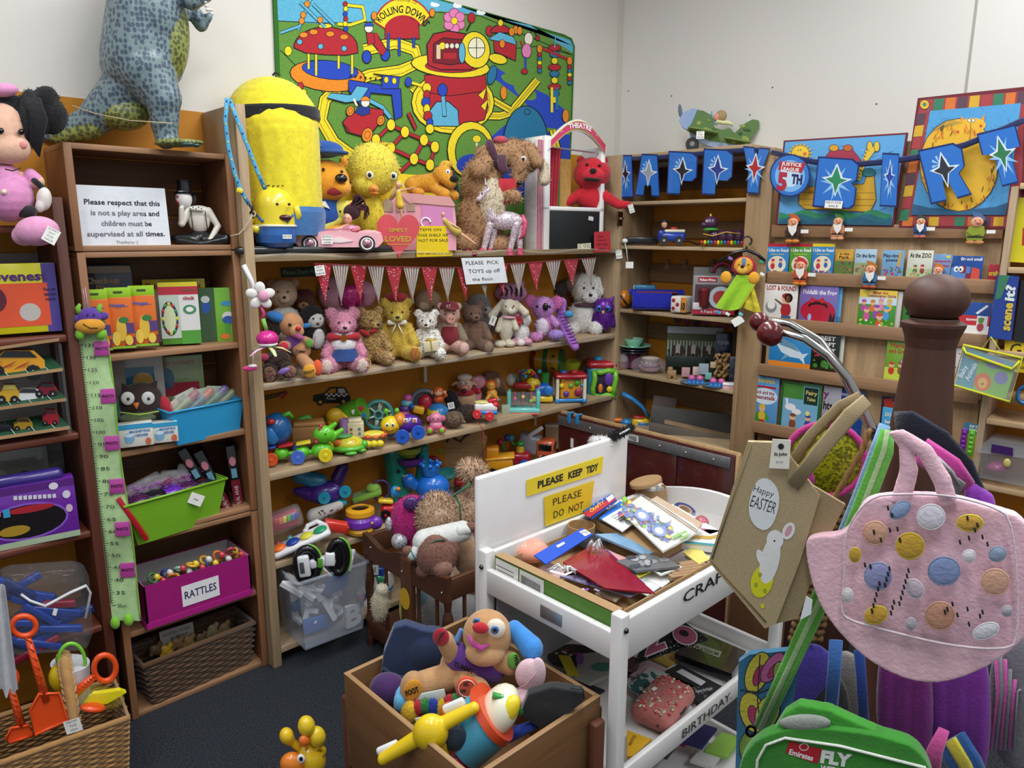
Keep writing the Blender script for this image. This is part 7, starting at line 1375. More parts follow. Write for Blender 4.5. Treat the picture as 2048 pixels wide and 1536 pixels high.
sheet('card_box','white box with a teal stripe and a gold glitter band at the far right','box',[(1362,1084),(1390,1056),(1455,1062),(1450,1094)],.9,.9,'e4e2de',.02,fn=lambda a:(a.P([(1364,1082),(1450,1090),(1450,1094),(1362,1086)],'2a8a94'),a.Ln([(1385,1074),(1420,1076),(1450,1070)],7,'b8984a')))
sheet('header_packet','bright blue header card packet with barcode at the left of the pile','packet',[(1068,1110),(1164,1056),(1186,1068),(1092,1128)],.905,.91,'1c4fc0',.003,fn=lambda a:(a.P([(1158,1064),(1170,1059),(1182,1067),(1170,1073)],'eeeeee'),bars(a,1163,1063,14,5),a.P([(1112,1092),(1128,1084),(1130,1088),(1116,1096)],'e8e8f0')))
sheet('flag_packet','dark red triangular foil flags with a white ribbon in a clear packet','packet',[(1126,1124),(1184,1090),(1212,1100),(1310,1186),(1210,1176)],.90,.89,'8a1628',.004,GL,fn=lambda a:(a.Ln([(1100,1142),(1130,1150),(1180,1128),(1200,1154),(1240,1145),(1280,1160)],4,'f2f2f2'),a.Ln([(1212,1100),(1290,1170)],3,'2a3a8a'),[a.E(rnd.uniform(1200,1290),rnd.uniform(1150,1172),1.2,1,'e8d8e0',6)for _ in range(30)]))
sheet('lilac_packet','lilac heart patterned paper packet under the red flags','packet',[(1120,1152),(1190,1148),(1290,1180),(1260,1192)],.875,.88,'a8a0cc',fn=lambda a:[a.E(rnd.uniform(1160,1260),rnd.uniform(1156,1182),4,2,('7a4a9a','d0c8e8')[i%2],8)for i in range(26)])
t=Tp('ribbon_bundle','curly bundle of white paper ribbon beside the blue header packet','ribbon',pl(1190,1095,2,.91))
for i in range(26):a_=rnd.uniform(0,6.28);t.m('strip',PA).tube([(1190,0,-1092),(1190+9*cos(a_),5*sin(a_),-1084+rnd.uniform(-5,8)),(1190+17*cos(a_),8*sin(a_),-1092+rnd.uniform(-10,5))],1.6,'e8e8e8',4,flat=.3)
t.done()
t=Tp('ribbon_bundle','tangled white paper ribbon at the front left of the tray','ribbon',pl(1130,1140,2,.90))
for i in range(26):a_=rnd.uniform(0,6.28);t.m('strip',PA).tube([(1128,0,-1140),(1128+14*cos(a_),5*sin(a_),-1134+rnd.uniform(-5,6)),(1124+30*cos(a_),8*sin(a_),-1142+rnd.uniform(-7,3))],1.6,'e8e8ea',4,flat=.3)
t.done()
sheet('grey_balloon_packet','grey marbled foil packet in the middle of the tray','packet',[(1232,1122),(1290,1106),(1342,1120),(1360,1132),(1272,1142)],.895,.895,'6a6a6c',.006,GL,fn=lambda a:[a.E(rnd.uniform(1250,1330),rnd.uniform(1114,1134),rnd.uniform(4,12),4,('8e8e90','4a4a4c','a8a8aa')[i%3])for i in range(14)])
sheet('blue_packet','slim pale blue plastic packet under the cardboard lid','packet',[(1190,1068),(1235,1066),(1310,1104),(1290,1110)],.895,.89,'7aa0c0',.006,GL)
sheet('photo_print','small dark photo print with a white border','picture',[(1300,1136),(1340,1120),(1364,1134),(1322,1150)],.885,.885,'e0e0dc',fn=lambda a:a.P([(1306,1136),(1340,1123),(1358,1134),(1322,1147)],'3a4a38'))
sheet('yellow_note','yellow and black printed note under the grey packet',PA,[(1262,1142),(1295,1132),(1302,1142),(1272,1156)],.88,.88,'d8d02a');sheet('paper_sheet','pale yellow paper square near the far right of the tray',PA,[(1366,1104),(1395,1090),(1420,1118),(1398,1128)],.885,.885,'d8c86a')
for i in range(5):sheet('cardboard_strip',f'{("first", "second", "third", "fourth", "fifth")[i]} brown corrugated strip from the tray back in the right-hand bundle','card',[(1336+i*3+i*2,1148-i*6),(1394+i*4,1140-i*6),(1400+i*4,1146-i*6),(1344+i*5,1155-i*6)],.88,.885,'a08060',.01,grp='cardboard strips in the craft tray')
def tin(lab,x,y,r,h,z=.81,c='a5835a',lid=None,nm='papier_mache_box'):
 t=Th(nm,lab,'box',pl(x,y,2,z),0,k=1);t.m('wall',PA).lathe([(r*.9,.002),(r,.002),(r,h),(r-.003,h),(r-.003,.006),(.001,.006)],(0,0,0),c,n=32)
 if lid:t.m('lid',PA).lathe([(.001,.012),(r*1.04,.012),(r*1.06,.008),(r*1.06,0)],lid[0],c,RX(lid[1])@RY(lid[2]),32)
 t.done()
tin('tall round brown cardboard box with its lid tilted on top at the far corner',1300,1022,.05,.085,.82,lid=((-.035,-.005,.105),-14,-8));tin('low round cardboard box near the START label',1155,1178,.035,.04,.83);tin('round cardboard box at the front rail by the letter C',1368,1180,.034,.045,.83);tin('round cardboard box beside the blue header packet',1162,1072,.04,.035,.86)
t=Th('sticky_tape','roll of dark blue tape near the far side of the tray','tape',pl(1365,1030,2,.87),0,k=1);t.m('roll',PA).lathe([(.018,0),(.035,0),(.035,.022),(.018,.022),(.018,0)],(0,0,0),'b89a78',RX(20),28);t.m('tape_face',GL).lathe([(.022,.0225),(.034,.0225)],(0,0,0),'26265a',RX(20),28);t.done()
t=Th('bauble','shiny red bauble inside a clear bag at the far right of the tray','ornament',pl(1402,1060,2,.87),0,k=1);t.m('ball',GT).ell((0,0,.022),.022,'b02840');t.m('bag','film').box((.01,.0,.02),(.12,.09,.05),'f0e4e8',.02,RY(10));t.done()
t=Th('pink_feathers','coral pink tissue in the near left corner of the tray','tissue',pl(1060,1100,2,.86),0,k=1);t.m('tissue',FB,vox=.006).ell((0,0,0),(.05,.06,.03),'e8987a');t.m('wrap','film').ell((.0,.02,.01),(.07,.07,.04),'f4d8d4');t.done()
sheet('kraft_card','plain brown card lying at the near front corner of the tray','card',[(1236,1206),(1290,1172),(1322,1182),(1262,1228)],.84,.84,'b08c60');sheet('label_card','cream and red label card at the tray front','card',[(1190,1186),(1212,1176),(1242,1192),(1232,1202)],.86,.86,'d8ccb0',fn=lambda a:a.T('Dunhill',1200,1192,6,'b02a24',w=26,ydown=True,rot=-25))
for i,(a_,b_,c,z)in enumerate(((1096,1146,'d0a4a0',.87),(1180,1080,'2a2a30',.872),(1250,1160,'d8dcd8',.868),(1320,1150,'e8e6e4',.866),(1210,1120,'c8908a',.87),(1270,1080,'4a3a4a',.872),(1330,1098,'c8a0b0',.87),(1400,1110,'dcd8da',.87),(1290,1168,'cfd4d2',.864))):
 sheet('paper_sheet',f'{("rosy", "black", "pale green-white", "plain white", "salmon", "plum", "dusty pink", "light grey", "off-white")[i]} paper sheet in the lower layer of the craft tray',PA,[(a_-34,b_+4),(a_+2,b_-22),(a_+44,b_-4),(a_+4,b_+24)],z,z,c,.003)
# mid shelf items
Zm=.47
def num20(a):
 for i in range(60):u,v=rnd.random(),rnd.random();a.E(1275+u*130,1308-u*52+v*30,1.2,.8,'c8c8cc',6)
 a.T('2',1290,1312,50,'f0e4e8',w=48,ydown=True,rot=22,bold=.07);a.T('2',1291,1311,48,'a85a74',w=44,ydown=True,rot=22,bold=.04);a.E(1370,1272,26,19,'e8dce0',rot=20);a.E(1370,1272,24,17,'a85a74',rot=20);a.E(1368,1268,10,6,'141418',rot=20)
sheet('party_sign','black glitter sign with a large pink 20 on the middle shelf','sign',[(1266,1328),(1300,1262),(1370,1244),(1416,1278)],.60,.62,'141418',fn=num20)
sheet('banner_packet','black packet marked PLATINUM behind the pink number sign','packet',[(1350,1306),(1385,1256),(1492,1302),(1464,1348)],.50,.50,'191a1e',.02,GL,fn=lambda a:(a.P([(1386,1296),(1392,1286),(1444,1304),(1438,1316)],'8a8a8c'),a.T('PLATINUM',1390,1298,7,'141414',w=48,ydown=True,rot=-17,bold=.03)))
sheet('birthday_card_packet','black one shaped birthday packet beside the flowery pouch','packet',[(1330,1342),(1358,1328),(1448,1374),(1400,1408)],.48,.48,'1c1c20',.008,fn=lambda a:(a.P([(1352,1344),(1364,1338),(1412,1364),(1402,1372)],'c8c4c4'),a.T('happy birthday',1392,1386,6,'d8d8d8',w=34,ydown=True,rot=12),[a.E(rnd.uniform(1385,1430),rnd.uniform(1375,1395),1.6,1.2,'7a7a80',6)for _ in range(20)]))
t=Th('pouch','red and cream flowery zip pouch lying at the front of the middle shelf','bag',pl(1325,1425,2,.47),0,k=1)
t.m(BD,FB,vox=.006).box((0.0,.0,.028),(.19,.12,.055),'a8605a',.025,RZ(10))
for i in range(110):p=Vector((rnd.uniform(-.085,.085),rnd.uniform(-.05,.05),0));p.rotate(Euler((0,0,.17)));t.m('flower_print',FB).ell((p.x,p.y,.0545),(rnd.uniform(.003,.009),rnd.uniform(.003,.007),.002),('b02c30','c8b89a','9a8a6a','c83a3c')[i%4],n=6)
t.m('zip',MT).tube([(-.09,-.045,.03),(0,-.062,.034),(.09,-.03,.03)],.003,'1c1c1e',5);t.m('price_sticker',PA).box((0,.03,.056),(.016,.01,.001),'f0f0f0');t.done()
sheet('picture_packet','white packet with teal leaf print on the middle shelf','packet',[(1256,1372),(1300,1332),(1390,1372),(1350,1388),(1290,1402)],.48,.48,'b8bcba',.006,fn=lambda a:[a.E(rnd.uniform(1262,1308),rnd.uniform(1350,1386),9,4,'2a5a5e',rot=rnd.uniform(0,90))for _ in range(16)])
sheet('invitation_pack','yellow invitations box at the near corner of the middle shelf','box',[(1254,1512),(1254,1460),(1304,1478),(1266,1512)],.48,.48,'c8981c',.02,fn=lambda a:a.T('INVITES',1262,1492,7,'3a2a10',w=22,ydown=True,rot=60))
sheet('gift_bag','white and green patterned packet with a yellow label at the shelf end','packet',[(1150,1352),(1158,1308),(1228,1300),(1228,1344),(1180,1366)],.52,.52,'9a9c94',.01,fn=lambda a:(a.P([(1116,1310),(1140,1312),(1160,1354),(1136,1352)],'c8b828'),a.E(1205,1334,22,9,'3a7a6a'),a.E(1160,1318,8,12,'7a5a9a')))
sheet('party_plate','round black party plate with dinosaur print at the shelf end','plate',[(1145+50*cos(i*pi/10),1312+24*sin(i*pi/10))for i in range(20)],.5,.5,'16161a',.004,fn=lambda a:[a.E(1145+rnd.uniform(-36,36),1312+rnd.uniform(-15,15),4,2.4,('9a2a2a','2a3a6a','b8b8b0')[i%3],8)for i in range(18)])
for i,(x,y,c)in enumerate(((1160,1384,'3a3444'),(1290,1345,'c8a8b0'),(1330,1310,'b89a3a'),(1250,1330,'5a2a34'))):sheet('party_packet',f'{("dark violet", "pale pink", "mustard and green", "deep red")[i]} party packet low in the middle shelf pile','packet',[(x-40,y),(x,y-24),(x+50,y-4),(x+6,y+22)],.468,.468,c,.006)
for i,(x,y,c,zz)in enumerate(((1330,1490,'2a3a2a',.15),(1365,1465,'6a1a4a',.16),(1400,1470,'1c1c5a',.17),(1420,1510,'c8c8c4',.14),(1450,1490,'8ab84a',.15),(1300,1520,'9a9a9a',.14))):sheet('wrapping_packet',f'{("dark green", "purple", "navy blue", "clear white", "lime green", "grey")[i]} packet on the bottom shelf of the white table','packet',[(x-40,y+10),(x-6,y-26),(x+34,y-14),(x+4,y+24)],zz,zz,c,.01)
# ================= dark wooden crib =================
t=Th('doll_crib','dark brown wooden doll crib with turned spindles and a smiley sticker','crib',(1.48,1.9,0),0,k=1);DW='54301c'
def cr(part,a,b,c=DW,k='wood_y',bev=.004):t.m(part,k).box(((a[0]+b[0])/2,(a[1]+b[1])/2,(a[2]+b[2])/2),(b[0]-a[0],b[1]-a[1],b[2]-a[2]),c,bev)
n=12;MZ=TR(.0,.56,0)@RZ(-90)
t.m('end_rail','wood_y').prism([(0,.40),(.27,.40),(.54,.40),(.56,.40)]+[(.56-.56*i/24,.47+.035*abs(cos(pi*i/24*2))**2)for i in range(25)],.022,DW,MZ)
cr('end_rail',(0,.0,.05),(.022,.54,.12));cr('centre_plank',(-.006,.22,.06),(.024,.29,.5),'5e3820','wood_z',.01);cr('side_rail',(.02,0,.41),(.6,.022,.495),DW,WX_);cr('side_rail',(.02,0,.05),(.6,.022,.11),DW,WX_)
cr('side_rail',(.02,.53,.41),(.6,.55,.5),DW,WX_);cr('base',(.01,.01,.1),(.6,.54,.115),DW,WX_)
for y in(.011,.54):t.m('turned_post','wood_z').lathe([(.014,0),(.018,.04),(.014,.08),(.02,.12),(.013,.16),(.012,.22),(.022,.30),(.02,.34),(.012,.37),(.016,.41)],(.011,y,0),'4a2816',n=16)
for i in range(5):t.m('spindle','wood_z').cyl((.011,.075+i*.115-(.02 if i>1 else 0)*.5,.1),(.011,.075+i*.115-(.02 if i>1 else 0)*.5,.41),.0075,.0075,DW,10)
for i in range(6):t.m('spindle','wood_z').cyl((.09+i*.085,.011,.1),(.09+i*.085,.011,.42),.0075,.0075,DW,10)
t.m('smiley_sticker',PA).lathe([(.001,0),(.033,0),(.033,-.001)],(-.008,.256,.33),'e0b02a',RY(-90)@Matrix.Diagonal((1.35,1,1,1)),24)
for p in((-.001,.5,.46),(-.008,.27,.44),(-.001,.03,.44)):t.m('screw','metal').ell(p,.005,'ddd',n=8)
t.done()
def sq(name,lab,loc,prims,kind=FU,vox=2,tuft=900,tl=4,cat=ST,yaw=None):
 t=Tq(name,lab,cat,loc,yaw=yaw);put(t.m(BD,kind,vox=vox,tuft=tuft,tl=tl,it=3),prims);return t
cl=Vector((1.68,2.12,.5))
t=sq('plush_toy','bright magenta plush with silver feet and a purple bow in the crib',cl+Vector((0,.06,0)),[('e',(825,0,-1040),(44,30,48),'c0207c'),('e',(838,-6,-1085),(22,18,18),'b01c72')],tuft=1500)
t.m('foot',GT).ell((799,-20,-1082),(17,14,16),'c8c8d0');t.m('foot',GT).ell((778,-8,-1048),(8,10,14),'c8c8d0');t.m('bow',GT).ell((822,-30,-1008),(16,6,14),'5a3a7a');t.m('bow',GT).ell((846,-30,-1002),(12,6,12),'5a3a7a');t.done()
CB='caa88a'
t=sq('plush_bear','long pale beige fluffy bear with a green ribbon leaning out of the crib',cl,[('e',(875,-10,-1035),(42,30,50),CB),('t',(905,-6,-1040),(950,0,-1010),34,30,CB),('t',(950,0,-1010),(958,0,-950),26,20,CB),('e',(943,-10,-940),(27,22,22),CB),('e',(880,-26,-1020),(26,14,14),'d4b498')],tuft=4500,tl=7)
t.m('ribbon',FB).tube([(908,-40,-990),(920,-46,-1010),(922,-46,-1050)],3.5,'1a5a3a',6,flat=.4);t.m('ribbon',FB).tube([(906,-40,-992),(930,-42,-975),(940,-38,-968)],5,'1f6a44',6,flat=.4);t.done()
MB_='94685a'
t=sq('plush_bear','mauve-brown bear in a white jumper hanging head down over the crib rail',Vector((1.6,1.98,.5)),[('e',(873,-10,-1112),(42,30,42),MB_),('e',(848,-14,-1142),(17,10,14),MB_),('e',(905,-10,-1100),(14,10,22),MB_),('e',(886,-34,-1130),(20,14,16),'a07466')],tuft=2500,tl=3)
t.m('jumper',FB,vox=2).tap((850,4,-1085),(925,4,-1062),26,20,'dcdcd8');t.m('sleeve',FB).tap((920,-4,-1062),(934,-6,-1058),13,11,'dcdcd8');t.m('sleeve',FB).tap((842,-6,-1098),(826,-8,-1108),15,12,'dcdcd8');t.m('paw',FU).ell((942,-6,-1054),(12,9,10),'8a6050');t.m('paw',FU).ell((816,-8,-1102),(12,9,10),'8a6050');t.m('cuff',FB).torus((828,-8,-1107),12,1.5,'2a8a8a',RY(60));t.m('collar',FB).tube([(838,-20,-1112),(850,-26,-1092),(872,-28,-1080),(890,-26,-1078)],2.5,'4a5a4a',5);t.done()
t=sq('bagged_plush','tan round-headed plush sealed in clear plastic beside the white table',Vector((1.75,2.0,.5)),[('e',(940,0,-1110),(34,26,42),'b88a5a')],kind=FB,tuft=0);t.m('plastic_bag','film').ell((938,-4,-1115),(40,32,52),'f0e8e0');card(t,938,-1078,10,6,'',y=-30);t.m('pink_toy',FB).ell((962,-6,-1060),(16,12,34),'d0307c');t.done()
t=sq('plush_lamb','cream and yellow lamb toy seen through the crib bars',Vector((1.62,2.1,.13)),[('e',(760,0,-1210),(18,14,34),'cfc4a8'),('e',(764,0,-1180),(14,12,12),'d8d0b8')],vox=1.8,tuft=400);t.done()
t=sq('plush_cow','large white and pale blue soft toy behind the crib bars',Vector((1.85,2.1,.13)),[('e',(900,0,-1220),(75,30,46),'c8c8ca'),('e',(850,0,-1205),(22,18,30),'8ab8c8'),('e',(938,6,-1175),(34,20,14),'a8744a'),('e',(905,-16,-1240),(18,8,8),'17171a')],tuft=600,kind=FB);t.done()
t=sq('plush_parrot','yellow and blue soft toy between the crib spindles',Vector((1.7,2.05,.13)),[('e',(812,0,-1215),(14,10,36),'b8b02a'),('e',(818,4,-1235),(12,10,20),'1f4a9a')],vox=1.8,tuft=0,kind=FB);t.done()
t=Tq('toy_boat','white and blue plastic toy boat behind the crib on the bottom shelf','toy',Vector((1.62,2.6,.1)));t.m('hull').prism([(715,-1178),(712,-1190),(770,-1180),(788,-1160),(780,-1140),(740,-1150)],30,'dcdcd8');t.m('stripe').prism([(713,-1184),(712,-1196),(770,-1186),(786,-1168)],31,'2a8ac0',TR(0,-.5,0));t.m('cabin').box((752,10,-1145),(34,22,26),'1f4fa0',4);t.m('panel').ell((758,-2,-1160),(16,4,8),'3a9a6a');t.done()
t=Tq('toy_zebra','black and white striped toy lying below the boat','toy',Vector((1.60,2.62,.1)));t.m(BD).ell((728,0,-1212),(20,14,18),'dcdad6');t.m('stripe').box((724,-13,-1212),(7,3,26),'141416',2);t.m('head').ell((722,-4,-1198),(10,8,8),'a81c24');card(t,750,-1140,14,20,'I',y=-14);card(t,742,-1168,26,20,'C',rot=-20,y=-16);t.done()
# ================= clear tub of letters =================
t=Th('storage_tub','clear plastic tub full of white craft letters under the toy shelves','tub',(1.33,2.55,.09),-3,k=1)
def shell(b,w,d,h,fl,col,th=.004,z0=0,rim=0):
 q=lambda s,z:[(-w/2*s,-d/2*s,z),(w/2*s,-d/2*s,z),(w/2*s,d/2*s,z),(-w/2*s,d/2*s,z)];v=q(fl,z0)+q(1,z0+h)+q(fl-.03,z0+th)+q(1-.03,z0+h)
 b.add(v,[(0,3,2,1),(8,9,10,11)]+[(i,(i+1)%4,4+(i+1)%4,4+i)for i in range(4)]+[(8+(i+1)%4,8+i,12+i,12+(i+1)%4)for i in range(4)]+[(4+i,4+(i+1)%4,12+(i+1)%4,12+i)for i in range(4)],col,False)
 if rim:r=q(1.02,z0+h);b.tube(r,rim,col,6,closed=True)
shell(t.m('wall','frost'),.30,.24,.30,.86,'c4ccd8',rim=.008);t.done()
R_=random.Random(11)
for i,ch in enumerate('BSOEADTRMPUKLNH'):
 x,y,z=R_.uniform(-.09,.09),R_.uniform(-.06,.07),.02+.016*i;
 if i==0:x,y,z=.09,-.097,.02
 t=Th('craft_letter',f'thick white craft letter {ch} inside the clear tub','letter',(1.33+x,2.55+y,.09+z),k=1,yaw=-3 if i==0 else R_.uniform(-60,60));t.e['group']='white craft letters in the tub'
 vs,fs,x0,x1=glyphs(ch,.03);s_=.13;M=Matrix()if i==0 else RX(R_.uniform(-80,-30));m=t.m('letter',MT);V=[((a-(x0+x1)/2)*s_,0,b*s_)for a,b in vs];nv=len(V)
 m.add(V,fs,'e6e6e8',False,M);m.add([(a,.018,c)for a,b,c in V],[f[::-1]for f in fs],'d0d0d4',False,M)
 ed={}
 for f in fs:
  for j in range(len(f)):e=(f[j-1],f[j]);ed[e]=ed.get(e,0)+1
 m.add(V+[(a,.018,c)for a,b,c in V],[(e[1],e[0],e[0]+nv,e[1]+nv)for e in ed if(e[1],e[0])not in ed],'d8d8dc',False,M);t.done()
for i,(dx,dz,c,s_)in enumerate(((.05,.17,'2a4f9a',.09),(-.05,.02,'1f5fc0',.08),(-.02,.21,'a07a74',.06),(.0,.13,'5a3a34',.06),(-.1,.12,'2f5f9a',.05))):
 t=Th('craft_pack',f'{("royal blue pouch", "bright blue block", "brown label card", "dark brown label card", "mid-blue packet")[i]} among the letters in the clear tub','packet',(1.33+dx,2.55-.04+i*.012,.1+dz),k=1,yaw=R_.uniform(-20,20));t.m('pack',MT).box((0,0,s_*.3),(s_*1.3,.02,s_*.8),c,.006);t.done()
t=Tq('toy_robot','white toy robot with big black and green rimmed wheels on top of the tub','toy',Vector((1.30,2.45,.40)))
for x,z,rx,rz in((614,-1130,22,36),(676,-1114,17,34)):
 t.m('tyre').torus((x,0,z),rx,8,'101012',RX(90)@RZ(0),R2=rz-3);t.m('rim').torus((x+5,3,z+1),rx+3,3,'7ac43a',RX(90),R2=rz+2);t.m('tyre_wall').ell((x,3,z),(rx,4,rz-4),'151517')
t.m('hub').box((608,-8,-1132),(24,14,42),'dcdcde',4,RY(-8));t.m('grille',MT).box((604,-16,-1136),(9,2,22),'4a4a4e',2,RY(-8));t.m('axle').box((645,2,-1122),(52,18,18),'dcdce0',4,RY(-12));t.m('green_band').box((640,-8,-1126),(10,4,18),'5aa02a',1);t.m('arm').box((660,-6,-1118),(20,12,26),'e4e4e6',3);t.done()
# ================= giraffe on the floor =================
t=Tq('toy_giraffe','yellow giraffe toy with round horns and an orange nose standing on the carpet','toy',Vector((.83,1.78,.05)));Y2='e6bc22'
put(t.m('head','plastic',vox=1.4),[('e',(620,0,-1520),(32,26,32),Y2),('t',(622,2,-1540),(625,2,-1600),26,24,Y2),('t',(598,0,-1496),(582,-2,-1480),8,8,Y2),('t',(578,-2,-1476),(573,-3,-1470),12,15,Y2)])
for x,z in((613,-1452),(634,-1473)):t.m('horn').ell((x,-4,z),(18,17,19),'eac62a')
t.m('hair').ell((608,-18,-1482),(11,8,11),'e8762a');t.m('muzzle').ell((585,-18,-1528),(26,18,22),'e8822a');t.m('ear').torus((640,-8,-1502),8,5,'d8ac1c',RX(90));eye(t,602,-27,-1518,4,'0c0c0c',9);t.m('neck').tube([(625,4,-1600),(622,4,-1680),(628,4,-1740)],[24,28,34],Y2);t.done()
# ================= wooden toy box in front =================
t=Th('toy_box','worn brown hardboard toy box on dark legs, overflowing with toys','toy box',(.775,.925,.44),0,k=1);BX,BY,BH=.383,.475,.25
for a_,b_,k_ in(((0,0),(BX,.012),WX_),((0,BY-.012),(BX,BY),WX_),((0,.012),(.012,BY-.012),'wood_y'),((BX-.012,.012),(BX,BY-.012),'wood_y')):
 w_,d_=b_[0]-a_[0],b_[1]-a_[1];t.m('side_panel',k_).box(((a_[0]+b_[0])/2,(a_[1]+b_[1])/2,BH/2),(w_,d_,BH),'73502f',.004)
 t.m('worn_rim',k_).box(((a_[0]+b_[0])/2,(a_[1]+b_[1])/2,BH),(w_,d_,.003),'987650',.001)
t.m('bottom',WX_).box((BX/2,BY/2,.03),(BX-.02,BY-.02,.01),'7a5230')
for x,y in((.02,BY+.012),(BX-.03,-.016),(BX+.003,.02),(.02,-.016)):t.m('leg','wood_z').box((x,y,-.1),(.035,.022,.62 if y<.1 else .56),'5c3220',.006)
t.done();t=None
bl_=Vector((1.0,1.18,.66))
t=sq('plush_puppy','tan puppy with a red nose, blue ear and lettered tummy sprawled on the toy box',bl_,[('e',(975,-10,-1278),(50,40,48),'b88a5c'),('e',(970,-30,-1302),(40,28,24),'c2966a'),('e',(935,0,-1342),(56,34,34),'b98d60'),('t',(905,-14,-1320),(890,-24,-1282),17,18,'b98d60'),('t',(985,-10,-1330),(1020,-22,-1328),18,22,'b98d60'),
('t',(890,-20,-1360),(838,-30,-1368),26,24,'b98d60'),('e',(828,-40,-1368),(27,20,34),'b98d60'),('t',(935,-30,-1365),(950,-50,-1375),26,26,'b98d60'),('e',(952,-50,-1372),(30,22,32),'b98d60')],kind=FB,tuft=0,vox=2.4)
t.m('eye_patch',FB).ell((992,-40,-1257),(20,12,19),'e4d8c4',RY(15));t.m('nose',FB).ell((961,-56,-1256),(17,9,11),'b81a28',RY(8))
for x,z,r in((990,-1260,7),(953,-1243,6)):t.m('iris',GL).ell((x,-50 if x>960 else-44,z),(r+1.5,4,r+1.5),'3a7ac0');t.m('pupil',GL).ell((x,-54 if x>960 else-48,z),(r*.6,3,r*.7),'101010')
t.m('smile',FB).tube([(936,-50,-1272),(946,-56,-1286),(962,-58,-1294),(980,-50,-1290)],[3,6,6,2],'b03a8a',8,flat=.7);t.m('shirt',FB,vox=2).tap((915,-8,-1314),(985,-8,-1336),27,27,'5a2f86')
for i in range(36):t.m('shirt_print',FB).ell((rnd.uniform(900,1000),-31,rnd.uniform(-1340,-1306)),(3,1,3),('d88ab0','c8c84a','e8e0e8','c03a4a')[i%4],n=6)
t.m('ear',FB,vox=2).tap((1030,-8,-1262),(1062,-24,-1292),16,24,'3a86d0');t.m('ear',FB).tap((922,-6,-1262),(914,-8,-1280),5,6,'5a8ac8')
t.m('hand_pad',FB).ell((882,-43,-1274),(17,5,18),'a81a30');t.m('hand_pad',FB).ell((1027,-44,-1322),(13,5,17),'5a9a34');t.m('foot_pad',FB).ell((826,-58,-1382),(19,6,24),'cf8a22',RY(20));t.m('foot_pad',FB).ell((934,-72,-1377),(23,6,25),'d8502c')
for y,s_,x,z,h,w_,r,c in((-46,'TUMMY',926,-1340,8,44,-22,'141414'),(-65,'FOOT',826,-1388,9,28,20,'141414'),(-79,'ABC',932,-1372,6,12,0,'141414'),(-79,'OPP',926,-1386,5,12,0,'141414'),(-50,'HAND',1030,-1322,8,24,-80,'141414')):
 a=t.art(LT,PA,M=TR(0,y,0));a.T(s_,x,z,h+2,c,w=w_,al='C',rot=r,bold=.04)
t.m('pad_line',FB).torus((934,-78,-1377),17,.9,'f0d8c8',RX(90));t.m('note_print',FB).tube([(876,-50,-1282),(884,-50,-1266),(890,-50,-1264)],2,'141414',5);t.done()
t=sq('sling_bag','dark navy nylon bag stuffed upright in the toy box corner',bl_+Vector((-.02,.12,0)),[('e',(850,0,-1300),(40,20,40),'1a2c50')],kind=FB,tuft=0,vox=3,cat='bag');t.b[0][2].prism([(762,-1345),(768,-1300),(788,-1250),(812,-1243),(850,-1256),(880,-1258),(915,-1280),(905,-1350),(840,-1362)],26,'1a2c50',TR(0,-12,0));t.m('seam',FB).tube([(765,-14,-1340),(790,-22,-1352),(840,-26,-1356)],3,'16264a');t.done()
t=Tq('baby_popper','turquoise and yellow ball popper toy with propeller arms at the front of the toy box','toy',bl_+Vector((-.04,-.14,.03)))
YY='e8c51c';put(t.m('propeller','plastic',vox=1.8),[('t',(765,-60,-1520),(850,-66,-1465),11,16,YY),('t',(850,-66,-1465),(948,-66,-1414),16,11,YY),('e',(862,-70,-1460),(36,26,34),YY),('t',(880,-60,-1490),(888,-50,-1520),16,13,YY)])
for x,z in((776,-1497),(908,-1412)):t.m('paddle').box((x,-50,z),(48,12,20),'e4e4e4',6,RY(-24))
t.m(BD).cyl((930,-10,-1480),(985,-20,-1428),56,56,'5ab4d4',32);t.m('end_ring').cyl((978,-20,-1432),(990,-20,-1422),60,58,'d8502c',32);t.m('end_cap').ell((998,-22,-1420),(36,46,52),'e0dcc4',RY(38));t.m('star').ell((1014,-44,-1422),(20,18,36),'e8cf2a',RY(38))
t.m('window',GL).ell((908,-62,-1475),(26,8,28),'3a4a58');t.m('pink_base').box((914,-40,-1520),(44,40,32),'d82a6c',8);t.m('orange_button').ell((900,-40,-1420),(20,16,14),'d8622a');t.m('green_trim').tube([(985,-40,-1388),(1020,-40,-1396),(1042,-30,-1430)],6,'3a9a4a');t.done()
t=sq('plush_caterpillar','rainbow plush caterpillar ring with a yellow head under the puppy',bl_+Vector((-.03,-.04,0)),[('e',(820,-30,-1425),(17,16,22),'d8b01c'),('e',(836,-30,-1415),(12,12,14),'b01c2c'),('e',(850,-30,-1412),(12,12,14),'2a7a3a'),('e',(866,-30,-1416),(13,12,18),'1c3a9a'),('e',(884,-30,-1418),(12,12,20),'d8b01c'),('e',(900,-30,-1402),(12,12,12),'b01c2c'),('e',(912,-30,-1396),(10,10,8),'2a7a3a')],tuft=900,vox=1.8,tl=3);t.m('label',FB).box((848,-46,-1440),(34,2,16),'e8e8ea',1,RY(-15));t.done()
t=sq('cotton_cap','pale pink child cap crumpled at the right of the puppy',Vector((1.02,1.08,.68)),[('e',(1060,0,-1352),(30,16,32),'d8b4bc'),('e',(1044,-8,-1392),(42,22,14),'d0aab4'),('e',(1076,-4,-1345),(16,10,30),'dcbcc4')],kind=FB,tuft=0,cat='hat');t.m('stitch',FB).tube([(1020,-18,-1384),(1050,-22,-1370),(1072,-20,-1345)],1.2,'b8909c',5);t.done()
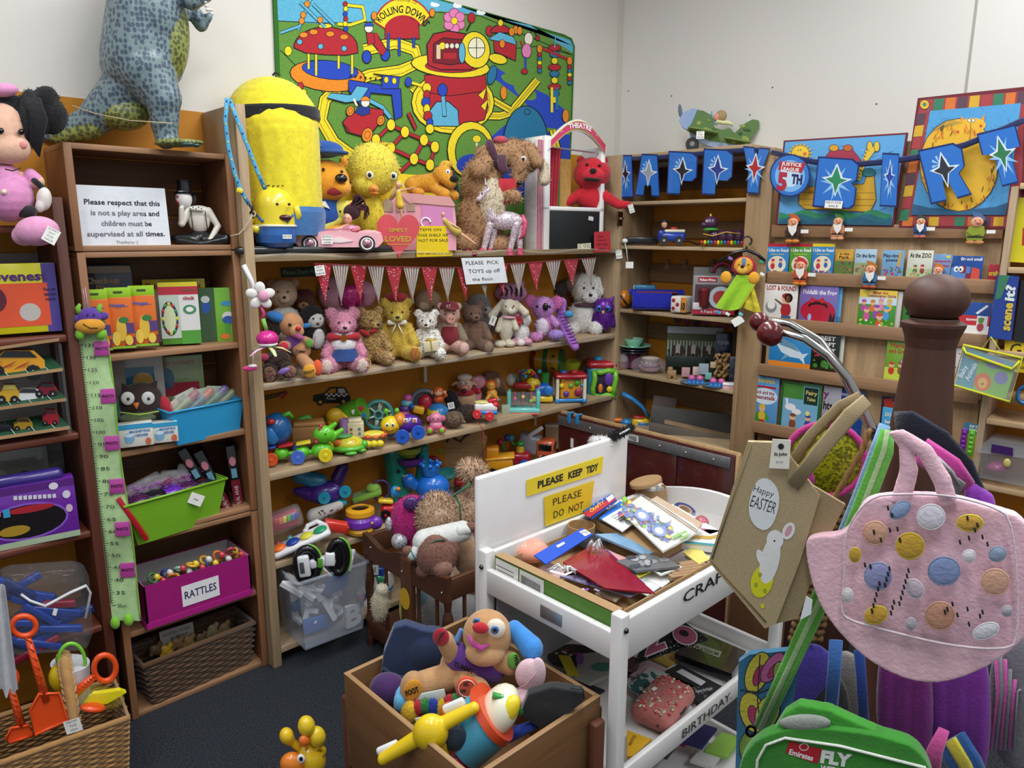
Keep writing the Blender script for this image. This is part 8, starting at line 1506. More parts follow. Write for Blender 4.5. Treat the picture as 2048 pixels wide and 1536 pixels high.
t=sq('black_bag','black zip bag at the right corner of the toy box',Vector((1.0,1.0,.65)),[('e',(1090,0,-1410),(30,14,22),'141518')],kind=FB,tuft=0,vox=2.6,cat='bag');t.b[0][2].prism([(1040,-1425),(1056,-1384),(1105,-1369),(1166,-1379),(1168,-1398),(1130,-1426),(1080,-1452)],24,'141518',TR(0,-10,0));t.m('zip',MT).tube([(1142,-20,-1376),(1166,-20,-1378),(1168,-20,-1398)],2,'2c2c30');t.done()
t=Tq('purple_cushion','deep purple cloth at the left of the toy box','cloth',bl_+Vector((-.14,.1,-.06)));t.m('cloth',FB,vox=3).ell((776,10,-1378),(38,30,30),'3a1550');t.done()
t=Tq('lunch_case','light blue zipped case with a printed lid in the toy box','bag',bl_+Vector((-.06,.0,-.02)));t.m('case',FB).box((832,0,-1408),(90,50,34),'5aa4cc',12,RY(20));t.m('lid_print',PA).box((862,-26,-1396),(60,3,26),'cfd8d4',2,RY(-12));t.done()
t=Tq('hoop','bright blue foam hoop edge along the front right of the toy box','toy',bl_+Vector((.04,-.2,.02)));t.m('hoop',FB).tube([(940,-10,-1536),(960,-12,-1512),(1010,-12,-1478),(1060,-10,-1454),(1082,-6,-1448)],[9,10,10,9,6],'1c3fa0');t.m('hoop',FB).tube([(930,0,-1530),(970,0,-1494),(1030,0,-1460),(1078,0,-1444)],7,'1a3890');t.done()
# ================= left side: crates and bookcase =================
def lb(name,lab,px,z,y=2.66,cat='box',yaw=None,cls=Tp,grp=None):return cls(name,lab,cat,on(px,z,y=y),grp,yaw)
def face(t,x0,z0,w,h,y,yaw=0,part='front_print'):
 return t.art(part,GL,M=TR(x0,y,z0))
t,a=note('sign','laminated sign asking to respect that this is not a play area, inside the top crate',(.6,2.63,0),[(161,497),(342,494),(329,377),(149,369)],[('Please respect that this',.08,.70,.085,.84,.02),('is not a play area and',.14,.53,.085,.76,.02),('children must be',.24,.36,.085,.56,.02),('supervised at all times.',.08,.19,.085,.86,.02),('Thankyou :)',.38,.07,.05,.24)],'dfe2e8');t.m('laminate','clear').box((.1,-.003,.06),(.2,.001,.12),'f8f8ff');t.done()
t=lb('clown_figurine','black and white clown figurine in a top hat sitting cross-legged in the top crate',402,1.677,2.68,'ornament');IV='d8d0c4'
put(t.m(BD,'plastic',vox=1,it=2),[('e',(402,0,-440),(21,12,26),IV),('e',(403,0,-426),(26,12,15),IV),('t',(385,-2,-420),(370,-10,-448),8,7,IV),('t',(370,-10,-448),(372,-14,-418),6,5,IV),('t',(420,0,-422),(436,-6,-452),8,6,IV),('t',(436,-6,-452),(418,-18,-482),6,5,IV),('e',(378,-6,-399),(15,12,19),'e8e4e0')])
put(t.m('trousers','plastic',vox=1,it=2),[('e',(402,2,-475),(30,16,14),'17171a'),('t',(410,-6,-480),(448,-12,-476),12,10,'17171a'),('t',(392,-6,-480),(358,-12,-478),12,10,'17171a'),('t',(448,-14,-478),(400,-20,-488),9,6,'17171a'),('t',(360,-14,-480),(400,-22,-487),9,6,'17171a')])
t.m('hat').lathe([(20,-389),(21,-387),(14,-385),(13,-368),(13.5,-363),(.4,-362)],(380,0,0),'151517');t.m('hair',FU).ell((392,2,-398),(8,10,13),'151517');t.m('nose',GL).ell((368,-12,-396),3.4,'b8202c');t.m('mouth',GL).ell((370,-11,-406),(7,3,4),'a82430');eye(t,367,-9,-390,1.4);eye(t,379,-12,-391,1.4);t.m('bow_tie').tap((390,-14,-418),(408,-14,-420),4,4,'e8e4dc');[t.m('bow_dot').ell((388+i*5,-18,-418+i%2*2),1.3,'17171a',n=6)for i in range(5)]
for x in(388,414):t.m('brace').tube([(x,-9,-420),(x+1,-14,-440),(x+2,-14,-465)],1,'17171a',5)
card(t,398,-497,24,9,'',y=-34);t.done()
def bx(name,lab,x0,x1,z0,z1,z,y,col,dep,ops,cat='box',yaw=None,side=None,k=GL):
 t=lb(name,lab,(x0+x1)/2,z,y,cat,yaw);t.m('box',k).box(((x0+x1)/2,dep/2,(z0+z1)/2),(x1-x0,dep,z1-z0),col,1);a=t.art('front_print',k,M=TR(x0,-.4,z0));w,h=x1-x0,z1-z0
 for o in ops:
  if o[0]=='T':a.T(o[1],o[2]*w,o[3]*h,o[4],o[5],w=o[6]*w,al='C',bold=.03)
  elif o[0]=='R':a.R(o[1]*w,o[2]*h,o[3]*w,o[4]*h,o[5])
  else:a.E(o[1]*w,o[2]*h,o[3],o[4],o[5])
 if side:t.m('side_face',k).box((x1-.3,dep/2,(z0+z1)/2),(1,dep-1,z1-z0-1),side)
 return t
bx('jigsaw_box','dark blue boxed jigsaw with gold lettering at the back of the crate',168,272,-700,-532,1.322,2.78,'2c3448',20,[('T','Check-up',.5,.78,12,'b08a4a',.55),('T','Day',.5,.69,12,'b08a4a',.24),('R',.02,.9,.98,.98,'8a7040'),('T','AMAZING',.7,.58,6,'a8864a',.22)]).done()
for i,x in enumerate((178,225,271)):
 t=bx('squirter_toy_box',('left','middle','right')[i]+' orange boxed stacking cup toy with a green hanging tab',x,x+46,-702+i*5,-600+i*4,1.322,2.63,'d86a24',22,[('R',0,0,1,.05,'8ab82a'),('R',.0,.12,.3,.3,'3a6a9a'),('R',.6,.05,1,.22,'8a1a3a'),('R',.68,.3,1,.5,'5a3a7a'),('T','Hoppa...',.5,.82,7,'3a5aa8',.7),('E',.5,.38,9,24,'e0b83a'),('E',.28,.2,7,14,'e8c84a'),('E',.76,.16,7,10,'e8c84a'),('E',.62,.56,9,6,'3a7a3a')]);t.m('tab',GL).box((x+23,2,-591+i*4),(46,3,20),'9ac82a',.5);t.m('slot',MT).box((x+23,.2,-590+i*4),(16,1,4),'3a4a1a');t.done()
bx('block_toy_box','yellow and white boxed building block toy at the back right',302,414,-690,-560,1.322,2.80,'d8d0c8',16,[('R',0,.82,1,1,'d8c82a'),('T','Building block',.5,.86,12,'b0283c',.9)]).done()
t=bx('clock_toy_box','wooden toys quick clock box in white, green and red',330,401,-688,-566,1.322,2.66,'4f9a34',26,[('R',.5,0,1,1,'dcdcd8'),('R',.5,.0,1,.22,'4f9a34'),('R',0,.8,1,.93,'b8283c'),('R',0,.93,1,1,'d8c82a'),('R',0,.1,.5,.8,'b8c8b8'),('E',.24,.42,15,34,'2a2a5a'),('E',.24,.42,11,27,'c8d4a8'),('E',.76,.56,12,9,'3a8a5a'),('E',.76,.56,7,5,'e8e8e0'),('T','wooden toys',.76,.86,4,'1a6a3a',.34),('T','clock',.76,.72,7,'b0283c',.3)])
for i in range(12):t.m('number_peg',GL).ell((347+13*cos(i*pi/6),-1,-637+29*sin(i*pi/6)),(3.4,1,4.4),('c8c83a','3a8a4a','b03a3a')[i%3],n=8)
t.done()
bx('microphone_toy_box','lime green boxed toy microphone at the right of the crate',404,480,-686,-577,1.322,2.68,'7aba3a',22,[('R',0,0,.42,1,'3a5a34'),('E',.2,.66,8,12,'2a5ab0'),('E',.2,.8,8,7,'d8d8dc'),('E',.72,.72,12,5,'3a9ac8'),('E',.72,.48,11,10,'e8e4e0'),('E',.72,.42,11,8,'2a5ab0'),('R',.64,.12,.74,.36,'4aa03a'),('E',.62,.12,9,6,'e0762a')]).done()
# growth chart
t=Tq('growth_chart','pale green fabric height chart hanging from a purple and yellow cow head','wall chart',on(205,1.0,y=2.575));n=30
cx=lambda v:178+72*v;wv=lambda v:4*sin(v*17)
m=t.m('cloth',FB);m.grid(lambda u,v:(cx(v)-33+u*66+2*sin(v*11),wv(v)+2*sin(u*5+v*30),-660-v*580),12,60,'a9c78e')
for s_ in(0,1):t.m('binding',FB).tube([(cx(v/n)-33+s_*66+2*sin(v/n*11),wv(v/n),-660-v/n*580)for v in range(n+1)],2,'7cb02a',6)
a=t.m('tape_print',MT);a.map=lambda x,y,l:(x,wv((-y-660)/580)-2.6-l,y);a.Ln([(cx((y-660)/580)-23+(y-690)*.0,-y)for y in range(690,1218,12)],1.4,'1a1a1a')
for i in range(106):y=690+i*4.95;x=cx((y-660)/580)-23;a.R(x,-y-.5,x+(9 if i%5==0 else 5),-y+.5,'1a1a1a')
for i in range(22):y=690+i*24.75;a.T(str(135-5*i)if i<21 else '30cm',cx((y-660)/580)-11,-y-4,7,'2a2a2a',w=18)
for i,(x,y)in enumerate(((203,697),(216,792),(224,886),(234,972),(245,1058),(255,1140))):t.m('photo_pocket',GL).box((x,wv((y-660)/580)-4,-y),(30,1.4,29),'b8489a',.6,RY(-4));a=t.art('pocket_lettering',M=TR(x,wv((y-660)/580)-5.2,-y));a.T('PHOTO',0,-3,6,'2a1030',w=24,al='C',rot=4,bold=.03)
put(t.m('head',FB,vox=1.2),[('e',(179,-8,-633),(24,13,18),'5a3a9a'),('e',(156,-6,-637),(10,5,8),'5a3a9a'),('e',(208,-6,-632),(10,5,8),'5a3a9a')]);t.m('muzzle',FB).ell((180,-16,-652),(31,12,16),'d8962a');
for x in(158,200):t.m('horn',FB).tube([(x,-6,-626),(x-3,-6,-616),(x+2,-6,-608)],[6,6,3],'7ab82a')
for x,z in((160,-668),(202,-668),(230,-1246),(257,-1240)):t.m('foot',FB).ell((x,-12,z),(10,9,12),'7cc02a')
t.m('smile',MT).tube([(166,-27,-648),(180,-29,-656),(196,-27,-656)],.9,'2a1a10',5);eye(t,175,-21,-630,2);eye(t,188,-21,-630,2);t.m('loop',FB).tube([(176,-4,-618),(170,0,-575),(166,0,-578),(172,-4,-618)],1.4,'c8a0a8',5);t.done()
# third bay
t=bx('framed_picture','white framed picture of a yellow bear on blue behind the owl',240,334,-800,-712,.992,2.78,'b8b4b0',4,[('R',.28,.08,.82,.72,'3a7a9a'),('E',.6,.42,18,16,'c8a05a'),('E',.6,.14,20,12,'a85060')],'picture');t.done()
t=lb('owl_toy','dark brown plush owl with large round white eyes',292,.992,2.70,ST);put(t.m(BD,FB,vox=1.4,tuft=300,tl=2),[('e',(290,0,-800),(40,24,34),'2e1c16'),('e',(290,2,-830),(44,26,20),'2e1c16'),('t',(266,0,-778),(262,0,-768),8,3,'2e1c16'),('t',(314,0,-776),(320,0,-768),8,3,'2e1c16')])
for x,z in((268,-791),(303,-794)):t.m('eye_disc',FB).ell((x,-22,z),(12,4,13),'c8c6c4');eye(t,x+1,-26,z,3)
t.m('beak',FB).lathe([(6,0),(4,6),(.4,12)],(281,-24,-800),'d8762a',RX(165));t.m('belly',FB).ell((284,-8,-832),(36,22,14),'5f6a4a');t.m('wing',FB).ell((334,-6,-820),(12,12,26),'a81c2c',RY(-12));t.m('foot',FB).ell((290,-22,-842),(18,8,8),'d8762a');t.m('wing',FB).ell((244,-2,-815),(10,12,26),'3a6a64');t.m('trim',FB).tube([(252,-26,-815),(285,-32,-822),(320,-26,-820)],1.6,'8ab83a',5);t.done()
def tub(name,lab,px,z,y,x0,x1,zb,zt,dep,col,yaw,items,sh=.86):
 t=lb(name,lab,px,z,y,'tub',yaw);b=t.m(BD);w,h=x1-x0,zt-zb;b.M=b.M@TR((x0+x1)/2,dep/2,zb);shell(b,w,dep,h,sh,col,th=3,rim=2.6);t.done()
 for i in range(items):
  c=('8a9a6a','a03a4a','5a7a8a','c86a3a','4a8a5a','6a5a9a')[i%6]if col[0]!='7' else('5a2a5a','9a2ab8','26202c','a83a6a','7a3ac8','b86a8a')[i%6];u=(i+.5)/items;nm=('olive','red','slate blue','orange','green','violet')if col[0]!='7' else('plum','bright purple','black','magenta','lilac','pink')
  q=('left side','left of centre','centre','right of centre','right side')[min(4,int(u*5))]
  p=Tp('toy_packet',f'clear packet with {nm[i % 6]} contents at the {q} of the {"green" if col[0] == "7" else "blue"} tub'+(', upper layer' if i%2 else ''),'packet',t.P+Vector((0,.03,0)),yaw=yaw);x=x0+w*(.14+.72*u);zz=zt+(6 if i%2 else-4)
  if col[0]=='7':
   p.m('contents',GT).ell((x,dep*(.3+.3*(i%2)),zz-2),(w*.13,dep*.22,10),c);R_=random.Random(i)
   for _ in range(14):p.m('band',MT).torus((x+R_.uniform(-w*.1,w*.1),dep*.35+R_.uniform(-10,8),zz+8+R_.uniform(-4,3)),3.4,.8,c if _%2 else 'c86ad8',RX(R_.uniform(-60,60)),n=8,m=4)
  else:p.m('contents').tap((x-w*.1,dep*.4,zz-10),(x+w*.14,dep*.4,zz+14),7,8,c);p.m('card',PA).box((x+4,dep*.4+4,zz+10),(w*.26,2,24),('c8b8a8','a8b8a0')[i%2],1,RY(-25+i*7))
  p.m('film','film').box((x+3,dep*.38,zz+6),(w*.34,14,34),'f0eef0',6,RY(-20+i*6));p.done()
tub('storage_tub','bright blue plastic bin of bagged toys in the third crate bay',420,.992,2.60,345,498,-878,-812,70,'2a94c8',8,7)
for i,(x,x1)in enumerate(((245,306),(308,356))):bx('viewer_box',('left','right')[i]+' small white and blue magnifying viewer box at the shelf edge',x,x1,-893+i*8,-848+i*3,.992,2.585,'dcd8d0',26,[('R',0,.78,1,1,'3a9ac8'),('E',.3,.4,9,11,'7aa8c8'),('E',.3,.52,8,4,'c8dce8'),('T','MAGNIFYING',.62,.62,5,'3a7ab8',.6),('T','VIEWER',.66,.44,5,'3a7ab8',.4),('E',.84,.2,5,7,'c86a4a')]).done()
bx('blister_pack','clear blister pack of a bath toy set at the back of the third bay',318,412,-800,-714,.992,2.80,'9ab07a',6,[('T','BABY ACTIVITY',.5,.8,7,'b04040',.7),('R',.1,.1,.9,.4,'b03a4a'),('E',.3,.5,12,20,'3a6a8a')]).done()
# fourth bay
tub('storage_tub','lime green tub full of loom band packets in the fourth crate bay',362,.669,2.58,262,466,-1068,-985,110,'7cb62c',8,9,.8)
t=lb('rainbow_card','small white card with a rainbow drawing on the loom band packets',392,.75,2.60,'card');card(t,393,-995,26,22,'~',rot=28,y=-12)
for i,(x,z,rot,s_)in enumerate(((404,-950,-24,'UAE'),(432,-955,-22,'BURJ AL ARAB'),(474,-950,-4,'BURJ AL ARAB'))):
 t=lb('building_kit_box',('leftmost leaning','middle leaning','upright right-hand')[i]+' slim black and dark red building kit box',x,.669,2.72);M=TR(x,0,z)@RY(rot);b=t.m('box',GL);b.M=b.M@M;b.box((0,0,0),(17,60,130),'17151a',1);b=t.m('spine',GL);b.M=b.M@M;b.box((0,-30.5,-32),(16,1,62),'7a1a2c');a=t.art(LT,M=M@TR(0,-31.5,0));a.T(s_,3,-58,7,'d8d0d4',w=46 if i else 18,rot=90);a.R(-5,4,5,22,'6a9ab0');a.E(0,36,6,9,'c87a8a');t.done()
t=lb('picture_book','red-edged book leaning against the green tub',268,.669,2.60,'book');b=t.m('cover',GL);b.box((270,0,-1030),(9,60,98),'b01c28',1,RY(-25));b.box((262,30,-1032),(6,50,92),'26262a',1,RY(-25));t.done()
# rattles box
t=Th('rattles_box','magenta cardboard box labelled RATTLES full of baby rattles','box',(.862,2.69,.334),0,k=1);RW,RD_=.385,.21
for a_,b_ in(((-RW/2,-RD_/2),(RW/2,-RD_/2+.003)),((-RW/2,RD_/2-.003),(RW/2,RD_/2)),((-RW/2,-RD_/2),(-RW/2+.003,RD_/2)),((RW/2-.003,-RD_/2),(RW/2,RD_/2))):
 c_=((a_[0]+b_[0])/2,(a_[1]+b_[1])/2);w_=(b_[0]-a_[0],b_[1]-a_[1]);t.m('wall',PA).box((*c_,.083),(*w_,.165),'9c1270');t.m('inner_wall',PA).box((c_[0]*.985,c_[1]*.975,.085),(*w_,.155),'b4b0b2');t.m('lip',PA).box((c_[0]*1.01,c_[1]*1.02,.012),(w_[0]+.003,w_[1]+.003,.022),'a81a7c')
t.m('base',PA).box((0,0,.004),(RW-.01,RD_-.01,.004),'6a5a60');t.m('filling',FB).box((0,0,.06),(RW-.02,RD_-.02,.08),'4a3a34',.02)
t.m('label',PA).box((-.0,-RD_/2-.001,.082),(.135,.001,.08),'e8e6ea');a=t.art(LT,M=TR(0,-RD_/2-.002,0));a.T('RATTLES',-.058,.07,.03,'1c2050',w=.115,bold=.01);t.done()
for i in range(14):
 x=306+i*13;c=('3a6a3a','d8a02a','2a3a8a','c86a2a','8ab8a8','b03a4a','e0b03a')[i%7];t=Tq('baby_rattle',f'{("dark green", "amber", "navy", "orange", "mint", "red", "yellow")[i % 7]} baby rattle in the {"front" if i % 2 else "back"} of the rattles box, {"left" if i < 7 else "right"} half','rattle',Vector((.85,2.60,.45)),'rattles in the magenta box',0);z=-1172+i*4.4+(12 if i%2==0 else 0)
 t.m('ring').torus((x,8+i%3*10,z+4),9,3,c,RX(60+i*20),n=14,m=6);t.m('bead').ell((x+8,10,z+6),7,('e8c83a','c8404a','d8d4cc')[i%3],n=10);t.done()
# wicker
def weave(t,part,w,d,h,col,rows,fl=.9,rr=.006,st=.03,x0=0):
 for k_ in range(rows):
  z=h*(k_+.5)/rows;s=fl+(1-fl)*z/h;N_=int((w+d)*2/st);pts=[]
  for i in range(N_):
   q=i/N_*2*(w+d);P_=(q,0)if q<w else(w,q-w)if q<w+d else(2*w+d-q,d)if q<2*w+d else(0,2*(w+d)-q);o=.0035*(1 if(i+k_)%2 else-1);X=(P_[0]-w/2)*s;Y=(P_[1]-d/2)*s;L=max(abs(X)/(w/2*s),abs(Y)/(d/2*s));pts.append((X*(1+o/w*2),Y*(1+o/d*2),z))
  t.m(part,FB).tube(pts,rr,(col,col2(col))[k_%2],5,closed=True)
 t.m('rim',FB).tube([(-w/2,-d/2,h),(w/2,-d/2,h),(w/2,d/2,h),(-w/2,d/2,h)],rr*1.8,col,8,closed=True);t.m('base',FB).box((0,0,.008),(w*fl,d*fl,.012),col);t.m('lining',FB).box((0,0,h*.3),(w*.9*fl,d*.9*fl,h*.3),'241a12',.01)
def col2(c):return ''.join('%02x'%int(int(c[i:i+2],16)*.8)for i in(0,2,4))
t=Th('long_basket','long dark brown wicker basket of wooden figures on the lowest crate shelf','basket',(.855,2.70,.02),3,k=1);weave(t,'woven_row',.42,.17,.17,'5c4028',14);t.done()
t,a=note('price_card','white card reading wooden figures two dollars each in the long basket',(.8,2.74,0),[(322,1296),(389,1270),(385,1243),(318,1264)],[('WOODEN FIGURES',.06,.6,.2,.86),('$2.00 each',.3,.28,.2,.5)],'b8b8b4');t.done()
for i,(x,z,c)in enumerate(((312,-1300,'5a442c'),(333,-1302,'b08a1c'),(356,-1288,'7a5c3c'),(378,-1284,'86683f'),(402,-1280,'5c442c'),(425,-1262,'7a7050'),(448,-1258,'6e5638'))):
 t=Tq('wooden_figure',f'{("dark leftmost", "mustard painted", "curly brown", "pale brown", "small dark", "greenish", "rightmost brown")[i]} wooden figure in the long basket','figure',Vector((.85,2.70,.19)),'wooden figures in the long basket',0);b=t.m('figure',WX_);b.ell((x,0,z),(14,6,11),c,RY(20*i));b.tap((x,0,z),(x+8,0,z+14),6,5,c);t.m('leg',WX_).tap((x-6,0,z),(x-10,0,z-10),5,4,c);t.done()
# ---- mahogany bookcase ----
bx('dome_toy_box','yellow and purple box with an orange window lettered in purple at the left edge',-60,112,-668,-530,1.407,2.60,'c8c01c',26,[('R',.86,0,1,1,'4a3a8a'),('R',.36,.1,.9,.72,'d8502a'),('E',.7,.3,18,18,'b8b0a8'),('E',.36,.5,22,26,'5a1428'),('T','Covenest',.58,.76,18,'4a1a6a',.66),('T','Pour une',.92,.6,7,'2a1a4a',.12),('T','tete bien',.92,.53,7,'2a1a4a',.12),('T','ronde',.92,.46,7,'2a1a4a',.1)],yaw=-4).done()
t=Tq('car_display','three-tier wooden display rack with green football matting and toy cars','display rack',Vector((.3,2.56,1.1)),yaw=-4)
for i,(a_,b_,c_,d_)in enumerate(((700,682,60,38),(760,742,64,60),(820,802,68,62),(880,858,76,60))):
 xr=(118,125,132,139)[i];t.m('shelf',WX_).prism([(-60,-a_-8),(xr,-b_),(xr,-b_+6),(-60,-a_-2)],3,'a8845c')
 if i:t.m('green_mat',PA).add([(-60,1,-a_-2),(xr,1,-b_+6),(xr-22,60,-b_+28),(-60,60,-a_+20)],[(0,1,2,3)],'1d4a30',False);[t.m('yard_line',PA).tube([(xr-30-j*40,2,-b_+3-j*5),(xr-48-j*40,50,-b_+21-j*5)],.9,'c8ccc8',4)for j in range(3)]
t.m('end_glass','clear').prism([(118,-685),(139,-860),(132,-860),(112,-685)],60,'c8d0d0');t.done()
def car(lab,x,z,w,h,c,top,rw,v,flames=0):
 t=Tq('toy_car',lab,'toy car',Vector((.3,2.60,v)),yaw=-4);s=w/2
 t.m(BD).prism([(x-s,z),(x-s,z+h*.5),(x-s*.7,z+h*.6),(x-s*.4,z+h),(x+s*.6,z+h),(x+s*.95,z+h*.6),(x+s,z)],h*.9,c,TR(0,-h*.2,0));t.m('window',GL).prism([(x-s*.55,z+h*.66),(x-s*.35,z+h*.94),(x+s*.5,z+h*.94),(x+s*.75,z+h*.66)],1,top,TR(0,-h*.24,0))
 for q in(-.62,.62):wheel(t,x+q*s,-h*.22,z,rw,'141416','c8a860' if flames else 'a0a0a4',4)
 if flames:a=t.art('flame_print',GL,M=TR(0,-h*.21-.5,0));[a.P([(x-s+i*14,z+6),(x-s+20+i*14,z+12+i%2*5),(x-s+34+i*14,z+h*.5),(x-s+12+i*14,z+h*.3)],'a8481c')for i in range(6)]
 t.done()
car('yellow toy car with flame print on the top rack tier',30,-745,118,46,'d8981c','141416',16,1.3,1);car('white toy ambulance truck on the middle rack tier',55,-804,62,28,'dcdcdc','2a2a2e',7,1.2);car('dark red toy racing car behind the white truck',92,-788,44,22,'7a1024','1a1a1c',8,1.2);car('round yellow toy with blue wheels at the left of the middle tier',16,-800,42,32,'d8a828','c8b85a',9,1.2);car('small gold toy jeep on the lowest tier',46,-858,38,22,'a8841c','3a2a10',6,1.1);car('little red toy car at the right of the lowest tier',100,-846,32,28,'a01828','4a1018',5,1.1);car('black toy car at the left of the lowest tier',8,-868,44,20,'121214','2a2a2e',7,1.1)
t=bx('boxed_game','purple boxed magic ball maze game with a dark oval window',-50,146,-1092,-975,.757,2.58,'6a2a9a',40,[('R',0,.88,1,1,'5a2a7a'),('E',.56,.4,70,36,'8a5ac8'),('E',.56,.4,66,32,'1a1618'),('E',.44,.28,26,10,'a8862a'),('E',.6,.6,40,7,'a82a34'),('E',.92,.74,7,8,'d8d0e0'),('E',.93,.5,6,8,'d0b8c8'),('R',0,0,1,.1,'a8b89a')],yaw=-8)
a=t.art(LT,GL,M=TR(0,-1.5,0));a.T('\u9b54\u5e7b\u667a\u529b\u7403',0,-1012,18,'c82a4a',w=44,bold=.02)if 0 else None;a.E(110,-985,8,7,'e0d8e8');[a.R(42+i*8,-1000-i,48+i*8,-992-i,'d8d0e0')for i in range(9)];[a.R(-8+i*15,-1022-i*4,3+i*15,-1006-i*4,('c82a4a','d86a8a','3a9ac8')[i])for i in range(3)];t.m('handle').box((70,20,-968),(120,30,24),'3a2a7a',10);t.done()
bx('glitter_picture','grey embossed picture standing behind the purple boxed game',-40,100,-1010,-905,.757,2.80,'8a8c82',3,[('E',.7,.5,14,10,'4a5044'),('E',.4,.6,12,9,'a8aa9c')],'picture').done()
t=Tq('zip_bag','clear zip bag stuffed with blue toy track pieces on the bottom shelf','bag',Vector((.25,2.50,.44)),yaw=-8);R_=random.Random(9)
t.m('bag','film',vox=3).box((88,10,-1215),(190,70,180),'8e9498',34,RY(-4));t.m('zip',FB).tube([(42,-22,-1190),(60,-30,-1200),(90,-36,-1208),(140,-34,-1182),(172,-24,-1172),(182,-14,-1190),(172,-18,-1240)],3,'d0d4d8',6);card(t,110,-1224,8,14,'',y=-40,rot=15)
t.done()
for i in range(26):
 t=Tq('track_piece',f'{"dark red" if i % 9 == 0 else ("royal blue", "bright blue", "navy")[i % 3]} track piece, {("lowest", "second", "third", "fourth", "fifth", "topmost")[min(5, i*6//26)]} layer in the zip bag, {("left", "middle", "right", "far right", "far left")[i % 5]}','toy',Vector((.25,2.54,.44)),'blue track pieces in the clear bag',-8);x,z=R_.uniform(20,135),-1296+i*5+R_.uniform(-6,6);b=t.m('piece');b.box((x,R_.uniform(-6,24),z),(R_.uniform(70,110),14,13),('0f348a','143e9c','0d2a70')[i%3]if i%9 else '8a1a34',2,RY(R_.uniform(-30,30)));t.done()
# ---- basket of spades ----
t=Th('handled_basket','honey-brown wicker basket with a hoop handle holding beach toys on the floor','basket',(.29,2.41,0),-6,k=1);weave(t,'woven_row',.46,.25,.24,'a87c48',26,.9,.0055,.024)
t.m('handle',FB).tube([(.09,-.11+.22*i/14,.2+.24*sin(pi*i/14))for i in range(15)],.016,'b08650',8)
for i in range(30):t.m('handle_wrap',FB).torus((.09,-.11+.22*i/30,.2+.24*sin(pi*i/30)),.018,.003,'c09a64',RX(90-55*cos(pi*i/30)),n=10,m=4)
t.done()
t=Tq('price_tag','white handwritten card tied to the basket handle','tag',Vector((.4,2.27,.25)));card(t,146,-1452,34,26,'FROM\nTHE\nSEA',rot=-18,y=0);t.done()
OG='e8501c';bl_=Vector((.25,2.33,.3))
def spade(lab,pts,bl,w,ring,v):
 t=Tq('toy_spade',lab,'toy spade',bl_+Vector((0,v,0)),'orange beach spades');(x0,z0),(x1,z1)=pts;t.m('shaft').tube([(x0,0,z0),(x1,0,z1)],[7,10],OG,8);t.m('handle').torus((x0+ring[2],0,z0+ring[3]),ring[0],6,OG,RX(90),R2=ring[1])
 for i in range(7):f=i/7;t.m('rib').tube([(x0+(x1-x0)*f-5,-7,z0+(z1-z0)*f),(x0+(x1-x0)*(f+.08)+5,-8,z0+(z1-z0)*(f+.08))],1.4,'c8401a',5)
 if bl:t.m('blade').prism(bl,8,OG,TR(0,-5,0));t.m('blade_lip').tube([(x,-6,z)for x,z in bl],3,OG,6,closed=True)
 t.done()
spade('large orange spade with a triangular blade standing in the basket',((56,-1276),(92,-1400)),[(78,-1388),(118,-1386),(136,-1440),(70,-1470),(60,-1420)],20,(24,20,-8,24),0)
spade('smaller orange spade at the far left of the basket',((22,-1375),(42,-1450)),[(22,-1456),(58,-1450),(68,-1470),(20,-1486),(12,-1478)],16,(18,18,-6,20),.01);spade('orange round-ended spade lying over the basket right rim',((190,-1352),(150,-1386)),None,0,(22,26,20,16),.03)
t=Tq('beach_bucket','yellow and white beach bucket with a green handle in the basket','bucket',bl_+Vector((.02,.1,0)));t.m('bucket').cyl((150,0,-1400),(140,0,-1326),32,40,'d0d0d4',24);t.m('inside').ell((128,-14,-1356),(32,20,30),'e0c01c');t.m('handle').torus((143,-20,-1325),27,4,'7ac83a',RX(90),arc=190,R2=38,a0=-10);t.done()
t=Tq('sand_mould','bright yellow net-wrapped sand mould at the right of the basket','toy',bl_+Vector((.02,.0,0)));t.m('mould').prism([(168,-1408),(214,-1404),(252,-1382),(240,-1378),(186,-1386)],14,'e8dc1c');t.m('orange_mould').ell((186,-8,-1415),(26,16,8),OG);t.m('net','film').ell((200,0,-1396),(50,22,22),'d8c02a');t.done()
t=Tq('lace_dress','white lace-edged dress hanging at the left border','dress',Vector((.12,2.15,.7)))
t.m('skirt',FB).grid(lambda u,v:(-40+u*(50+26*v),8*sin(u*16),-1170-v*(215+8*sin(u*30))),30,20,'b8b8bc');t.done()
# ================= right unit contents =================
def rb(name,lab,px,z,o=.0,cat='box',s=1.1):
 P=pn(px,600,*dplane(o));P.z=z;return Tq(name,lab,cat,P,yaw=DY)
t=rb('board_game','tall yellow game box with a red patch on the upper right shelf',2030,1.6);t.m('box',GL).prism([(2020,-523),(2100,-528),(2110,-396),(2036,-396)],40,'d8cc1c');t.m('patch',GL).prism([(2044,-490),(2100,-492),(2100,-460),(2046,-455)],1,'b8281c',TR(0,-1,0));t.done()
t=rb('board_game','blue quiz game box with big yellow lettering standing on its end',2010,1.3,.05);t.m('box',GL).prism([(1981,-672),(2026,-679),(2042,-552),(1998,-549)],46,'1f3f94');t.m('green_corner',GL).prism([(1990,-600),(1998,-550),(2020,-551),(2002,-596)],1,'3a7a5a',TR(0,-1,0));a=t.art(LT,GL,M=TR(0,-2.5,0));a.T('scene',2019,-662,19,'d8b83a',w=56,rot=83,bold=.04);a.T('it?',2027,-603,19,'e0e8e4',w=32,rot=83,bold=.04);t.done()
t=rb('board_game','black game box with pink lettering beside the quiz game',2050,1.3,.03);t.m('box',GL).prism([(2030,-680),(2100,-690),(2110,-565),(2046,-560)],40,'151418');t.done()
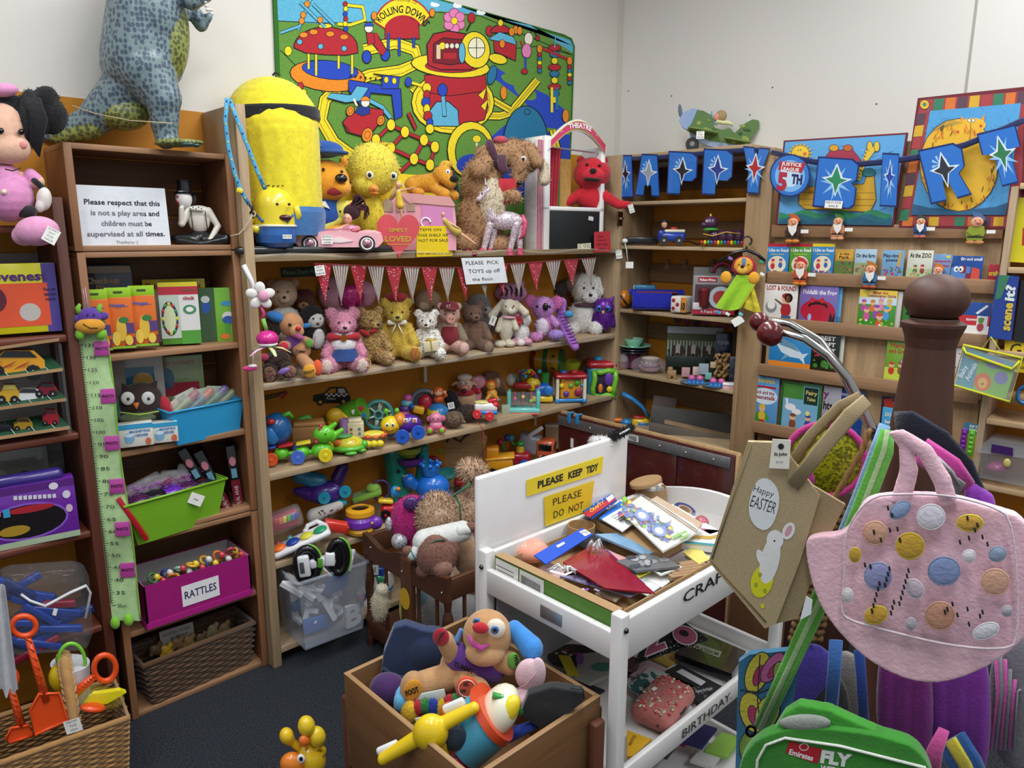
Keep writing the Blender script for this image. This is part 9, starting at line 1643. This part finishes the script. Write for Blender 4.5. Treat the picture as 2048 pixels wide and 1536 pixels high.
t=rb('sale_sign','yellow handwritten sign under the quiz game box',2030,1.2,.02,'sign');t.m('card',PA).prism([(2006,-742),(2100,-750),(2100,-690),(2010,-680)],2,'d8b81c');a=t.art('writing',M=TR(0,-1,0));a.T('G',2020,-712,26,'161616');a.T('do not take',2024,-738,8,'161616',w=50);t.done()
t=rb('blue_tape','roll of blue tape lying at the right edge',2046,1.01,.02,'tape');t.m('roll').torus((2052,0,-790),17,4,'1f6aa8',RX(80));t.m('core',WX_).ell((2040,14,-796),(36,10,14),'b8946a');t.done()
t=rb('storage_box','clear lidded box with a purple latch and pink beads',2010,.74,.05);t.m('box','frost').prism([(1965,-948),(2100,-975),(2100,-900),(1966,-890)],60,'b8bcc0');t.m('lid','frost').prism([(1960,-898),(2100,-915),(2100,-890),(1985,-872),(1960,-888)],62,'d0d4d8',TR(0,-3,0));t.m('latch').prism([(1982,-904),(2026,-912),(2026,-896),(1984,-888)],4,'3a1a5a',TR(0,-6,0));t.m('contents').ell((1996,20,-934),(24,20,12),'a84a7a');t.m('yellow_charm').ell((2014,-4,-926),(8,3,9),'c8b86a');t.done()
t=rb('book_bag','clear wipe-clean bag with yellow edging holding a Baby Animals book',1975,.95,.12,'bag');BQ=[(1906,-770),(2020,-804),(2044,-716),(1928,-690)]
t.m('book',GL).prism([(1912,-770),(2012,-798),(2034,-726),(1930,-694)],10,'4f94a8');a=t.art('picture',GL,M=TR(0,-.6,0));a.P([(1945,-780),(2012,-797),(2030,-735),(1958,-716)],'7ab03a');a.E(1965,-764,17,18,'d8602a');a.E(1965,-766,10,11,'e8b03a');a.E(1965,-768,2.5,2,'141414');a.E(2002,-756,14,13,'7a74b0');a.E(1990,-728,18,10,'7a74b0');a.T('Baby',1924,-756,10,'e0ecf0',w=26,rot=62,bold=.02);a.T('Animals',1937,-762,10,'e0ecf0',w=38,rot=62,bold=.02);[a.E(1935+i*5,-712-i*1.5,3,4,'e0b83a')for i in range(7)]
t.m('cover','clear').prism(BQ,2,'f4fcff',TR(0,-3,0));t.m('edging',FB).tube([(x,-4,z)for x,z in BQ],3,'d8d41c',6,closed=True);t.m('edging',FB).tube([(1926,-5,-694),(1932,-6,-706),(2024,-7,-738),(2040,-5,-722)],3,'d8d41c',6);t.m('strap',FB).tube([(1965,0,-696),(1982,0,-674),(2000,0,-700)],3,'d8d41c',6,flat=.4);t.done()
# ================= bag stand =================
PW='4a2c20';t=Th('bag_stand','dark turned wooden coat stand with a big ball finial and chrome hooks','coat stand',(1.103,.323,0),0,k=1)
t.m('post','wood_z').lathe([(.17,0),(.17,.03),(.05,.05),(.034,.3),(.034,.9),(.046,1.2),(.044,1.35),(.04,1.44),(.033,1.53),(.031,1.568),(.034,1.583),(.0395,1.598),(.04,1.602),(.031,1.606),(.03,1.609)],(0,0,0),PW,n=40);t.m('finial',WX_).ell((0,0,1.635),(.0405,.0405,.034),'4e2e22',n=32)
t.done()
hl=CAM+ray(1720,800)*.9
t=Tq('coat_hook','chrome double hook with two dark red balls reaching left from the stand','hook',hl);t.m('arm','metal').tube([(1560,-16,-662),(1610,-14,-676),(1655,-8,-708),(1695,0,-756),(1722,6,-810),(1742,10,-855),(1752,14,-868)],[6,8,9,10,11,11,8],'b8b6b4',10);t.m('arm','metal').tube([(1530,20,-640),(1580,22,-648),(1640,22,-682),(1680,22,-735),(1712,24,-800),(1760,40,-900)],[6,8,9,9,9,9],'a8a6a4',10)
t.m('ball').ell((1540,-18,-667),(27,26,26),'5a1014',n=24);t.m('ball').ell((1519,20,-644),(21,20,20),'5a1014',n=20);t.done()
def bagt(lab,d,px,py,cat='bag',nm='hanging_bag'):return Tq(nm,lab,cat,CAM+ray(px,py)*d)
B1=[(1420,-1128),(1498,-882),(1562,-882),(1568,-936),(1622,-968),(1700,-1010),(1640,-1110),(1600,-1225),(1560,-1252),(1530,-1250)]
t=bagt('natural burlap bag printed Happy Easter with a white rabbit in a yellow egg',.78,1560,1050)
t.m(BD,'burlap').prism([(1418,-1120),(1496,-882),(1560,-884),(1640,-990),(1600,-1120),(1552,-1245),(1530,-1254)],14,'b5a17c');t.m('side','burlap').prism([(1560,-884),(1622,-968),(1690,-1008),(1640,-1110),(1596,-1235),(1552,-1245)],10,'a08c68',TR(0,6,0));t.m('handle','burlap').tube([(1585,-4,-975),(1640,-16,-900),(1700,-16,-830),(1735,-8,-800)],[14,16,17,14],'b09c78',8,flat=.14,up=(0,1,0));t.m('handle','burlap').tube([(1580,14,-930),(1620,14,-870),(1680,14,-810),(1720,14,-790)],[10,10,9,8],'a8946e',8,flat=.2,up=(0,1,0))
t.m('seam','burlap').tube([(1424,-1,-1118),(1502,-1,-890)],1.6,'8a7850',5);t.m('seam','burlap').tube([(1424,-1,-1122),(1532,-1,-1244)],1.6,'8a7850',5)
a=t.art('print',MT,M=TR(0,-1,0));a.P([(1500+30*cos(x)*(1+.1*sin(2*x))+28,-1008+52*sin(x))for x in[i*pi/14 for i in range(28)]],'dcdfe0');a.P([(1516,-1046),(1530,-1046),(1526,-1062)],'dcdfe0');a.T('Happy',1506,-982,13,'2a2a2c',w=42,rot=-18);a.T('EASTER',1499,-1012,24,'2a2a2c',w=52,rot=-18)
a.E(1524,-1162,22,34,'d0cc1c',rot=-15);a.E(1540,-1120,19,48,'dcdcda',rot=-12);a.E(1550,-1080,17,20,'e0e0de');a.E(1577,-1062,12,18,'e0e0de',rot=-25);a.E(1577,-1062,6,12,'d09aa4',rot=-25);a.E(1522,-1116,8,18,'dcdcda',rot=20);a.E(1549,-1082,2,2,'222');[a.E(x,z,4,5,'9aa02a')for x,z in((1512,-1170),(1530,-1182),(1520,-1150))];a.E(1525,-1212,4,5,'d0cc1c');t.done()
t=bagt('cream price tag with a round black logo on the burlap bag',.76,1558,908,'tag','price_tag');t.m('card',PA).prism([(1538,-936),(1578,-938),(1582,-880),(1545,-878)],1.5,'e0dccf');a=t.art('print',M=TR(0,-1,0));a.E(1562,-893,6,6,'1a1a1c');a.T('St John',1561,-911,6,'1a1a1c',w=26,al='C',bold=.03);a.T('$2.00',1552,-926,4,'6a7a9a',w=14);t.done()
# glitter bag behind
t=bagt('round gold sequin bag with a pink rim behind the burlap straps',.92,1650,930);t.m(BD,GT).ell((1650,8,-920),(82,20,72),'8a8a14',n=28);t.m('rim',FB).torus((1650,0,-920),80,7,'b82a7c',RX(90),R2=72,n=40);t.m('patch',FB).ell((1600,-10,-960),(30,6,26),'a82a7a');t.done()
for i,q in enumerate(([(1590,6,-930),(1630,2,-870),(1680,2,-822),(1712,4,-806)],[(1660,-4,-1010),(1690,-6,-960),(1725,-4,-900),(1740,0,-860)])):
 t=bagt(('upper','lower')[i]+' twisted jute rope handle behind the burlap bag',.86,1650,900,'rope','jute_rope');P_=[Vector(q[0]).lerp(Vector(q[1]),f/6)for f in range(6)]+[Vector(q[1]).lerp(Vector(q[2]),f/6)for f in range(6)]+[Vector(q[2]).lerp(Vector(q[3]),f/6)for f in range(7)]
 for s_ in(0,pi):t.m('strand','burlap').tube([p+Vector((3*sin(j*1.1+s_),3*cos(j*1.1+s_),0))for j,p in enumerate(P_)],5,'8a6438',6)
 t.done()
t=bagt('plaited straw bag hanging behind the burlap bag',.90,1640,1130);
for i in range(20):
 z=-1010-i*14;cx_=1668-i*2.2-(abs(i-8)*1.2);t.m('plait','burlap').tube([(cx_-34+j*8,-6*((i+j)%2),z-3*((j)%2))for j in range(9)],7,('6e5230','7e6038')[i%2],6)
t.done()
# straps
def strap(lab,d,q,w,c,flat=.15,kind=FB,stripe=None,nm='bag_strap'):
 t=bagt(lab,d,q[len(q)//2][0],-q[len(q)//2][2],'strap',nm);t.m('strap',kind).tube(q,w,c,8,flat=flat,up=(0,1,0))
 if stripe:w=w[0]if isinstance(w,list)else w;t.m('stripe',kind).tube([(x,y-w*.22,z)for x,y,z in q],w*.4,stripe,6,flat=.15,up=(0,1,0))
 t.done()
strap('green and white webbing strap falling from the hook to the green satchel',.80,[(1775,0,-860),(1768,-4,-900),(1700,-2,-1080),(1640,0,-1200),(1580,0,-1330),(1520,0,-1460)],[14,20,21,20,18,16],'5aa83a',.12,stripe='9cba84');strap('pale blue ribbed strap beside the green webbing',.79,[(1770,0,-850),(1752,-4,-900),(1722,-4,-980),(1690,-2,-1060),(1672,0,-1110)],[12,13,13,13,12],'7aa4c8',.2)
strap('wide navy strap looped round the wooden post',.93,[(1790,-20,-850),(1820,-34,-846),(1880,-42,-880),(1925,-38,-930),(1960,-24,-1010),(1980,-10,-1080)],[26,28,28,26,22,18],'12182c',.12);strap('bright blue strap hanging below the pink bag',.88,[(1672,0,-1280),(1668,0,-1350),(1660,0,-1440)],14,'3a6ab0',.15);strap('dark blue strap hanging beside the bright blue one',.9,[(1718,0,-1300),(1724,0,-1380),(1730,0,-1470)],11,'1a3a86',.2);strap('pink webbing strap with grey buckle near the post',.90,[(1840,-20,-900),(1900,-26,-940),(1930,-24,-980)],[28,30,26],'b8388a',.15)
t=bagt('grey plastic side-release buckle over the pink webbing',.86,1915,975,'buckle','strap_buckle');t.m('frame').box((1905,-8,-968),(46,6,34),'6a6a6e',3,RY(35));t.m('prong').tube([(1875,-14,-915),(1905,-14,-945),(1918,-14,-970)],4,'8a8a8e');t.done()
# pink bag
PKB=[(1608,-1078),(1632,-1066),(1690,-1066),(1716,-1020),(1735,-992),(1800,-985),(1900,-988),(1985,-1012),(2060,-1035),(2090,-1190),(2060,-1260),(1990,-1320),(1900,-1358),(1830,-1358),(1750,-1325),(1680,-1262),(1632,-1190)]
t=bagt('large pale pink plush shoulder bag with pastel shapes and black stitches',.72,1830,1170);m=t.m(BD,FB,vox=3.2,it=10,tuft=1500,tl=1.8);m.prism(ck(PKB),34,'e6bac6',TR(0,-4,0));m.ell((1850,12,-1190),(190,26,130),'e6bac6',n=24)
m=t.m('strap',FB,vox=3.4,tuft=300,tl=1.8);m.tube([(1800,0,-1010),(1818,-4,-940),(1810,-6,-890),(1785,-6,-862),(1800,-10,-868),(1850,-14,-900),(1885,-14,-960),(1898,-8,-1010)],[22,20,15,10,14,18,20,20],'e6bac6',10,flat=.5)
pip=[(1688,-1065),(1690,-1150),(1682,-1215),(1690,-1238),(1760,-1258),(1900,-1292),(2010,-1300),(2040,-1280),(2028,-1040),(1985,-1012),(1900,-990),(1800,-987),(1736,-994)]
t.m('piping',FB).tube([(x,-24,z)for x,z in ck(pip)],2.4,'d8c4cc',6,closed=True)
def yb(x,z):return-17-12*max(0,1-((x-1850)/190)**2-((z+1180)/140)**2)
for x,z,rx,rz,c,e,r in((1800,-1020,23,14,'8a9cc0','7a90a8',-35),(1862,-1034,28,25,'d8d2dc','dcd8dc',0),(1940,-1046,26,16,'d0a040','d8c82a',0),(1750,-1066,24,23,'c8987e','d0a08a',0),(1820,-1092,28,26,'c0982e','c8b02a',0),(1710,-1110,11,14,'b8922c','c8b02a',0),(1756,-1152,27,27,'8e90bc','8898b4',0),(1888,-1142,32,28,'8090bc','7a8aa4',0),(1995,-1108,17,14,'94a4c0','8a9cb0',-20),(1938,-1112,13,12,'d8d4d8','dcd4dc',0),(1990,-1164,28,26,'d0a088','d8a890',0),(1830,-1178,16,20,'b8a8b4','c8bcc8',-30),(1880,-1232,30,28,'bc8870','c89880',0),(1752,-1230,23,17,'c89a34','d0b82a',-20),(1972,-1262,27,15,'d0ccd4','dcd8dc',-20),(1695,-1190,11,13,'d4ccd0','d8d0d4',0),(2014,-1222,11,10,'a8a4ac','b8b0b8',0),(1822,-1248,10,12,'a8a0a8','b8b0b8',0)):
 y=yb(x,z);t.m('applique',FB).ell((x,y-6,z),(rx,4,rz),c,RY(r));t.m('stitching',FB).torus((x,y-6,z),rx,1.8,e,RY(r)@RX(90),R2=rz,n=20,m=5)
for i,(x,z)in enumerate([(1730+(i*29)%90,-1130-(i*37)%100)for i in range(22)]+[(1776,-1016),(1784,-1030),(1795,-1058),(1780,-1060),(1800,-1080),(1748,-1064),(1762,-1080),(1935,-1036),(1955,-1050),(1965,-1074),(1975,-1088),(1938,-1076),(1920,-1084),(1950,-1060),(1905,-1208),(1890,-1224),(1915,-1230),(1935,-1218),(1960,-1232),(1938,-1248),(1965,-1224),(1895,-1218)]):t.m('black_stitch',MT).box((x,yb(x,z)-11,z),(4,2,10),'17171a',1,RY(-12))
t.done()
# other bags
t=bagt('butterfly-print cloth bag in blue, yellow and pink at the lower left of the stand',.86,1540,1400);BT=[(1478,-1320),(1500,-1305),(1590,-1296),(1600,-1320),(1560,-1560),(1470,-1580)]
t.m(BD,FB).prism(BT,16,'2a6a8e');a=t.art('print',FB,M=TR(0,-1,0))
for x,z,rx,rz,c,r in((1515,-1345,22,42,'c8b83a',-20),(1545,-1335,16,34,'b85a94',-35),(1562,-1350,14,26,'8a9a4a',10),(1505,-1425,24,40,'c8b83a',15),(1535,-1425,22,36,'c8b83a',-20),(1500,-1500,20,34,'7a9a3a',10),(1545,-1490,16,30,'b85a94',0)):a.OE(x,z,rx,rz,c,2,'141820',rot=r);a.OE(x+2,z-6,rx*.4,rz*.5,'a82a5c',1.5,'141820',rot=r)
for q in([(1480,-1380),(1520,-1385),(1560,-1370)],[(1520,-1310),(1515,-1400),(1522,-1470)]):a.Ln(q,2.5,'141820')
t.done()
t=bagt('violet and black backpack between the satchel strap and blue straps',.93,1620,1360);b=t.m(BD,FB,vox=4);b.ell((1620,8,-1370),(62,26,84),'3a2a86');t.m('black_panel',FB,vox=4).ell((1650,6,-1420),(52,28,80),'121216');t.done()
t=bagt('off-white crumpled cloth bag deep between the hanging bags',.95,1690,1400);t.m(BD,FB,vox=4).ell((1690,12,-1400),(46,22,100),'8a867e');t.done()
for lab,x,z,rx,rz,c,d in(('deep magenta velvet bag hanging under the pink bag',1810,-1400,60,120,'6a0a6a',.9),('shiny purple drawstring bag at the right under the pink bag',1920,-1400,66,130,'6e1a86',.88),('bright purple fold of a bag beside the post buckle',1960,-1000,34,40,'7a2a9a',.9)):
 t=bagt(lab,d,x,-z);m=t.m(BD,FB,vox=4,it=8)
 for i in range(5):m.ell((x-rx*.6+i*rx*.3,6*(i%2),z-6*i),(rx*.36,22,rz),c)
 t.done()
t=bagt('grey and pink ruffled backpack at the right edge',.86,2020,1380);t.m(BD,FB,vox=4).ell((2030,8,-1400),(56,26,140),'6e6a72')
for i in range(6):t.m('ruffle',FB).tube([(1990+i*10,-20,-1280-20*i),(1996+i*8,-26,-1380),(1982+i*9,-22,-1500)],4,('b84a94','7a7680')[i%2],6,flat=.5)
t.done()
strap('hot pink ribbon strap dangling in front of the green satchel',.74,[(1888,0,-1460),(1870,-4,-1500),(1860,-4,-1560)],[12,17,18],'c04a8c',.12)
strap('striped blue and yellow towel edge at the bottom right',.86,[(1900,0,-1480),(1930,0,-1530),(1960,0,-1600)],[34,36,36],'1f4f8a',.2,stripe='c8b83a',nm='striped_cloth')
t=bagt('bright green satchel with white piping and airline lettering',.70,1680,1480);GB=[(1478,-1536),(1492,-1490),(1545,-1452),(1640,-1442),(1780,-1462),(1850,-1492),(1880,-1600),(1880,-1700),(1450,-1700)]
m=t.m(BD,FB,vox=3.4,it=6);m.prism(ck(GB),40,'2a7f1a');t.m('flap',FB,vox=3.2).prism([(1540,-1470),(1570,-1420),(1600,-1402),(1660,-1412),(1720,-1440),(1790,-1470)],30,'348f20',TR(0,14,0));t.m('lining',FB).ell((1610,8,-1445),(52,10,16),'8a9088');t.m('piping',FB).tube([(1500,-2,-1700),(1515,-3,-1520),(1532,-3,-1490),(1570,-3,-1476),(1680,-3,-1492),(1850,-3,-1535),(1870,-3,-1600)],3,'d4d8cc',6)
a=t.art('print',MT,M=TR(0,-1,0));a.P([(1578,-1482),(1645,-1498),(1634,-1528),(1571,-1506)],'a81c28');a.T('Emirates',1577,-1508,11,'e8e4e4',w=50,rot=-16,bold=.03);a.OE(1608,-1494,8,6,'a81c28',1.5,'e8e0e0');a.T('FLY',1640,-1524,24,'dcdcd8',w=62,rot=-9,bold=.06);a.T('WITH',1640,-1540,10,'dcdcd8',w=36,rot=-9,bold=.05);t.m('ring','metal').torus((1502,-4,-1462),9,3,'1a1a1c',RX(80));t.m('tag',PA).prism([(1600,-1240),(1612,-1192),(1625,-1200),(1622,-1228)],1,'e0e4e8',TR(0,6,0));t.done()
for t in ALLT:
 if not getattr(t,'fin',False):t.done()
bpy.data.scenes.remove(TS)
